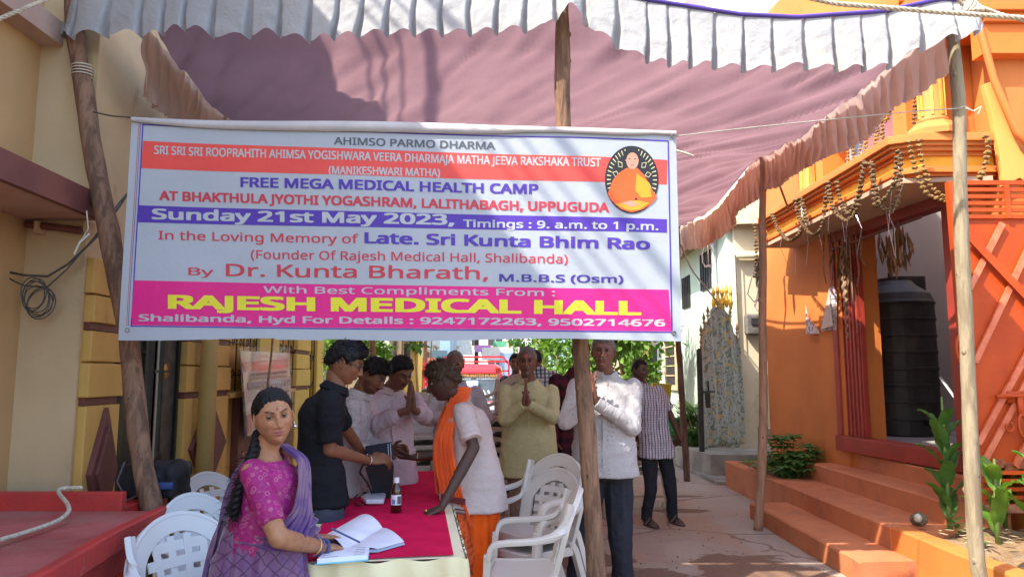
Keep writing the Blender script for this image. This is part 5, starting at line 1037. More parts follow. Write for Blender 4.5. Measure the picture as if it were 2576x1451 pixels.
# plastic wrapped small banner on the left wall
wb = thing('wrapped_banner', 'small camp poster wrapped in clear plastic hanging on the yellow wall', 'poster', (LW(7.9)+.1, 7.9, 1.3))
Wx = lambda px, py, o=0.: gx(px, py, -2.5+.16+o, -.03)
def wq(ps, o): return prism([Wx(*p, o) for p in ps], (.004, 0, 0))
mk('sheet', wq(((604, 882), (612, 960), (622, 1095), (733, 1070), (727, 888)), 0), M('poster_pale', (.5, .42, .4), .35, (.42, .34, .33), 6, bump=.5, bsc=9, spec=.7, coat=.4), wb)
mk('red_stripe', wq(((608, 912), (616, 935), (724, 925), (725, 900)), .006), M('poster_red', (.5, .12, .09), .35, bump=.4, bsc=10, coat=.4), wb)
mk('blue_stripe', wq(((622, 962), (624, 982), (731, 968), (730, 952)), .006), M('poster_indigo', (.14, .1, .22), .35, bump=.4, bsc=10, coat=.4), wb); mk('red_corner', wq(((620, 1045), (624, 1090), (634, 1086), (630, 1040)), .006), bpy.data.materials['poster_red'], wb)
def wline(s, x0, y0, x1, y1, cap, m, bold=.02):
    v, f = text_geo(s, bold); v[:, 0] -= v[:, 0].min(); v[:, 0] /= v[:, 0].max(); v[:, 1] /= .73; P_ = [Wx(x0+(x1-x0)*a, y0+(y1-y0)*a-cap*b, .013) for a, b in v[:, :2]]; mk('lettering', (np.array(P_), f), m, wb)
wline('Sunday 21st May 2023, Timings 9. a.m. to 1 p.m.', 625, 979, 729, 966, 10, m_satin); wline('FREE MEGA MEDICAL HEALTH CAMP', 630, 946, 722, 938, 8, col['grey']); wline('AT BHAKTHULA JYOTHI YOGASHRAM', 630, 956, 722, 948, 7, bpy.data.materials['poster_red']); wline('Late. Sri Kunta Bhim Rao', 650, 996, 731, 984, 8, bpy.data.materials['poster_indigo'])
mk('clear_wrap', grid(lambda u, v: np.array([Wx(602+u*128+v*14, 872+v*228-u*v*20, .03+.02*math.sin(u*9+v*13)*math.sin(v*7)) for u, v in zip(u, v)]).T, 30, 40), M('clear_wrap', (.7, .68, .66), .12, alpha=.16, spec=.9), wb, smooth=True)
rope('rope', [gx(686, 850, -2.24, -.03), gx(682, 900, -2.24, -.03), gx(676, 945, -2.24, -.03), gx(672, 985, -2.24, -.03), gx(676, 1010, -2.24, -.03)], .012, 'brown rope hanging over the plastic wrapped poster', m=bpy.data.materials['old_rope'], braid=False)
# ================= street behind =================
def bld(name, label, x0, x1, y0, y1, h_, m, wins, face='y', awn=None):
    b = thing(name, label, 'building', ((x0+x1)/2, y0, 0), 'buildings along the street behind'); mk('wall', box(x0, x1, y0, y1, 0, h_), m, b)
    mk('parapet', box(x0-.08, x1+.08, y0-.08, y1, h_, h_+.3), m, b)
    for (a, z, w_, hh) in wins:
        if face == 'y':
            o = mk('window', box(a, a+w_, y0-.03, y0+.05, z, z+hh), m_win, b); mk('frame', [box(a-.06, a, y0-.06, y0, z-.06, z+hh+.06), box(a+w_, a+w_+.06, y0-.06, y0, z-.06, z+hh+.06), box(a, a+w_, y0-.06, y0, z+hh, z+hh+.06), box(a-.1, a+w_+.1, y0-.12, y0, z-.1, z-.03), box(a+w_/2-.02, a+w_/2+.02, y0-.05, y0-.031, z, z+hh)], m_beige, o)
        else:
            X = x1 if face == 'l' else x0; s_ = .03 if face == 'l' else -.03
            o = mk('window', box(min(X, X+s_), max(X, X+s_), a, a+w_, z, z+hh), m_win, b); mk('frame', [box(min(X, X+2*s_), max(X, X+2*s_), a-.08, a, z-.08, z+hh+.08), box(min(X, X+2*s_), max(X, X+2*s_), a+w_, a+w_+.08, z-.08, z+hh+.08), box(min(X, X+5*s_), max(X, X+5*s_), a-.1, a+w_+.1, z+hh, z+hh+.08)], m_cream, o)
    return b
wht = M('far_white', (.66, .66, .62), .8, (.58, .58, .54), .8, dirt=(.35, .33, .28), dlo=.55); blu = M('far_blue', (.28, .42, .55), .8, (.24, .36, .48), 1); crm = M('far_cream', (.62, .55, .38), .8, (.55, .48, .33), 1, dirt=(.35, .28, .2), dlo=.55); pnk = M('far_pink', (.5, .33, .27), .8); grn = M('far_green', (.35, .5, .36), .8)
bld('house', 'cream house with dark windows at the back left beyond the bush', -7.5, -3.9, 17.5, 22, 5.5, crm, [(-7, 1.2, 1, 1.2), (-5.3, 1.2, 1, 1.2), (-6, 3.6, 1, 1)])
bld('house', 'bright yellow gate pier house on the left of the far street', -3.4, -2.6, 20.5, 21.5, 3.4, m_yellow2, [(-3.2, 1.6, .4, .8)])
bld('house', 'grey white house on the left side of the far street', -6.8, -3.3, 24, 34, 6.2, wht, [(25, 1.2, 1.2, 1.2), (28, 1.2, 1.2, 1.2), (25, 4, 1.2, 1.2), (31, 1.2, 1.2, 1.5), (28, 4, 1.2, 1.2)], 'l')
bld('house', 'pale blue house further along the left of the far street', -5.5, -3.0, 36, 46, 5.6, blu, [(37, 1, 1.2, 1.4), (40, 1, 1.5, 2), (37, 3.8, 1.2, 1.2), (41, 3.8, 1.2, 1.2), (44, 1, 1, 1.4)], 'l')
bld('house', 'white house closing the far end of the street', -5, 1.2, 62, 70, 7, wht, [(-4, 1, 1.2, 1.5), (-2, 1, 1.2, 2), (-.3, 1, 1, 1.5), (-4, 4, 1.2, 1.5), (-2, 4, 1.2, 1.5), (-.3, 4, 1, 1.5)])
bld('house', 'white shop house on the right side of the far street', 1.0, 6, 34, 48, 6.5, wht, [(35, .3, 2, 2.2), (39, .3, 2, 2.2), (35.5, 3.8, 1.3, 1.3), (39, 3.8, 1.3, 1.3), (43, .3, 2, 2.2), (43, 3.8, 1.2, 1.2)], 'r')
bld('house', 'blue and cream shop house before the white one on the right', 1.35, 6, 27, 33.5, 5.2, blu, [(27.6, .4, 1.4, 2.1), (30.5, .4, 1.4, 2.1), (28, 3.2, 1, 1)], 'r')
bld('house', 'cream house with arched openings behind the green bush on the right', 2.2, 7, 22.5, 26.8, 4.8, crm, [(2.5, .9, .7, 1.4), (3.7, .9, .8, 1.4), (5, .9, .8, 1.4)])
bld('house', 'pinkish house with slatted brown shutter behind the tree on the right', 2.5, 3.55, 19.2, 22.4, 3.4, m_yellow2, [(2.65, 1.2, .7, 1.2)])
sh_ = thing('roller_shutter', 'brown slatted shutter in sunlight left of the yellow wall', 'shutter', (2.2, 19, 1.2))
for k in range(16): mk('slat', box(1.95, 2.45, 18.95, 19.0, 1.25+k*.085, 1.31+k*.085), M('brown_slat', (.4, .22, .12), .7) if k == 0 else bpy.data.materials['brown_slat'], sh_)
mk('jamb', box(2.45, 2.75, 18.9, 19.2, 0, 3.2), crm, sh_); mk('jamb', box(1.8, 1.95, 18.9, 19.2, 0, 3.2), crm, sh_)
aw = thing('shop_awning', 'white cloth awning stretched over the far end of the street', 'awning', (-2, 40, 3)); mk('cloth', prism([gy(*p, 40) for p in ((1118, 892), (1190, 892), (1180, 845), (1125, 845))], (0, .6, 0)), M('white_awning', (.75, .75, .72), .8), aw); mk('pole', tube([gy(1118, 892, 40), gy(1118, 960, 40)], .05, 6), m_dark, aw)
for i, (a, c_, lab) in enumerate((((1195, 868, 1235, 885), (.55, .25, .55), 'pink shop sign hanging in the far street'), ((1210, 882, 1228, 892), (.75, .25, .03), 'small orange cloth hanging in the far street'), ((1240, 858, 1275, 872), (.1, .35, .2), 'green shop sign in the far street'), ((955, 857, 975, 868), (.7, .05, .3), 'small magenta sign at the top of the left lamp post'))):
    mk('shop_sign', prism([gy(a[0], a[3], 33), gy(a[2], a[3], 33), gy(a[2], a[1], 33), gy(a[0], a[1], 33)], (0, .1, 0)), M('sign%d' % i, c_, .6), None, label=lab, cat='sign')
# lamp posts, far poles
for i, (px, Y, r, m, lab) in enumerate(((1000, 20, .06, m_cream, 'pale utility pole left of the bush tree at the back'), (1030, 24, .05, m_dark, 'thin dark pole beside the yellow pier at the back'), (1196, 34, .1, m_dark, 'dark pole rising behind the red pickup'), (1290, 30, .08, wht, 'white pipe post right of the red pickup'), (1362, 18, .10, m_bark2, 'pale bare tree trunk above the cream kurta man'), (985, 17, .08, m_grey, 'grey concrete post at the back left'))):
    p = gy(px, 950, Y); mk('utility_pole', tube([(p[0], Y, 0), (p[0]+.1, Y, 6)], r, 8), m, None, smooth=True, label=lab, cat='pole')
bush('bush', 'bright leafy bush at the back left behind the bending men', 'bush', (-2.95, 13.5, 2.1), (.62, .5, .62), 1500, .15, .036, 21, m_lf2, 0)
bush('tree', 'slim street tree with dark leaves left of the red pickup', 'tree', (-2.5, 20.5, 3.4), (.6, .6, 1.1), 900, .22, .055, 22, m_lf, 0)
bush('bush', 'large sunlit green bush behind the cream kurta man', 'bush', (1.3, 15.5, 1.75), (.75, .7, .85), 3200, .13, .035, 23, m_lf2, 0)
bush('tree', 'leafy tree before the sunlit yellow wall at the right', 'tree', (2.35, 14.8, 2.5), (.85, .6, .55), 1700, .17, .042, 24, m_lf2, 0)
bush('bush', 'green shrub growing low beside the sunlit yellow wall', 'bush', (2.55, 14.6, 1.55), (.3, .3, .5), 500, .14, .035, 25, m_lf2, 0)
bush('vine', 'small vine above the boy in the blue t-shirt', 'vine', (.45, 19, 2.5), (.5, .3, .35), 400, .16, .04, 26, m_lf, 0)
for i in range(5):
    y = 16+5*i; mk('street_cable', tube([V(-4, y, 3.5+.3*i)*(1-t)+V(4, y+2, 3.1+.35*i)*t-UP*.5*math.sin(math.pi*t) for t in np.linspace(0, 1, 16)], .012, 5), m_cab, None, label=f"{['nearest', 'second', 'third', 'fourth', 'farthest'][i]} sagging cable strung across the far street", cat='cable')
for i, (px, py, Y, w_, h_, c_) in enumerate(((1240, 890, 30, .9, .5, (.6, .6, .6)), (1150, 915, 33, .7, .5, (.5, .5, .48)), (1275, 930, 26, .5, 1.2, (.2, .3, .5)), (1320, 890, 26, .6, .5, (.6, .55, .5)), (1075, 935, 24, .5, .9, (.45, .14, .12)), (1100, 900, 30, .8, .6, (.3, .45, .5)))):
    p = gy(px, py, Y); mk('shop_board', box(p[0]-w_/2, p[0]+w_/2, Y, Y+.1, p[2]-h_/2, p[2]+h_/2), M('board%d' % i, c_, .7), None, label=f"{['grey', 'dull grey', 'blue', 'cream', 'red', 'teal'][i]} board fixed on a house front in the far street", cat='sign')
# red three wheeled goods carrier
m_rp = M('red_vehicle_paint', (.5, .022, .03), .28, coat=.6, spec=.5); m_gl = M('windscreen', (.06, .09, .12), .12, (.10, .14, .17), 3, spec=.8, coat=.5); m_blk = M('black_plastic_trim', (.02, .02, .022), .5)
tr = thing('goods_carrier', 'red three wheeled goods carrier with a yellow number plate parked in the street', 'vehicle', (-.62, 15.2, 0))
cx_, Yv = gy(1188, 1000, 15.2)[0], 15.2; B = lambda a, b, y0, y1, z0, z1: box(cx_+a, cx_+b, Yv+y0, Yv+y1, z0, z1)
mk('cab', join(rings([[(cx_+x*s_, Yv+y, z) for x, y in ((-.62, 0), (-.5, -.12), (.5, -.12), (.62, 0), (.66, .9), (-.66, .9))] for z, s_ in ((.35, .88), (.8, 1), (1.0, 1.02))]), rings([[(cx_+x*s_, Yv+y*1+dy, z) for x, y in ((-.62, .04), (-.5, -.08), (.5, -.08), (.62, .04), (.64, .9), (-.64, .9))] for z, s_, dy in ((1.55, .96, .12), (1.68, .93, .16), (1.75, .8, .25))])), m_rp, tr, smooth=False, bevel=.02)
mk('cab_pillar', [bar((cx_+s_*.60, Yv-.02, 1.0), (cx_+s_*.56, Yv+.12, 1.58), .06, .06) for s_ in (-1, 1)], m_rp, tr)
ws = mk('windscreen', prism([(cx_-.57, Yv-.06, 1.0), (cx_+.57, Yv-.06, 1.0), (cx_+.53, Yv+.07, 1.56), (cx_-.53, Yv+.07, 1.56)], (0, .02, 0)), m_gl, tr)
mk('dashboard_vent', [bar((cx_+.0+.1*k, Yv-.08, 1.08+.02*math.sin(k)), (cx_-.08+.1*k, Yv-.05, 1.22), .03, .005, up=V(0, 1, 0)) for k in range(5)], wht, ws)
mk('sticker', prism([(cx_-.12, Yv-.055, 1.28), (cx_+.12, Yv-.055, 1.28), (cx_+.12, Yv-.02, 1.42), (cx_-.12, Yv-.02, 1.42)], (0, .01, 0)), blu, ws)
def vline(s, a, z, w_, m, y=-.08, cap=.07, t=0): v, f = text_geo(s, .02); k = w_/v[:, 0].max(); mk('lettering', (np.stack([cx_+a+v[:, 0]*k, Yv+y+.22*(v[:, 1]*cap/.73)*t, z+v[:, 1]*cap/.73], 1), f), m, ws)
m_ytx = M('vehicle_yellow', (.75, .35, .02), .5)
vline('MALLAPPA WATER PLANT', -.5, 1.49, 1.02, m_ytx, .03, .07, 1); vline('9490042418      8106042230', -.45, 1.44, .95, wht, .02, .03, 1)
mk('wiper', tube([(cx_+.05, Yv-.1, 1.02), (cx_-.3, Yv-.04, 1.3)], .012, 5), m_blk, ws)
mk('front_panel', [B(-.5, .5, -.15, -.12, .84, .98)], M('white_stripe', (.6, .6, .6), .4), tr)
npz = mk('number_plate', B(-.06, .42, -.17, -.15, .72, .84), M('plate_yellow', (.72, .42, .02), .5), tr); v, f = text_geo('12 UD 1046', .02); k = .42/v[:, 0].max(); mk('lettering', (np.stack([cx_-.03+v[:, 0]*k, np.full(len(v), Yv-.173), .745+v[:, 1]*.09], 1), f), m_blk, npz)
mk('bumper', [B(-.5, .5, -.2, -.1, .42, .52)], m_blk, tr, bevel=.02); mk('headlight', [ball((cx_+s_*.42, Yv-.13, .66), (.08, .04, .07), 12, 8) for s_ in (-1,)], m_tin, tr, smooth=True); mk('headlight', ball((cx_+.42, Yv-.13, .62), (.08, .04, .07), 12, 8), m_tin, tr, smooth=True)
for s_ in (-1, 1): mk('mirror', [box(cx_+s_*.78-.06, cx_+s_*.78+.06, Yv-.1, Yv-.06, 1.25, 1.5), tube([(cx_+s_*.6, Yv, 1.2), (cx_+s_*.76, Yv-.06, 1.3)], .012, 5)], m_blk, tr, bevel=.02)
mk('front_wheel', [tube([(cx_-.06, Yv+.1, .24), (cx_+.06, Yv+.1, .24)], .24, 20)], m_blk, tr); mk('fork', [bar((cx_, Yv-.05, .2), (cx_, Yv, .7), .2, .05)], m_blk, tr)
for s_ in (-1, 1): mk('rear_wheel', tube([(cx_+s_*.62-.06, Yv+2.2, .24), (cx_+s_*.62+.06, Yv+2.2, .24)], .24, 20), m_blk, tr)
rk = mk('cargo_bed', [B(-.72, .72, .95, 2.7, .5, .6), B(-.72, .72, .95, 1.0, .6, 1.05)], m_rp, tr)
for z in (1.2, 1.4, 1.6, 1.8): mk('rail', [B(-.74, .74, .93, .97, z, z+.035), B(-.76, -.72, .95, 2.7, z, z+.035)], m_rp, rk)
for s_ in (-1, 1): mk('rack_post', [bar((cx_+s_*.74, Yv+.95, .6), (cx_+s_*.74, Yv+.95, 1.75), .04, .04), bar((cx_+s_*.74, Yv+.95, 1.75), (cx_+s_*.62, Yv+.95, 1.92), .04, .04)], m_rp, rk)
mk('rack_top', B(-.62, .62, .93, .97, 1.90, 1.94), m_rp, rk); mk('side_panel', [box(cx_-1.1, cx_-.75, Yv+.9, Yv+.94, 1.3+.12*k, 1.36+.12*k) for k in range(4)]+[box(cx_-1.1+.17*k, cx_-1.06+.17*k, Yv+.88, Yv+.92, 1.2, 1.8) for k in range(3)], m_rp, rk)
# motorbikes
def bike(x, y, ang, label, c):
    b = thing('motorbike', label, 'motorbike', (0, 0, 0), 'motorbikes parked in the street')
    mr = M('bike_paint', c, .3, coat=.5) if 'bike_paint' not in bpy.data.materials or True else None; a = np.linspace(0, 2*math.pi, 21)
    L = lambda n, g, m, **k: mk(n, g, m, b, local=True, **k)
    for yy in (-.62, .62): w_ = L('wheel', tube([(0, yy+.27*math.cos(t), .3+.27*math.sin(t)) for t in a], .045, 8), m_blk, smooth=True); mk('spokes', [tube([(0, yy, .3), (0, yy+.25*math.cos(t), .3+.25*math.sin(t))], .006, 4) for t in a[:14]], m_tin, w_, local=True)
    L('fuel_tank', ball((0, .15, .82), (.13, .27, .12), 14, 10), mr, smooth=True); L('seat', ball((0, -.28, .80), (.12, .38, .06), 12, 8), m_blk, smooth=True); L('engine', [box(-.12, .12, -.15, .2, .32, .6), tube([(.1, .2, .35), (.12, -.6, .35)], .04, 8)], m_blk, bevel=.02)
    L('fork', [tube([(s_*.08, .64, .3), (s_*.08, .42, .95)], .022, 6) for s_ in (-1, 1)], m_tin); L('handlebar', tube([(-.34, .28, 1.0), (-.2, .36, 1.03), (.2, .36, 1.03), (.34, .28, 1.0)], .014, 6), m_blk); L('headlight', [ball((0, .52, .88), (.1, .07, .1), 12, 8)], m_tin, smooth=True)
    L('mudguard', tube([(0, .62+.32*math.cos(t), .3+.32*math.sin(t)) for t in np.linspace(.3, 2.4, 10)], .035, 6), m_blk); L('tail', [box(-.08, .08, -.75, -.55, .72, .82), box(-.07, .07, -.78, -.76, .45, .6)], m_blk)
    L('mirror', [tube([(s_*.2, .36, 1.03), (s_*.28, .34, 1.2)], .006, 4) for s_ in (-1, 1)]+[ball((s_*.28, .33, 1.22), (.06, .015, .04), 8, 6) for s_ in (-1, 1)], m_blk)
    b.location = (x, y, 0); b.rotation_euler = (0, 0, ang); return b
bike(-1.75, 14.2, math.pi+.5, 'dark motorbike parked left of the red goods carrier', (.02, .03, .06)); bike(-2.15, 15.3, math.pi+.35, 'second motorbike parked behind on the left of the carrier', (.03, .06, .12))
bike(-.18, 13.0, math.pi-.6, 'black motorbike parked in front of the red goods carrier', (.015, .015, .018)); bike(.75, 12.2, math.pi-.9, 'black motorbike behind the cream kurta man', (.015, .015, .02)); bike(1.05, 11.0, -.4, 'dark motorbike half hidden behind the central pole', (.02, .02, .022))
# ================= people =================
def G(x, z, x0, z0, sx, sz): return np.exp(-((x-x0)/sx)**2-((z-z0)/sz)**2)
def sst(x, a, b): t = np.clip((x-a)/(b-a), 0, 1); return t*t*(3-2*t)
def headgrid(nu=120, nv=96, **k):
    t = np.linspace(-math.pi, math.pi, nu, endpoint=False); az = t-.38*np.sin(t); e = np.linspace(-math.pi/2, math.pi/2, nv)
    A, E_ = np.meshgrid(az, e, indexing='ij'); A = A.ravel(); E_ = E_.ravel(); w = k.get('width', 1.)
    ce = np.cos(E_)**.74; dx, dy, dz = np.sin(A)*ce, np.cos(A)*ce, np.sin(E_)
    x, y, z = .073*w*dx, .093*dy, .113*dz
    jaw = sst(-z, .015, .105); x = x*(1-.20*jaw*k.get('jaw', 1)); y = np.where(y < 0, y*(1-.42*sst(-z, .02, .1)), y); y = np.where(dy > 0, y*(1+.02*jaw), y)
    x = x*(1+.05*sst(z, .0, .05)*np.where(dy < 0, 1, .3)); fr = sst(dy, .15, .55); X = np.abs(x)
    y0 = y.copy(); n = k.get('nose', 1.)
    y = y-fr*.004*G(X, z, .0, .02, .05, .05)+fr*(
        .0045*G(X, z, .022, .034, .020, .008)+.004*G(x, z, 0, .03, .014, .012)-.0115*G(X, z, .031, .014, .0155, .0105)-.006*G(X, z, .017, .010, .007, .012)
        + n*(.009*G(x, z, 0, .008, .0085, .016)+.016*G(x, z, 0, -.010, .0085, .014)+.022*G(x, z, 0, -.0255, .0100, .0095)+.009*G(X, z, .0135, -.0285, .0062, .0065))
        + .006*G(X, z, .040, -.014, .018, .018)*k.get('cheek', 1)+.007*G(x, z, 0, -.054, .026, .018)
        - .0045*G(X, z, .028, -.040, .006, .016)*k.get('fold', .6)
        + .0045*G(x, z, 0, -.0475, .017, .0042)+.0055*G(x, z, 0, -.0585, .015, .0052)-.0065*G(x, z, 0, -.0528, .021, .0020)
        - .0045*G(x, z, 0, -.069, .02, .006)+.014*G(x, z, 0, -.090, .022, .017)+.003*G(x, z, 0, -.042, .004, .006)*-1)
    y = y+fr*.004*k.get('brow', 0)*(-G(X, z, .006, .032, .0025, .010)+G(X, z, .014, .035, .006, .006))
    P_ = np.stack([x, y, z], 1); f = []
    for i in range(nu):
        for j in range(nv-1): i2 = (i+1) % nu; f.append((i*nv+j, i2*nv+j, i2*nv+j+1, i*nv+j+1))
    return P_, f, A, E_, dy
def smoothR(fwd, up=UP):
    y = nrm(fwd); x = nrm(np.cross(y, up)); z = np.cross(x, y); return np.stack([x, y, z], 1)
def mklerp(c, a, m): return c*(1-m[:, None])+np.array(a)*m[:, None]
def head(skin, gaze=(0, 0), beard=0, must=0, hairc=(.01, .009, .009), lip=None, browc=None, mark=None, browth=1., wrinkle=0, lidc=.6, **k):
    skin = np.array(skin, float); P_, f, A, E_, dy = headgrid(**k); x, y, z = P_.T; X = np.abs(x); fr = sst(dy, .1, .45)
    c = np.tile(skin, (len(P_), 1)); c *= (1+.10*fbm(P_*60, 2))[:, None]
    c = mklerp(c, skin*V(1.12, .92, .85), .5*fr*G(X, z, .038, -.018, .02, .02)+.5*fr*G(x, z, 0, -.024, .014, .012))
    lip = np.array(lip) if lip is not None else skin*V(.95, .55, .55); m = np.clip(1.3*G(x, z, 0, -.048, .0195, .0045)+1.3*G(x, z, 0, -.0578, .017, .0052), 0, 1)*fr; c = mklerp(c, lip, m)
    c = mklerp(c, skin*.25, fr*.9*G(x, z, 0, -.0528, .020, .0016))
    bz = .0335+.004*(X-.02)/.02-.10*np.maximum(X-.033, 0)-k.get('brow', 0)*.006*np.exp(-((X-.012)/.01)**2); bc = np.array(browc if browc is not None else hairc)
    c = mklerp(c, bc, np.clip(fr*1.4*np.exp(-((z-bz)/(.0034*browth))**2)*sst(X, .010, .015)*(1-sst(X, .042, .050)), 0, .92))
    c = mklerp(c, skin*.55, .55*fr*G(X, z, .031, .012, .019, .0115)*lidc/.6)
    if wrinkle: c = c*(1-.28*wrinkle*fr*(np.clip(np.sin(z*620), 0, 1)*G(x, z, 0, .062, .035, .016)+G(X, z, .030, -.040, .004, .018)))[:, None]
    if must: mm = np.clip(1.5*G(X, z, .012, -.0405, .017, .0052), 0, 1)*fr*must; c = mklerp(c, np.array(k.get('mustc', hairc)), mm*.95); P_[:, 1] += .004*mm*(1+.4*vnoise(P_*400))
    if beard: bm = np.clip(sst(-z, .055, .075)*sst(dy, -.1, .35)+sst(X, .046, .062)*sst(-z, .015, .04)*sst(dy, -.1, .2)+1.3*G(X, z, .012, -.040, .022, .006)*fr, 0, 1)*(1-G(x, z, 0, -.054, .02, .009)); bm *= np.clip(.75+.5*vnoise(P_*300), 0, 1); c = mklerp(c, np.array(k.get('beardc', hairc)), bm*beard); P_[:, 1] += .003*bm*fr*beard
    if mark is not None: c = mklerp(c, mark, fr*np.clip(1.5*G(x, z, 0, .052, .009, .006), 0, 1))
    vs_, fs_, cs = [P_], [list(q) for q in f], [c]; n = len(P_)
    def add(g, col_):
        nonlocal n; v, ff = g; vs_.append(v); fs_.extend([tuple(i+n for i in q) for q in ff]); cs.append(np.array(col_) if np.ndim(col_) == 2 else np.tile(col_, (len(v), 1))); n += len(v)
    yf = k.get('eye_y', .0715)
    for s_ in (-1, 1):
        ec = V(s_*.0305, yf, .0135); ev, ef = ball((0, 0, 0), .0125, 24, 20, Matrix.Rotation(-math.pi/2, 3, 'X')); gd = nrm(V(gaze[0], 1, gaze[1])); d = ev@gd/.0125
        ecol = np.where(d[:, None] > .90, V(.012, .007, .005), np.where(d[:, None] > .80, V(.03, .014, .008), V(.52, .47, .43))); add((ev+ec, ef), ecol*.62)
        for up_, lo, hi, cc in ((1, .20, 1.5, skin*.62), (-1, -1.4, -.34, skin*.78)):      # lids
            rows = [[ec+.0140*V(math.sin(a)*math.cos(e), math.cos(a)*math.cos(e), math.sin(e)-.12*abs(math.sin(a))*up_*(1 if e*up_ < .5 else 0)) for a in np.linspace(-1.5, 1.5, 13)] for e in np.linspace(lo, hi, 6)]
            g = rings(rows, False, False); lc = np.tile(cc, (len(g[0]), 1)); 
            if up_ == 1: lc[:13] = (.012, .008, .007)
            add(g, lc)
        er, ef = ball((0, 0, 0), 1, 16, 14); q = er.copy(); ext = q[:, 0]*s_; dent = np.exp(-((q[:, 1]-.1)/.45)**2-((q[:, 2]-.05)/.6)**2)*(ext > 0)
        ev = np.stack([q[:, 0]*.009-s_*.008*dent, q[:, 1]*.0175*(1-.25*(q[:, 2] < -.3)), q[:, 2]*.033], 1); R_ = np.array(Matrix.Rotation(s_*-.35, 3, 'Z') @ Matrix.Rotation(.18, 3, 'X')); add((ev@R_.T+V(s_*.0745*k.get('width', 1), -.006, .000), ef), skin*V(1.0, .9, .88)*(1-.45*dent[:, None]))
    return np.concatenate(vs_), fs_, np.concatenate(cs), (P_, A, E_, dy)
def hairline(A, style):
    a = np.abs(A)*180/math.pi
    xs, zs = dict(short=([0, 30, 50, 68, 80, 100, 125, 180], [.066, .064, .052, .025, .005, .024, -.028, -.052]), low=([0, 30, 50, 68, 80, 100, 125, 180], [.058, .054, .045, .022, -.002, .024, -.035, -.055]),
        bald=([0, 30, 50, 68, 80, 100, 125, 180], [.088, .082, .062, .028, .005, .024, -.025, -.045]), woman=([0, 30, 50, 68, 80, 95, 115, 180], [.070, .064, .046, .020, .008, .014, -.04, -.07]))[style]
    return np.interp(a, xs, zs)
def hair(style, hd, th=.012, curl=0., n=900, seed=1, L_=.03, flow=(0, -.4, -.6), tuft=1.):
    P_, A, E_, dy = hd; z = P_[:, 2]; hl = hairline(A, style)+.004*vnoise(np.stack([A*9, 0*A, 0*A+seed], 1)); m = sst(z, hl-.003, hl+(.034 if style == 'woman' else .016))
    fore = np.exp(-(A/.9)**2)
    d = nrm_rows(P_-V(0, -.01, -.01)); H_ = P_+d*((m*th*(1+.35*fore*(curl > .4))-.004*(1-m))+m*(.0016+.004*curl)*fbm(P_*(70 if curl else 45)+seed, 2))[:, None]
    nv = 96; nu = len(P_)//nv; f = []
    keep = z > hl-.006
    for i in range(nu):
        for j in range(nv-1):
            i2 = (i+1) % nu; q = (i*nv+j, i2*nv+j, i2*nv+j+1, i*nv+j+1)
            if all(keep[t] for t in q): f.append(q)
    R_ = np.random.default_rng(seed); idx = np.where(m > .15)[0]; vs_, fs_ = [H_], list(f); k = len(H_)
    fl = nrm(V(*flow))
    for i in R_.choice(idx, n):
        p = H_[i]-d[i]*.003; t = fl-d[i]*np.dot(fl, d[i]); t = nrm(t+R_.normal(size=3)*(.25+.8*curl)); dd = nrm(t+d[i]*(.16+.55*curl*R_.random())*tuft); s = nrm(np.cross(dd, d[i]))*(.0011+.0013*R_.random()); l = L_*(.5+.8*R_.random())
        b = -d[i]*l*.12+R_.normal(size=3)*l*.15*curl
        vs_.append(np.array([p-s, p+s, p+dd*l*.55+s*.8+b*.3, p+dd*l*.55-s*.8+b*.3, p+dd*l+b])); fs_ += [(k, k+1, k+2, k+3), (k+3, k+2, k+4)]; k += 5
    v = np.concatenate(vs_); return v, fs_
def nrm_rows(a): return a/(np.linalg.norm(a, axis=1)[:, None]+1e-9)
def loft(secs, n=28, p=2.3):
    """secs: (centre, half width, half depth, side dir, front dir)"""
    a = np.arange(n)*2*math.pi/n; ca, sa = np.cos(a), np.sin(a); ca = np.sign(ca)*np.abs(ca)**(2/p); sa = np.sign(sa)*np.abs(sa)**(2/p)
    return rings([[np.asarray(c)+w_*x*np.asarray(s)+d_*y*np.asarray(fr) for x, y in zip(ca, sa)] for c, w_, d_, s, fr in secs])
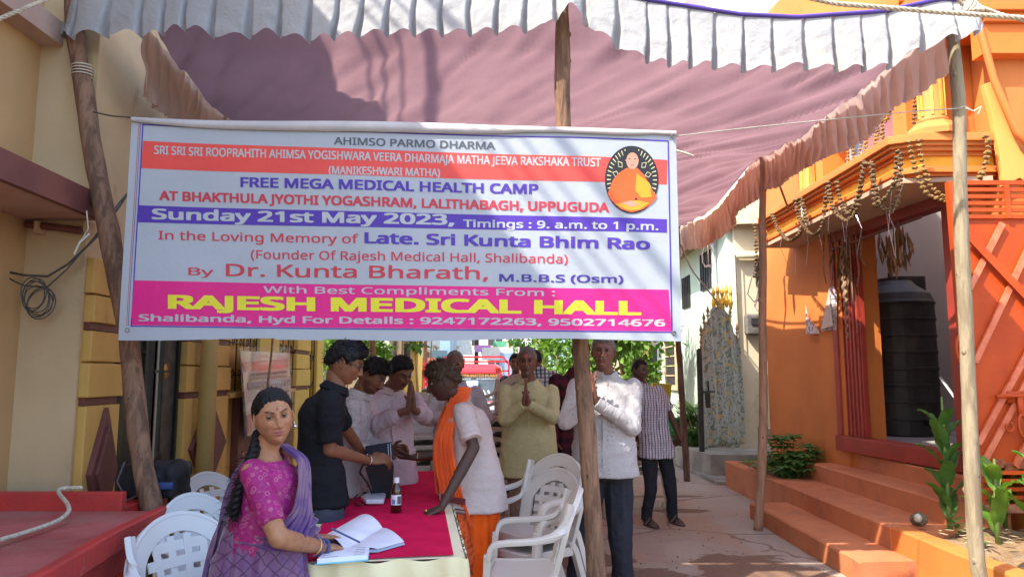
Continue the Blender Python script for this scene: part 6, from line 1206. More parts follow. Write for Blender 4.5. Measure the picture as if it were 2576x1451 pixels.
def hand(w, d, nrm_p, thumb, curl=.2, sc_=1., spread=.15, fcurl=None, thumbc=.4):
    """wrist, finger direction, palm normal (the way the palm faces), side of the thumb"""
    d = nrm(d); pn = nrm(nrm_p-d*np.dot(nrm_p, d)); s = nrm(np.cross(d, pn)); s = s if np.dot(s, thumb) > 0 else -s; S = sc_; gs = []
    w = np.asarray(w); kn = []
    for k in range(4):
        o = (.030-.0195*k)*S; kp = w+d*(.092-.004*abs(k-1.2))*S+s*o*1.08; kn.append(kp); gs.append(cone(w+s*o*.62+d*.012*S, .0135*S, kp, .0100*S, 10))
    gs.append(loft([(w-d*.01*S, .024*S, .018*S, s, pn), (w+d*.03*S, .036*S, .016*S, s, pn), (w+d*.07*S, .041*S, .013*S, s, pn), (w+d*.088*S, .040*S, .010*S, s, pn)], 16))
    gs.append(cone(w+d*.03*S+s*.026*S+pn*.006*S, .015*S, w+d*.055*S+s*.03*S+pn*.006*S, .012*S, 10))
    ln = [(.042, .026, .020), (.046, .030, .021), (.043, .028, .021), (.034, .021, .018)]; cu = fcurl or [curl]*4
    for k in range(4):
        p = kn[k]; dd = nrm(d+s*spread*(.5-k*.33)); r = (.0093, .0096, .0092, .0082)[k]*S
        for j, l in enumerate(ln[k]):
            a = cu[k]*(1.0, 1.15, .7)[j]*(1+.1*k); dd = nrm(dd*math.cos(a)+pn*math.sin(a)); q = p+dd*l*S; gs.append(cone(p, r, q, r*.92, 10)); p = q; r *= .92
    dd = nrm(s*.85+d*.6+pn*.25); p = w+d*.022*S+s*.024*S+pn*.004*S; r = .0125*S
    for j, l in enumerate((.040, .032, .026)):
        q = p+dd*l*S; gs.append(cone(p, r, q, r*.9, 10)); p = q; r *= .88; dd = nrm(dd*math.cos(thumbc*.6)+nrm(d*.8+pn*thumbc-s*.3)*math.sin(thumbc*.6+.15))
    return gs
def ik(sh, wr, l1, l2, hint):
    sh, wr = np.asarray(sh), np.asarray(wr); v = wr-sh; D = min(np.linalg.norm(v), (l1+l2)*.999); d = nrm(v); a = (l1*l1-l2*l2+D*D)/(2*D); h_ = math.sqrt(max(l1*l1-a*a, 0)); hn = np.asarray(hint, float); hn = nrm(hn-d*np.dot(hn, d)); return sh+d*a+hn*h_
MS = {}
def skinmat(): 
    if 'skin' not in MS: MS['skin'] = M('skin', None, .52, attr=True, spec=.35, bump=.12, bsc=260, bdist=.003)
    return MS['skin']
m_hair = {k: M('hair_'+k, c, .5, tuple(x*1.6 for x in c), 60, 3, bump=.6, bsc=160, bdist=.004, spec=.22, stretch=(1, 1, .35)) for k, c in dict(black=(.005, .0046, .005), brown=(.05, .032, .022), grey=(.11, .10, .09), dark=(.02, .017, .015)).items()}
def person(label, f, s_=1., pel=None, waist=None, chest=None, neck=None, hc=None, hf=(0, 1, 0), hup=UP, skin=(.2, .09, .05), headk={}, hairk=None, hairc='black', arms={}, shirt=None, bottom=None, belly=0., shw=.175, feet=None, hs=1., legs=True, voxel=.011, sleeves='long', collar=True, bw=1., cat='person', drop=0, seed=1, fold=.008, nocloth=False):
    """f: way the chest faces; joints in world coordinates"""
    f = nrm(V(f[0], f[1], 0)); s = np.cross(UP, f); pel, chest, neck, hc = map(np.asarray, (pel, chest, neck, hc)); waist = (pel+chest)/2 if waist is None else np.asarray(waist)
    o = thing('person', label, cat, (pel[0], pel[1], 0)); S = s_; spine = nrm(neck-chest); fr2 = nrm(f-spine*np.dot(f, spine))
    skin = np.array(skin); body = []; cloth = []; slv = []
    def torso(g, e): 
        sh = neck-spine*.05*S
        return loft([(pel-UP*.06*S, .150*S*bw+e, .105*S+e, s, f), (pel, .165*S*bw+e, .115*S+belly*.4+e, s, f), (waist, .145*S*bw+belly*.5+e, .105*S+belly+e, s, f), (chest, .168*S*bw+e, .118*S+belly*.4+e, s, fr2), (chest*.45+sh*.55, .178*S*bw+e, .105*S+e, s, fr2), (sh-spine*.035, .148*S*bw+e*.8, .080*S+e*.7, s, fr2), (sh-spine*.004, .112*S*bw+e*.6, .068*S+e*.6, s, fr2), (sh+spine*.025*S, .078*S*bw+e*.5, .058*S+e*.5, s, fr2), (sh+spine*.045*S, .055*S, .05*S, s, fr2)], 30)
    body.append(torso(None, -.008)); hR = smoothR(hf, hup); hcn = hc-hR[:, 2]*.075*hs-hR[:, 1]*.018*hs
    body += [cone(neck-spine*.05*S, .064*S, neck, .056*S, 14), cone(neck, .056*S, hcn, .052*S*hs, 14)]
    hands = []
    info = {}
    for sd in (-1, 1):      # -1 right arm, +1 left arm
        A_ = arms.get(sd); sh = neck-spine*(.088*S)+s*sd*shw*S*bw
        if A_ is None: A_ = dict(w=sh+V(0, 0, -.50*S)+f*.06+s*sd*.03)
        sh = sh+np.asarray(A_.get('sh', (0, 0, 0))); wr = np.asarray(A_['w']); el_ = np.asarray(A_['e']) if 'e' in A_ else ik(sh, wr, .275*S, .245*S, A_.get('hint', -f-UP*.5+s*sd*.3))
        ra = A_.get('r', 1.)
        body += [cone(sh, .046*S*ra, el_, .036*S*ra, 14), cone(el_, .038*S*ra, el_*.55+wr*.45, .036*S*ra, 14), cone(el_*.55+wr*.45, .035*S*ra, wr, .024*S*ra, 14)]
        hd = A_.get('d', wr-el_); hands += hand(wr+nrm(wr-el_)*.004, hd, A_.get('pn', s*-sd), A_.get('th', f+UP*.3), A_.get('curl', .25), S*A_.get('hs', 1.), A_.get('spread', .12), A_.get('fc'), A_.get('tc', .4))
        info[sd] = (sh, el_, wr)
        sl = A_.get('sleeve', sleeves)
        if sl == 'long': slv += [cone(sh-s*sd*.012-UP*.003, .061*S, el_, .053*S, 16), cone(el_, .056*S, el_*.12+wr*.88, .040*S, 16), cone(el_*.12+wr*.88, .040*S, wr*1.0, .037*S, 14, False)]
        elif sl == 'rolled': q = el_*.45+wr*.55; slv += [cone(sh-s*sd*.01, .066*S, el_, .056*S, 16), cone(el_, .058*S, q, .050*S, 16), cone(el_*.6+wr*.4, .053*S, q, .056*S, 14, False)]
        elif sl == 'half': q = sh*.18+el_*.82; slv += [cone(sh-s*sd*.01, .066*S, (sh+q)/2, .068*S, 16), cone((sh+q)/2, .062*S, q, .068*S, 16, False)]
        elif sl == 'short': q = sh*.35+el_*.65; slv += [cone(sh-s*sd*.01, .058*S, q, .058*S, 16, True), cone(sh, .055*S, sh*.2+el_*.8, .055*S, 16, False)]
    hips = [pel-UP*.05*S+s*sd*.085*S for sd in (-1, 1)]
    if feet is None: feet = [V(h_[0], h_[1], 0)+f*.03 for h_ in hips]
    pants = []
    if legs:
        for hp, ft in zip(hips, feet):
            kn = (hp+np.asarray(ft))/2+f*.035; an = np.asarray(ft)+UP*.085-f*.03
            body += [cone(hp, .075*S, kn, .050*S, 14), cone(kn, .05*S, kn*.5+an*.5, .048*S, 12), cone(kn*.5+an*.5, .046*S, an, .032*S, 12), cone(an-f*.025-UP*.05, .036*S, np.asarray(ft)+f*.13+UP*.026, .028*S, 12)]
            for t in range(5): body.append(cone(np.asarray(ft)+f*.11+UP*.02+s*(t-2)*.018, .013, np.asarray(ft)+f*(.165-.01*abs(t-1.5))+UP*.013+s*(t-2)*.020, .011, 8))
            if bottom and bottom.get('kind') == 'trousers': w_ = bottom.get('w', 1.); pants += [cone(hp, .098*S*w_, kn, .073*S*w_, 16), cone(kn, .073*S*w_, an+UP*.02, .062*S*w_, 16), cone(an+UP*.1, .062*S*w_, an-UP*.035, .066*S*w_, 14, False)]
    v, fc, nn = remesh(body, voxel, 4); hv, hfc, hn = remesh(hands, .0042, 2, .4)
    hd_v, hd_f, hd_c, raw = head(skin, hairc={'black': (.009, .008, .008), 'brown': (.05, .03, .02), 'grey': (.13, .115, .10), 'dark': (.02, .017, .015)}[hairc], **headk); hw = (hd_v*hs)@hR.T+hc
    palm = skin*V(1.15, 1.05, 1.0); hcol = np.tile(skin*V(.95, .93, .92), (len(hv), 1))*(1+.15*fbm(hv*80, 2))[:, None]; bcol = np.tile(skin, (len(v), 1))*(1+.08*fbm(v*20, 2))[:, None]
    g = join((v, fc), (hv, hfc), (hw, hd_f)); mk('body', g, skinmat(), o, smooth=True, col=np.clip(np.concatenate([bcol, hcol, hd_c]), 0, 1))
    if hairk is not None:
        hvv, hff = hair(hd=raw, seed=seed, **hairk); mk('hair', ((hvv*hs)@hR.T+hc, hff), m_hair[hairc], o, smooth=True)
    if shirt is not None:
        e = shirt.get('e', .014); hz = shirt.get('hem', -.12); fl = shirt.get('flare', .02)
        low = pel+UP*hz; tor = [torso(None, e)]
        if hz < -.02: tor.append(loft([(low, .168*S*bw+e+fl, .118*S+belly*.7+e+fl, s, f), (pel*.5+low*.5, .168*S*bw+e+fl*.8, .12*S+belly*.8+e+fl*.7, s, f), (pel, .165*S*bw+e+fl*.5, .115*S+belly*.9+e+fl*.5, s, f), (waist, .150*S*bw+belly*.5+e+.005, .108*S+belly+e+.005, s, f)], 30))
        sv, sf, sn = remesh(tor+slv, shirt.get('voxel', .010), 3)
        q = sv@np.stack([s, f, UP], 1); kz = np.clip(1-(sv[:, 2]-low[2])/.05, 0, 1)
        dg1 = np.stack([q[:, 0]*9+q[:, 2]*7, q[:, 1]*9, q[:, 2]*4-q[:, 0]*4], 1); dg2 = np.stack([q[:, 0]*16-q[:, 2]*13, q[:, 1]*13, q[:, 2]*5+q[:, 0]*5], 1)
        d = fold*.9*((1-np.abs(vnoise(dg1+seed)))**4)+fold*.6*((1-np.abs(vnoise(dg2+seed*3)))**4)+fold*.3*vnoise(q*V(20, 20, 8)+seed)-fold*.3
        for sd in (-1, 1):
            sh_, el_, wr_2 = info[sd]
            for c_, ax_, rad in ((el_, nrm(wr_2-sh_), .085), (sh_-UP*.07-s*sd*.02, nrm(el_-sh_), .075)):
                q2 = sv-c_; t_ = q2@ax_; dist = np.linalg.norm(q2, axis=1); d = d+.0045*np.sin(t_*150+2.5*vnoise(sv*9))*np.exp(-(dist/rad)**2)
        wz = (sv-waist)@UP; d = d+.004*np.sin(wz*70+4*vnoise(q*V(6, 6, 2)))*np.exp(-(wz/.10)**2)*np.clip(vnoise(q*V(5, 5, 3)+7)+.4, 0, 1)
        sv = sv+sn*d[:, None]*shirt.get('fold', 1.)
        if 'cut' in shirt: sf = [q_ for q_ in sf if not shirt['cut'](sv[q_[0]])]
        mk(shirt.get('name', 'shirt'), (sv-V(0, 0, 0), sf), shirt['m'], o, smooth=True)
        if collar:
            cm = shirt.get('cm', shirt['m']); cb = neck-spine*.012*S; rows = []
            for j, (rr_, hh) in enumerate(((.068, -.035), (.064, .0), (.060, .026), (.066, .028), (.086, -.008), (.088, -.012))):
                rows.append([cb+(s*math.sin(a)*rr_*1.08+fr2*(math.cos(a)*rr_*1.0+(.006 if abs(a) < .6 else 0)))*S+spine*(hh-(.045+.012*(j > 3))*math.exp(-(a/.75)**2))*S for a in np.linspace(.16, 2*math.pi-.16, 30)])
            R2 = [[r_[i] for r_ in rows] for i in range(30)]
            mk('collar', rings(R2, True, True), cm, o, smooth=False)
            pt = chest+fr2*(.118*S+belly*.4+e+.008); pb = pel+f*(.115*S+belly*.8+e+.012+fl*.5)+UP*max(hz+.04, -.5)
            if shirt.get('placket', True):
                pm = waist+f*(.105*S+belly+e+.012); pts = [neck-spine*.06*S+fr2*(.078*S+e), pt, pm, pb]; tt = np.linspace(0, 3, 16); pl_ = np.stack([np.interp(tt, range(4), np.array(pts)[:, i]) for i in range(3)], 1)
                mk('placket', sweep(pl_, [(-.016, -.004), (.016, -.004), (.016, .003), (-.016, .003)], f), cm, o)
                for k in range(2, 15, 3): mk('button', ball(pl_[k]+f*.004, (.0055, .0055, .0055), 8, 6), m_pap_b, o)
            if shirt.get('pocket'): pc_ = chest+fr2*(.118*S+belly*.4+e+.0)+s*.085*S-UP*.02; mk('pocket', bar(pc_+UP*.055, pc_-UP*.06, .10, .012, up=nrm(fr2+s*.35)), cm, o, bevel=.003)
    for sd in (-1, 1):
        A_ = arms.get(sd) or {}
        if shirt is not None and A_.get('sleeve', sleeves) in ('long', 'rolled'):
            sh, el_, wr = info[sd]; a_, b_, rr_ = (el_*.2+wr*.8, wr*1.0, .041) if A_.get('sleeve', sleeves) == 'long' else (el_*.57+wr*.43, el_*.43+wr*.57, .056)
            dd = nrm(b_-a_); mk('cuff', [cone(a_, rr_*S, b_+dd*.004, (rr_+.002)*S, 24, False), cone(a_-dd*.004, (rr_+.003)*S, a_+dd*.004, (rr_+.003)*S, 24, False)], shirt['m'], o, smooth=False)
    if bottom and bottom['kind'] == 'trousers':
        tv, tf, tn = remesh(pants+[loft([(pel-UP*.10*S, .155*S*bw, .118*S, s, f), (pel, .160*S*bw+.008, .112*S+belly*.6+.008, s, f), (pel+UP*.07*S, .150*S*bw+.008, .106*S+belly*.8+.006, s, f)], 26)], .011, 3)
        tv = tv+tn*(.007*((1-np.abs(vnoise(tv*V(15, 15, 4)+seed)))**2-.5)+.006*fbm(tv*V(22, 22, 9), 2))[:, None]; mk('trousers', (tv, tf), bottom['m'], o, smooth=True)
    elif bottom and bottom['kind'] == 'dhoti':
        lo = bottom.get('lo', .06); cf = (np.asarray(feet[0])+np.asarray(feet[1]))/2; b0 = V(cf[0], cf[1], lo)
        secs = []; 
        for t in np.linspace(0, 1, 12): c = b0*(1-t)+(pel+UP*.08)*t; secs.append((c, (.19-.02*t)*S*bw+.01, (.14-.005*t)*S+belly*.7*t+.01, s, f))
        dv_, df = loft(secs, 110); q = dv_-b0; ang = np.arctan2(q@f, q@s); dn = nrm_rows(q*V(1, 1, 0)); dv_ = dv_+dn*((.012*np.sin(ang*17+2*np.sin(q[:, 2]*3)+seed)+.008*vnoise(np.stack([ang*9, q[:, 2]*1.5, 0*ang], 1)))*np.clip(1.2-q[:, 2], .2, 1))[:, None]
        mk('dhoti', (dv_, df), bottom['m'], o, smooth=True)
    info.update(o=o, f=f, s=s, fr2=fr2, spine=spine, hR=hR, hc=hc, neck=neck, chest=chest, waist=waist, pel=pel, raw=raw); return info
m_pap_b = M('button', (.6, .58, .52), .4)
def glasses(I, hs=1., m=None):
    R_, c = I['hR'], I['hc']; T_ = lambda p: R_@(np.array(p)*hs)+c; gs = []
    for s_ in (-1, 1):
        gs.append(tube([T_((s_*.032+.022*math.cos(t), .094-.006*abs(math.cos(t)), .010+.0165*math.sin(t))) for t in np.linspace(0, 2*math.pi, 20)], .0018, 5)); gs.append(tube([T_((s_*.054, .090, .014)), T_((s_*.073, .05, .014)), T_((s_*.077, -.01, .012))], .0018, 5))
    gs.append(tube([T_((-.010, .096, .013)), T_((.010, .096, .013))], .0018, 5)); return mk('glasses', gs, m or m_dark, I['o'], smooth=True)
def bangle(I, p, d, r, m, th=.0025, nm='bangle'):
    _, _, fr = frames([np.asarray(p)-nrm(d)*.01, np.asarray(p), np.asarray(p)+nrm(d)*.01]); u, v = fr[1]; return mk(nm, tube([p+r*(math.cos(t)*u+math.sin(t)*v) for t in np.linspace(0, 2*math.pi, 22)], th, 6), m, I['o'], smooth=True)
J = gy
def cloth_(n, c, c2=None, **k): return M(n, c, .85, c2 or tuple(x*.9 for x in c), 4, 5, wr=.2, wrs=3.6, bump=.1, bsc=50, bdist=.004, spec=.12, **k)
def dots(colr, sc=38, r=.16, ax=(1, 1, 1)):
    def f(nt, base):
        co = coord(nt, ax); vv = N(nt, 'TexVoronoi'); vv.inputs['Scale'].default_value = sc; vv.inputs['Randomness'].default_value = .55; nt.links.new(co, vv.inputs['Vector']); return mixc(nt, math_(nt, 'LESS_THAN', vv.outputs['Distance'], r), base, colr)
    return f
def stripes(cv, ch, fv=62, fh=50, wv=.3, wh=.2, ang=0.):
    def f(nt, base):
        t = N(nt, 'TexCoord'); mp = N(nt, 'Mapping'); mp.inputs['Rotation'].default_value = (0, 0, ang); nt.links.new(t.outputs['Object'], mp.inputs[0]); sep = N(nt, 'SeparateXYZ'); nt.links.new(mp.outputs[0], sep.inputs[0])
        nz = math_(nt, 'MULTIPLY', noise(nt, mp.outputs[0], 5, 2), .04)
        a = math_(nt, 'LESS_THAN', math_(nt, 'FRACT', math_(nt, 'MULTIPLY', math_(nt, 'ADD', sep.outputs[0], nz), fv)), wv); b = math_(nt, 'LESS_THAN', math_(nt, 'FRACT', math_(nt, 'MULTIPLY', math_(nt, 'ADD', sep.outputs[2], nz), fh)), wh)
        return mixc(nt, math_(nt, 'MULTIPLY', b, .6), mixc(nt, math_(nt, 'MULTIPLY', a, .9), base, cv), ch)
    return f
# ---------- the woman in the saree ----------
def saree_pat(nt, base):
    co = coord(nt, (1, 1, 1)); n1 = noise(nt, co, 5, 4, .6, .6); b = mixc(nt, ramp(nt, n1, .42, .58), base, (.18, .085, .165)); b = mixc(nt, ramp(nt, noise(nt, co, 3.2, 3), .6, .68), b, (.10, .02, .30))
    sep = N(nt, 'SeparateXYZ'); nt.links.new(co, sep.inputs[0]); wv = math_(nt, 'MULTIPLY', math_(nt, 'SUBTRACT', noise(nt, co, 7, 2), .5), .05); u = math_(nt, 'ADD', math_(nt, 'ADD', sep.outputs[0], math_(nt, 'MULTIPLY', sep.outputs[1], .55)), wv)
    z = math_(nt, 'ADD', sep.outputs[2], wv)
    l = []
    for a in (1, -1):
        t = math_(nt, 'ADD', math_(nt, 'MULTIPLY', u, 15.*a), math_(nt, 'MULTIPLY', z, 17.)); l.append(math_(nt, 'LESS_THAN', math_(nt, 'ABSOLUTE', math_(nt, 'SUBTRACT', math_(nt, 'FRACT', t), .5)), .06))
    ln = math_(nt, 'MAXIMUM', l[0], l[1]); low = math_(nt, 'LESS_THAN', sep.outputs[2], 1.02)
    return mixc(nt, math_(nt, 'MULTIPLY', math_(nt, 'MULTIPLY', ln, low), .8), b, (.045, .012, .06))
m_saree = M('purple_saree', (.10, .032, .15), .6, (.15, .06, .17), 6, 4, bump=.35, bsc=14, bdist=.008, sheen=.3, pattern=saree_pat)
m_pallu = M('purple_pallu', (.075, .02, .15), .55, (.19, .10, .17), 5, 4, .42, .6, bump=.4, bsc=14, bdist=.008, sheen=.3)
def blouse_pat(nt, base):
    co = coord(nt); vv = N(nt, 'TexVoronoi', feature='DISTANCE_TO_EDGE'); vv.inputs['Scale'].default_value = 42; nt.links.new(co, vv.inputs['Vector']); v2 = N(nt, 'TexVoronoi'); v2.inputs['Scale'].default_value = 36; nt.links.new(co, v2.inputs['Vector'])
    b = mixc(nt, math_(nt, 'MULTIPLY', math_(nt, 'LESS_THAN', vv.outputs[0], .05), .2), base, (.4, .12, .28)); r = v2.outputs['Distance']; ringm = math_(nt, 'MULTIPLY', math_(nt, 'LESS_THAN', r, .36), math_(nt, 'GREATER_THAN', r, .22)); return mixc(nt, math_(nt, 'MULTIPLY', ringm, .42), b, (.5, .2, .24))
m_blouse = M('magenta_blouse', (.34, .008, .15), .6, (.28, .006, .12), 9, bump=.3, bsc=30, bdist=.004, pattern=blouse_pat)
sk_w = (.42, .20, .105)
fW = (.93, -.10)
wr_ = J(812, 1385, 3.22); wr_[2] = .80; wl = J(775, 1345, 3.42); wl[2] = .80
W = person('woman in a purple saree and magenta blouse leaning on the near table end', fW, .93, pel=J(655, 1400, 3.10), waist=J(668, 1300, 3.10), chest=J(672, 1218, 3.10), neck=J(666, 1126, 3.10), hc=J(688, 1050, 3.06), hf=(.56, -1, -.07), hup=V(-.14, -.05, 1), skin=sk_w,
    headk=dict(lip=(.42, .12, .12), brow=.35, gaze=(.2, .03), browth=.75, mark=None, width=1.02, nose=.85, jaw=1.1, nu=150, nv=96, lidc=.45, wrinkle=.0, cheek=1.2), hairk=dict(style='woman', th=.013, curl=0., n=900, L_=.022, flow=(.0, -1, -.35), tuft=-.35), shw=.15, bw=.90, hs=.97,
    arms={-1: dict(w=wr_, e=J(700, 1352, 2.86), d=J(880, 1372, 3.34)-wr_, pn=V(0, .15, -1), th=V(-.2, 1, 0), fc=[.28, .34, .4, .45], spread=.1, r=1.12, hs=.95), 1: dict(w=wl, e=J(745, 1330, 3.35), d=V(.75, .35, -.02), pn=V(0, 0, -1), th=V(0, -1, 0), curl=.08, hs=.95)},
    sleeves='short', collar=False, shirt=dict(m=m_blouse, e=.007, hem=-.01, name='blouse', fold=.3, cut=lambda p: np.linalg.norm((p-J(664, 1130, 3.10))*V(1, .8, 1.0)) < .092), voxel=.009, legs=True, seed=5, belly=.03)
o = W['o']; fw, sw_ = W['f'], W['s']; pel, wst, chs, nk = W['pel'], W['waist'], W['chest'], W['neck']
m_gold2 = M('gold_jewellery', (.8, .5, .15), .25, metal=1.); m_silver = M('silver_jewellery', (.7, .7, .68), .25, metal=1.)
# bare shoulders above the wide blouse neck: skin coloured neck yoke is the body itself; skirt wrap of the saree:
secs = []
for t in np.linspace(0, 1, 26):
    z = .03+(wst[2]-.005-.03)*t; c = np.array([np.interp(z, [0, pel[2], wst[2]], [pel[0]-.02, pel[0], wst[0]]), np.interp(z, [0, pel[2], wst[2]], [pel[1], pel[1], wst[1]]), z])
    q = np.interp(z, [0, .55, pel[2], wst[2]], [.27, .225, .19, .150]); secs.append((c, q*.82, q*.93, sw_, fw))
v, f_ = loft(secs, 120, 2.15); qq = v-pel; ang = np.arctan2(qq@fw, qq@sw_); dn = nrm_rows(qq*V(1, 1, 0)); v = v+dn*(.010*np.sin(ang*14+3*vnoise(np.stack([ang*2, qq[:, 2]*3, 0*ang], 1)))*np.clip(1-(qq[:, 2]+.1)*3, .25, 1)+.012*((1-np.abs(vnoise(np.stack([ang*3.5+qq[:, 2]*7, qq[:, 2]*5, 0*ang], 1))))**3))[:, None]
mk('saree_skirt', (v, f_), m_saree, o, smooth=True)
def drape(name, rows, m, amp=.012, fr=9, th=.004):
    """rows: list of (left edge, right edge) points along the cloth"""
    R2 = []; n = 34; rows = [(np.asarray(a), np.asarray(b)) for a, b in rows]; tt = np.linspace(0, len(rows)-1, 60); L_ = np.array([a for a, b in rows]); Rr = np.array([b for a, b in rows])
    LL = np.stack([np.interp(tt, range(len(rows)), L_[:, i]) for i in range(3)], 1); RR = np.stack([np.interp(tt, range(len(rows)), Rr[:, i]) for i in range(3)], 1)
    for _ in range(5): LL[1:-1] = (LL[:-2]+LL[2:])/2; RR[1:-1] = (RR[:-2]+RR[2:])/2
    T_ = np.gradient((LL+RR)/2, axis=0)
    for i in range(60):
        nn = nrm(np.cross(T_[i], RR[i]-LL[i])); R2.append([LL[i]*(1-u)+RR[i]*u+nn*(amp*math.sin(u*fr*2*math.pi+.8*math.sin(i*.13))+amp*.5*math.sin(u*23+i*.2)) for u in np.linspace(0, 1, n*2)])
    ob_ = mk(name, rings(R2, False, False), m, o if W_ is None else W_, smooth=True); sm = ob_.modifiers.new('s', 'SOLIDIFY'); sm.thickness = th; return ob_
W_ = None
sL = nk+sw_*.12-UP*.045+fw*.0; 
drape('pallu_front', [(wst-sw_*.10+fw*.19-UP*.10, wst-sw_*.155+fw*.10-UP*.02), (wst+fw*.20-sw_*.02, wst+fw*.165-sw_*.11+UP*.05), (chs+fw*.175+sw_*.02-UP*.03, chs+fw*.155-sw_*.055+UP*.03), (chs+fw*.13+sw_*.10+UP*.09, chs+fw*.13+sw_*.01+UP*.10), (sL+sw_*.03+UP*.045+fw*.03, sL-sw_*.055+UP*.055+fw*.03), (sL-fw*.08+sw_*.02+UP*.02, sL-fw*.08-sw_*.09+UP*.02)], m_pallu, .006, 5)
B0 = nk-fw*.115
drape('pallu_back', [(sL-fw*.06+UP*.035, sL-fw*.06-sw_*.09+UP*.03), (B0-fw*.02-UP*.12+sw_*.13, B0-fw*.03-UP*.13+sw_*.02), (B0-fw*.035-UP*.28+sw_*.11, B0-fw*.05-UP*.28-sw_*.03), (B0-fw*.05-UP*.42+sw_*.10, B0-fw*.07-UP*.40-sw_*.07), (B0-fw*.09-UP*.6+sw_*.08, B0-fw*.10-UP*.58-sw_*.09), (B0-fw*.12-UP*.8+sw_*.08, B0-fw*.12-UP*.78-sw_*.10)], m_pallu, .012, 4)
drape('waist_wrap', [(wst-fw*.19+UP*.02, wst-fw*.17-UP*.10), (wst-sw_*.125-fw*.05+UP*.01, wst-sw_*.145-fw*.05-UP*.08), (wst-sw_*.12+fw*.08-UP*.01, wst-sw_*.14+fw*.10-UP*.10), (wst-sw_*.05+fw*.16-UP*.02, wst-sw_*.05+fw*.19-UP*.12), (wst+sw_*.1+fw*.17, wst+sw_*.12+fw*.2-UP*.12)], m_pallu, .006, 3)
# plait and loose hair
pts = [J(652, 1095, 3.12), J(640, 1135, 3.04), J(624, 1175, 2.99), J(607, 1215, 2.97), J(596, 1260, 2.95), J(588, 1305, 2.94)]; tt = np.linspace(0, 5, 70); Pp = np.stack([np.interp(tt, range(6), np.array(pts)[:, i]) for i in range(3)], 1)
_, _, frr = frames(Pp)
for k in range(3): mk('plait_strand', tube([p+.016*(math.cos(i*.42+k*2.09)*u+.8*math.sin((i*.42+k*2.09)*2)*v_*.7) for i, (p, (u, v_)) in enumerate(zip(Pp, frr))], np.interp(range(70), [0, 10, 60, 69], [.020, .017, .011, .006]), 8), m_hair['black'], o, smooth=True)
R_ = np.random.default_rng(3); gs = []
for k in range(520):
    p = Pp[R_.integers(18, 69)]+R_.normal(size=3)*V(.008, .008, .01); d = nrm(V(-.7, -.1, -.6)+R_.normal(size=3)*.7); l = .03+.05*R_.random(); q = R_.normal(size=3)*.02; s0 = nrm(np.cross(d, V(0, 1, 0)))*.0007
    gs.append((np.array([p-s0, p+s0, p+d*l*.5+q*.5+s0, p+d*l*.5+q*.5-s0, p+d*l+q*.4-V(.0, 0, .01)]), [(0, 1, 2, 3), (3, 2, 4)]))
mk('loose_hair', gs, m_hair['black'], o, kind='stuff')
Hp = lambda x, y, z: W['hR']@np.array((x, y, z))+W['hc']
mk('bindi', ball(Hp(.0, .0915, .046), (.0022, .002, .008), 8, 6), M('bindi_red', (.3, .01, .02), .5), o, smooth=True)
mk('earring', [ball(Hp(-.080, -.002, -.034), .004, 8, 6), lathe([(.001, 0), (.008, .003), (.009, .008), (.003, .014)], Hp(-.081, -.002, -.056), 10)], m_silver, o, smooth=True); mk('nose_stud', ball(Hp(.0165, .099, -.026), .0022, 8, 6), m_gold2, o)
mk('necklace', tube([nk-UP*.02+W['hR'][:, 0]*0+(sw_*math.sin(a)*.075+fw*math.cos(a)*.085)-UP*(.03*(1+math.cos(a))) for a in np.linspace(0, 2*math.pi, 40)], .0022, 5), m_gold2, o, smooth=True)
fd = nrm(wr_-J(700, 1352, 2.86)); m_bb = M('blue_bangle', (.05, .06, .22), .3, spec=.6)
for t, r, th, mm in ((-.012, .034, .004, m_bb), (-.004, .034, .004, m_bb), (-.07, .039, .0028, m_bb), (-.10, .041, .002, m_gold2)): bangle(W, wr_+fd*t, fd, r, mm, th)
pn0 = wr_+V(.07, .05, .035); mk('pen', [tube([pn0+V(-.05, -.0, .035), pn0+V(.07, .03, -.03)], .0042, 8)], M('pen_blue', (.05, .08, .2), .3), None, label='blue and silver pen held in the woman\'s hand', cat='pen')
# ---------- young man in black polo ----------
m_polo = cloth_('black_polo', (.012, .012, .015)); m_jean = cloth_('grey_jeans', (.045, .055, .075), (.06, .07, .09))
s2 = (.21, .085, .042)
P2 = person('young man with glasses in a black polo shirt holding the cuff', (.95, .25), 1.0, pel=J(812, 1255, 4.15), waist=J(806, 1170, 4.15), chest=J(806, 1060, 4.14), neck=J(845, 972, 4.12), hc=J(868, 912, 4.12), hf=(.90, .10, -.42), hup=V(.35, 0, 1), skin=s2,
    headk=dict(nose=1.0, jaw=.9, lip=(.2, .05, .04), gaze=(0, -.2)), hairk=dict(style='low', th=.022, curl=.5, n=1800, L_=.028, flow=(0, .3, -.2)), hs=1.02, bw=.92,
    arms={-1: dict(w=J(928, 1158, 4.38), e=J(828, 1130, 4.02), d=V(.95, .35, .12), pn=V(.2, .5, -.4), th=V(0, .3, 1), curl=.75, tc=.9), 1: dict(w=J(920, 1150, 4.75), hint=V(0, .2, -1), d=V(.9, -.1, 0), pn=V(0, -.8, -.3), th=UP, curl=.6)},
    sleeves='half', shirt=dict(m=m_polo, e=.012, hem=-.025, placket=False, fold=.8), bottom=dict(kind='trousers', m=m_jean, w=.95), voxel=.011, seed=2)
glasses(P2, 1.02); mk('red_shoulder_patch', bar(J(822, 1000, 4.0)+V(0, -.045, .02), J(850, 1012, 4.02)+V(0, -.05, .0), .03, .004, up=V(.3, -.7, .6)), M('red_patch', (.45, .01, .015), .7), P2['o']); fd = nrm(J(928, 1158, 4.38)-J(828, 1130, 4.02)); bangle(P2, J(928, 1158, 4.38)-fd*.02, fd, .032, m_silver)
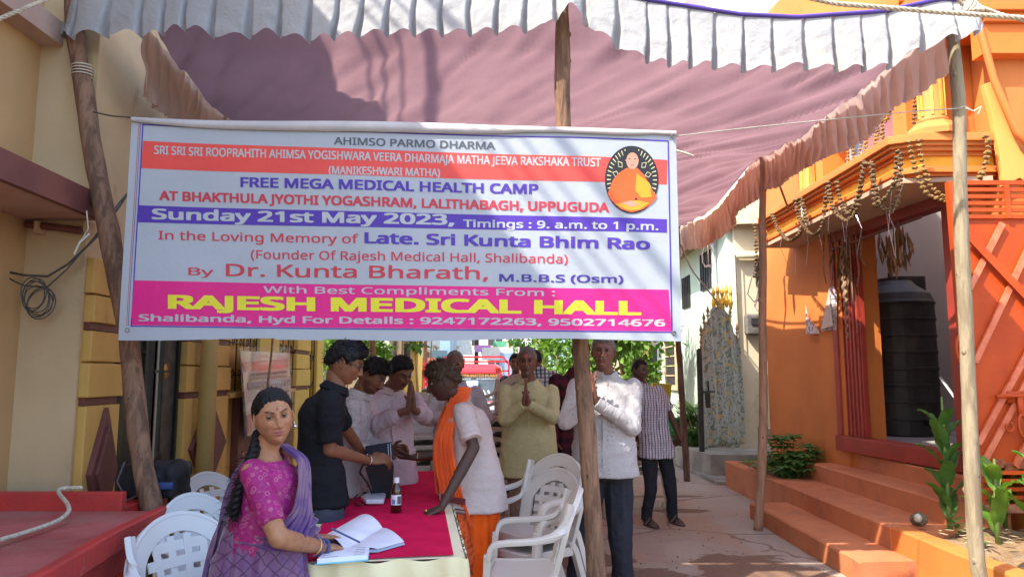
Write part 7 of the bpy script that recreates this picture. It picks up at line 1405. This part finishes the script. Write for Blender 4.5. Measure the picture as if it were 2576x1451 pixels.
# ---------- bending man in a dotted white shirt ----------
m_dot1 = cloth_('dotted_white_shirt', (.47, .42, .43), pattern=dots((.2, .13, .17), 70, .2)); m_dot2 = cloth_('grey_dotted_shirt', (.43, .40, .40), pattern=dots((.17, .12, .14), 32, .13))
P3 = person('bearded man in a dotted white shirt bending over behind the black polo', (.9, .1), 1.0, pel=J(865, 1215, 4.95), waist=J(868, 1140, 4.93), chest=J(878, 1060, 4.9), neck=J(905, 988, 4.88), hc=J(936, 946, 4.85), hf=(.80, -.25, -.55), hup=V(.45, 0, 1), skin=(.19, .08, .045),
    headk=dict(beard=.75, must=1, nose=1.0, lip=(.14, .045, .035), gaze=(0, -.3)), hairk=dict(style='low', th=.020, curl=.45, n=1700, L_=.028, flow=(0, .4, -.2)), hs=.98,
    arms={-1: dict(w=J(928, 1135, 4.78), e=J(880, 1128, 4.75), d=V(.9, .1, .1), pn=V(0, .3, -1), th=V(0, 1, 0), curl=.5), 1: dict(w=J(985, 1130, 4.95), hint=V(0, .3, -1), d=V(.9, -.2, .05), pn=V(0, -.8, -.4), th=UP, curl=.7)},
    sleeves='long', shirt=dict(m=m_dot1, hem=-.12, placket=False, cm=m_dot1), bottom=dict(kind='trousers', m=m_jean), seed=3)
# ---------- praying man in pale pink shirt ----------
m_pink = cloth_('pale_pink_shirt', (.50, .38, .40), (.46, .35, .37)); m_dkt = cloth_('dark_trousers', (.035, .035, .045)); s4 = (.18, .078, .046)
ph = J(1033, 1030, 5.02); p4 = nrm(V(.9, .35, 0))*.021
P4 = person('man in a pale pink shirt bowing over joined hands', (.55, -.84), 1.02, pel=J(975, 1195, 5.45), waist=J(972, 1130, 5.45), chest=J(968, 1055, 5.42), neck=J(985, 975, 5.38), hc=J(1006, 938, 5.28), hf=(.62, -.62, -.48), hup=V(.2, -.3, 1), skin=s4,
    headk=dict(must=.8, nose=1.1, lip=(.12, .04, .03), width=1.03, gaze=(0, -.3)), hairk=dict(style='short', th=.014, curl=.45, n=1500, L_=.02, flow=(0, -.2, -.3)), belly=.045, bw=1.1,
    arms={-1: dict(w=ph-p4, hint=V(-.8, -.2, -1), d=V(.06, 0, 1), pn=p4, th=V(0, 1, .2), curl=.03, sleeve='rolled'), 1: dict(w=ph+p4, hint=V(.9, .2, -1), d=V(-.06, 0, 1), pn=-p4, th=V(0, 1, .2), curl=.03, sleeve='rolled')},
    shirt=dict(m=m_pink, hem=-.16, flare=.03), bottom=dict(kind='trousers', m=m_dkt), seed=4)
bangle(P4, J(1018, 1040, 5.12), UP, .034, M('red_thread', (.3, .03, .02), .8), .004, 'wrist_thread')
# ---------- man with glasses behind ----------
m_wht2 = cloth_('grey_white_shirt', (.42, .37, .38)); s5 = (.17, .075, .045)
P5 = person('older man in glasses and a white shirt standing behind the orange scarf man', (-.1, -1), 1.0, pel=J(1145, 1140, 6.5), chest=J(1148, 1020, 6.5), neck=J(1148, 960, 6.5), hc=J(1144, 917, 6.45), hf=(.05, -1, -.1), skin=s5,
    headk=dict(wrinkle=.6, must=.5, mustc=(.15, .12, .1)), hairk=dict(style='bald', th=.007, curl=.1, n=900, L_=.015), hairc='grey', bw=1.05, belly=.03,
    arms={-1: dict(w=J(1140, 1040, 6.25), hint=V(-1, 0, -1), d=V(.3, -.1, 1), pn=V(1, 0, 0), th=V(0, 1, 0)), 1: dict(w=J(1165, 1040, 6.25), hint=V(1, 0, -1), d=V(-.3, -.1, 1), pn=V(-1, 0, 0), th=V(0, 1, 0))}, shirt=dict(m=m_wht2, hem=-.15), bottom=dict(kind='trousers', m=m_dkt), seed=6)
glasses(P5, 1., m_gold2)
# ---------- man with the orange scarf ----------
m_or_c = cloth_('orange_dhoti', (.82, .115, .012), (.74, .095, .01)); m_wk = cloth_('pinkish_white_kurta', (.52, .42, .40), (.48, .39, .37)); s6 = (.07, .033, .025)
w6 = J(1112, 1212, 4.25); w6[2] = .79
P6 = person('dark haired old man in a bright orange scarf and dhoti at the table', (-.9, -.15), 1.0, pel=J(1190, 1225, 4.75), waist=J(1180, 1150, 4.75), chest=J(1170, 1070, 4.72), neck=J(1150, 1000, 4.7), hc=J(1116, 958, 4.65), hf=(-.85, -.12, -.38), hup=V(-.28, 0, 1), skin=s6,
    headk=dict(nose=1.15, lip=(.05, .02, .018), wrinkle=.4, gaze=(0, -.2)), hairk=dict(style='low', th=.020, curl=.35, n=2600, L_=.035, flow=(.1, .4, -.5), tuft=.8), hairc='brown', hs=1.03, belly=.05, bw=1.0,
    arms={1: dict(w=w6, e=J(1192, 1125, 4.40), d=V(-.75, -.2, -.28), pn=V(-.2, .1, -1), th=V(-.3, 1, 0), curl=.55, sleeve='half'), -1: dict(w=J(1040, 1150, 4.85), hint=V(.3, 0, -1), d=V(-1, 0, .05), pn=V(0, .3, 1), th=V(0, -1, 0), curl=.55, sleeve='half')},
    shirt=dict(m=m_wk, hem=-.13, flare=.045, e=.018, fold=.9), bottom=dict(kind='dhoti', m=m_or_c, lo=.1), seed=7, collar=True)
W_ = P6['o']; f6, s6_, n6, c6, wa6, pe6 = P6['f'], P6['s'], P6['neck'], P6['chest'], P6['waist'], P6['pel']
m_scarf = M('orange_scarf', (.85, .12, .012), .85, (.75, .09, .01), 5, bump=.5, bsc=18, bdist=.008, sheen=.2)
nr = s6_*1.0   # left side is nearer the camera when facing left
drape('scarf', [(n6+nr*.02-f6*.085+UP*.055, n6+nr*.10-f6*.06+UP*.0), (n6+nr*.07+f6*.01+UP*.065, n6+nr*.135-f6*.04-UP*.03), (c6+nr*.07+f6*.15+UP*.05, c6+nr*.17+f6*.07+UP*.06), (c6+nr*.08+f6*.20-UP*.09, c6+nr*.20+f6*.10-UP*.08), (wa6+nr*.08+f6*.205-UP*.08, wa6+nr*.215+f6*.10-UP*.07), (pe6+nr*.10+f6*.205-UP*.02, pe6+nr*.225+f6*.08-UP*.03), (pe6+nr*.12+f6*.16-UP*.16, pe6+nr*.245+f6*.02-UP*.20)], m_scarf, .007, 9)
m_mar = M('maroon_band', (.17, .03, .04), .85)
drape('scarf', [(n6-f6*.08+UP*.05, n6-nr*.08-f6*.05), (n6+f6*.05+UP*.03-nr*.02, n6-nr*.09+f6*.02+UP*.0), (c6+f6*.17+UP*.02+nr*.0, c6-nr*.11+f6*.15+UP*.02), (wa6+f6*.225+nr*.01, wa6-nr*.10+f6*.21), (pe6+f6*.225+nr*.03-UP*.03, pe6-nr*.09+f6*.22-UP*.04)], m_scarf, .006, 7)
for k, (dz, h_) in enumerate(((-.035, .035), (-.085, .006), (-.105, .006))):
    mk('scarf_band', sweep([pe6+nr*(.115+.002*k)+f6*.205+UP*dz, pe6+nr*.18+f6*.15+UP*(dz-.008), pe6+nr*.245+f6*.075+UP*(dz-.012)], [(-h_/2, -.004), (h_/2, -.004), (h_/2, .004), (-h_/2, .004)], nrm(nr+f6*.6)), m_mar, W_)
drape('scarf_end', [(pe6+nr*.16+f6*.16-UP*.12, pe6+nr*.22+f6*.07-UP*.12), (pe6+nr*.17+f6*.14-UP*.25, pe6+nr*.25+f6*.03-UP*.25), (pe6+nr*.18+f6*.12-UP*.40, pe6+nr*.25+f6*.02-UP*.38), (pe6+nr*.185+f6*.06-UP*.52, pe6+nr*.24+f6*.02-UP*.46)], M('printed_scarf_end', (.75, .11, .02), .8, pattern=lambda nt, b: mixc(nt, math_(nt, 'MULTIPLY', ramp(nt, noise(nt, coord(nt), 45, 2), .5, .55), .6), b, (.16, .05, .03))), .008, 2)
bangle(P6, J(1052, 1150, 4.85), V(1, 0, 0), .03, m_gold2, .0025); mk('ring', ball(w6+V(-.085, -.03, -.015), .008, 8, 6), m_gold2, W_)
# ---------- cream kurta man, praying ----------
m_ck = cloth_('cream_kurta', (.47, .41, .22), (.43, .38, .20)); s7 = (.19, .075, .048)
P7 = person('grey haired man in a long cream kurta praying with a red forehead mark', (0, -1), 1.04, pel=J(1330, 1120, 6.2), waist=J(1330, 1070, 6.2), chest=J(1330, 1010, 6.2), neck=J(1330, 956, 6.2), hc=J(1326, 911, 6.15), hf=(-.10, -1, -.05), skin=s7, hs=1.05,
    headk=dict(wrinkle=.8, beard=.55, must=1, beardc=(.16, .13, .11), mustc=(.13, .11, .1), mark=(.6, .10, .06), browc=(.03, .02, .02), width=.98, fold=1), hairk=dict(style='bald', th=.008, curl=.1, n=1200, L_=.016), hairc='grey', bw=1.12, belly=.05,
    arms={-1: dict(w=J(1316, 1018, 5.93), e=J(1272, 1055, 6.02), d=V(.10, -.1, 1), pn=V(1, 0, 0), th=V(0, 1, .2), curl=.04), 1: dict(w=J(1330, 1018, 5.93), e=J(1390, 1050, 6.02), d=V(-.10, -.1, 1), pn=V(-1, 0, 0), th=V(0, 1, .2), curl=.04)},
    shirt=dict(m=m_ck, hem=-.24, flare=.045, pocket=True, fold=.75), bottom=dict(kind='trousers', m=cloth_('brown_cotton_trousers', (.24, .15, .12)), w=.95), seed=8)
# ---------- man in maroon plaid behind the pole ----------
m_mp = cloth_('maroon_plaid_shirt', (.055, .010, .016), pattern=stripes((.012, .01, .014), (.09, .012, .02), 14, 11, .5, .5))
P8 = person('man in a dark maroon checked shirt hidden behind the central pole', (.2, -1), 1.06, pel=J(1450, 1120, 6.75), chest=J(1450, 990, 6.75), neck=J(1452, 930, 6.75), hc=J(1462, 888, 6.7), hf=(.3, -1, -.1), skin=(.13, .052, .034), headk=dict(must=.8), hairk=dict(style='short', th=.012, curl=.2, n=700, L_=.015), bw=1.1,
    arms={}, shirt=dict(m=m_mp, hem=-.14), bottom=dict(kind='trousers', m=m_dkt), seed=9)
# ---------- tall man in dotted shirt ----------
s9 = (.185, .078, .055)
P9 = person('tall grey haired man in a dotted white shirt praying behind the central pole', (-.1, -1), 1.10, pel=J(1520, 1165, 5.4), waist=J(1520, 1110, 5.4), chest=J(1520, 1040, 5.4), neck=J(1523, 938, 5.4), hc=J(1518, 886, 5.33), hf=(-.18, -1, -.02), skin=s9,
    headk=dict(wrinkle=.8, must=.9, mustc=(.16, .13, .11), browc=(.12, .1, .09), width=1.02, fold=1.2, brow=.6), hairk=dict(style='short', th=.009, curl=.15, n=1300, L_=.018), hairc='grey', hs=1.05, bw=1.1, belly=.045,
    arms={-1: dict(w=J(1484, 1012, 5.14), e=J(1424, 1060, 5.24), d=V(.16, -.1, 1), pn=V(1, 0, 0), th=V(0, 1, .2), curl=.05), 1: dict(w=J(1500, 1012, 5.14), e=J(1592, 1075, 5.24), d=V(-.10, -.1, 1), pn=V(-1, 0, 0), th=V(0, 1, .2), curl=.05)},
    shirt=dict(m=m_dot2, hem=-.08, flare=.03, pocket=True, fold=.7, e=.02), bottom=dict(kind='trousers', m=cloth_('charcoal_trousers', (.03, .032, .042)), w=1.05), feet=[V(.45, 5.35, 0), V(.78, 5.4, 0)], seed=10)
# ---------- man in the striped shirt ----------
m_st = cloth_('striped_check_shirt', (.46, .40, .42), pattern=stripes((.05, .05, .08), (.16, .12, .14), 34, 42, .32, .18)); s10 = (.10, .045, .032)
fa, fb = gz(1632, 1322, 0), gz(1695, 1315, 0)
P10 = person('slim man in a short sleeved striped shirt and black trousers', (.35, -1), .98, pel=J(1652, 1125, 7.75), waist=J(1645, 1075, 7.75), chest=J(1640, 1020, 7.75), neck=J(1612, 965, 7.75), hc=J(1609, 931, 7.7), hf=(.62, -.8, -.1), skin=s10,
    headk=dict(nose=1.1, lip=(.07, .03, .025), must=.4), hairk=dict(style='short', th=.008, curl=.1, n=700, L_=.012), bw=.95, hs=.96,
    arms={1: dict(w=J(1712, 1105, 7.9), hint=V(1, 0, -.3), d=V(-.5, .6, -.4), pn=V(0, 1, 0), sleeve='half'), -1: dict(w=J(1612, 1120, 7.95), hint=V(-1, 0, 0), d=V(.3, .6, -.6), pn=V(0, 1, 0), sleeve='half')},
    shirt=dict(m=m_st, hem=-.10, flare=.025), bottom=dict(kind='trousers', m=cloth_('black_trousers', (.022, .022, .028)), w=.88), feet=[V(fa[0], 7.78, 0), V(fb[0], 7.9, 0)], seed=11)
for ft in ((fa[0], 7.78), (fb[0], 7.9)):
    c = V(ft[0], ft[1], 0); ff = P10['f']; mk('sandal', [loft([(c+ff*.06+UP*z, .048, .135, P10['s'], ff) for z in (.0, .018)], 20), tube([c+ff*.03+P10['s']*.05+UP*.02, c+ff*.04+UP*.085, c+ff*.03-P10['s']*.05+UP*.02], .014, 6), tube([c+ff*.10+P10['s']*.045+UP*.02, c+ff*.10+UP*.06, c+ff*.10-P10['s']*.045+UP*.02], .012, 6)], M('brown_sandal', (.05, .035, .028), .6), P10['o'])
# ---------- boy and the plaid man in the street ----------
m_bt = cloth_('blue_print_tshirt', (.035, .04, .13), pattern=lambda nt, b: mixc(nt, math_(nt, 'MULTIPLY', ramp(nt, noise(nt, coord(nt), 22, 1, .5, 1.5), .54, .56), .7), b, (.3, .34, .42)))
P11 = person('smiling boy in a blue printed t-shirt standing in the street', (0, -1), .93, pel=J(1296, 1040, 9.6), chest=J(1296, 975, 9.6), neck=J(1297, 940, 9.6), hc=J(1297, 913, 9.55), hf=(-.05, -1, 0), skin=(.24, .11, .06), headk=dict(lip=(.35, .15, .12)), hairk=dict(style='low', th=.014, curl=.2, n=500, L_=.015), bw=.9, sleeves='half', collar=False, arms={}, shirt=dict(m=m_bt, hem=-.1), bottom=dict(kind='trousers', m=m_jean), seed=12, voxel=.013)
m_pl5 = cloth_('teal_plaid_shirt', (.5, .52, .52), pattern=stripes((.03, .08, .11), (.03, .06, .09), 20, 20, .42, .42))
P12 = person('man in a blue and white plaid shirt half hidden in the street', (.1, 1), 1., pel=J(1362, 1050, 9.2), chest=J(1360, 975, 9.2), neck=J(1355, 925, 9.2), hc=J(1348, 905, 9.25), hf=(-.2, 1, -.3), skin=(.15, .07, .04), hairk=dict(style='low', th=.012, curl=.2, n=400, L_=.015), arms={}, shirt=dict(m=m_pl5, hem=-.1, placket=False), bottom=dict(kind='trousers', m=m_dkt), seed=13, voxel=.013)
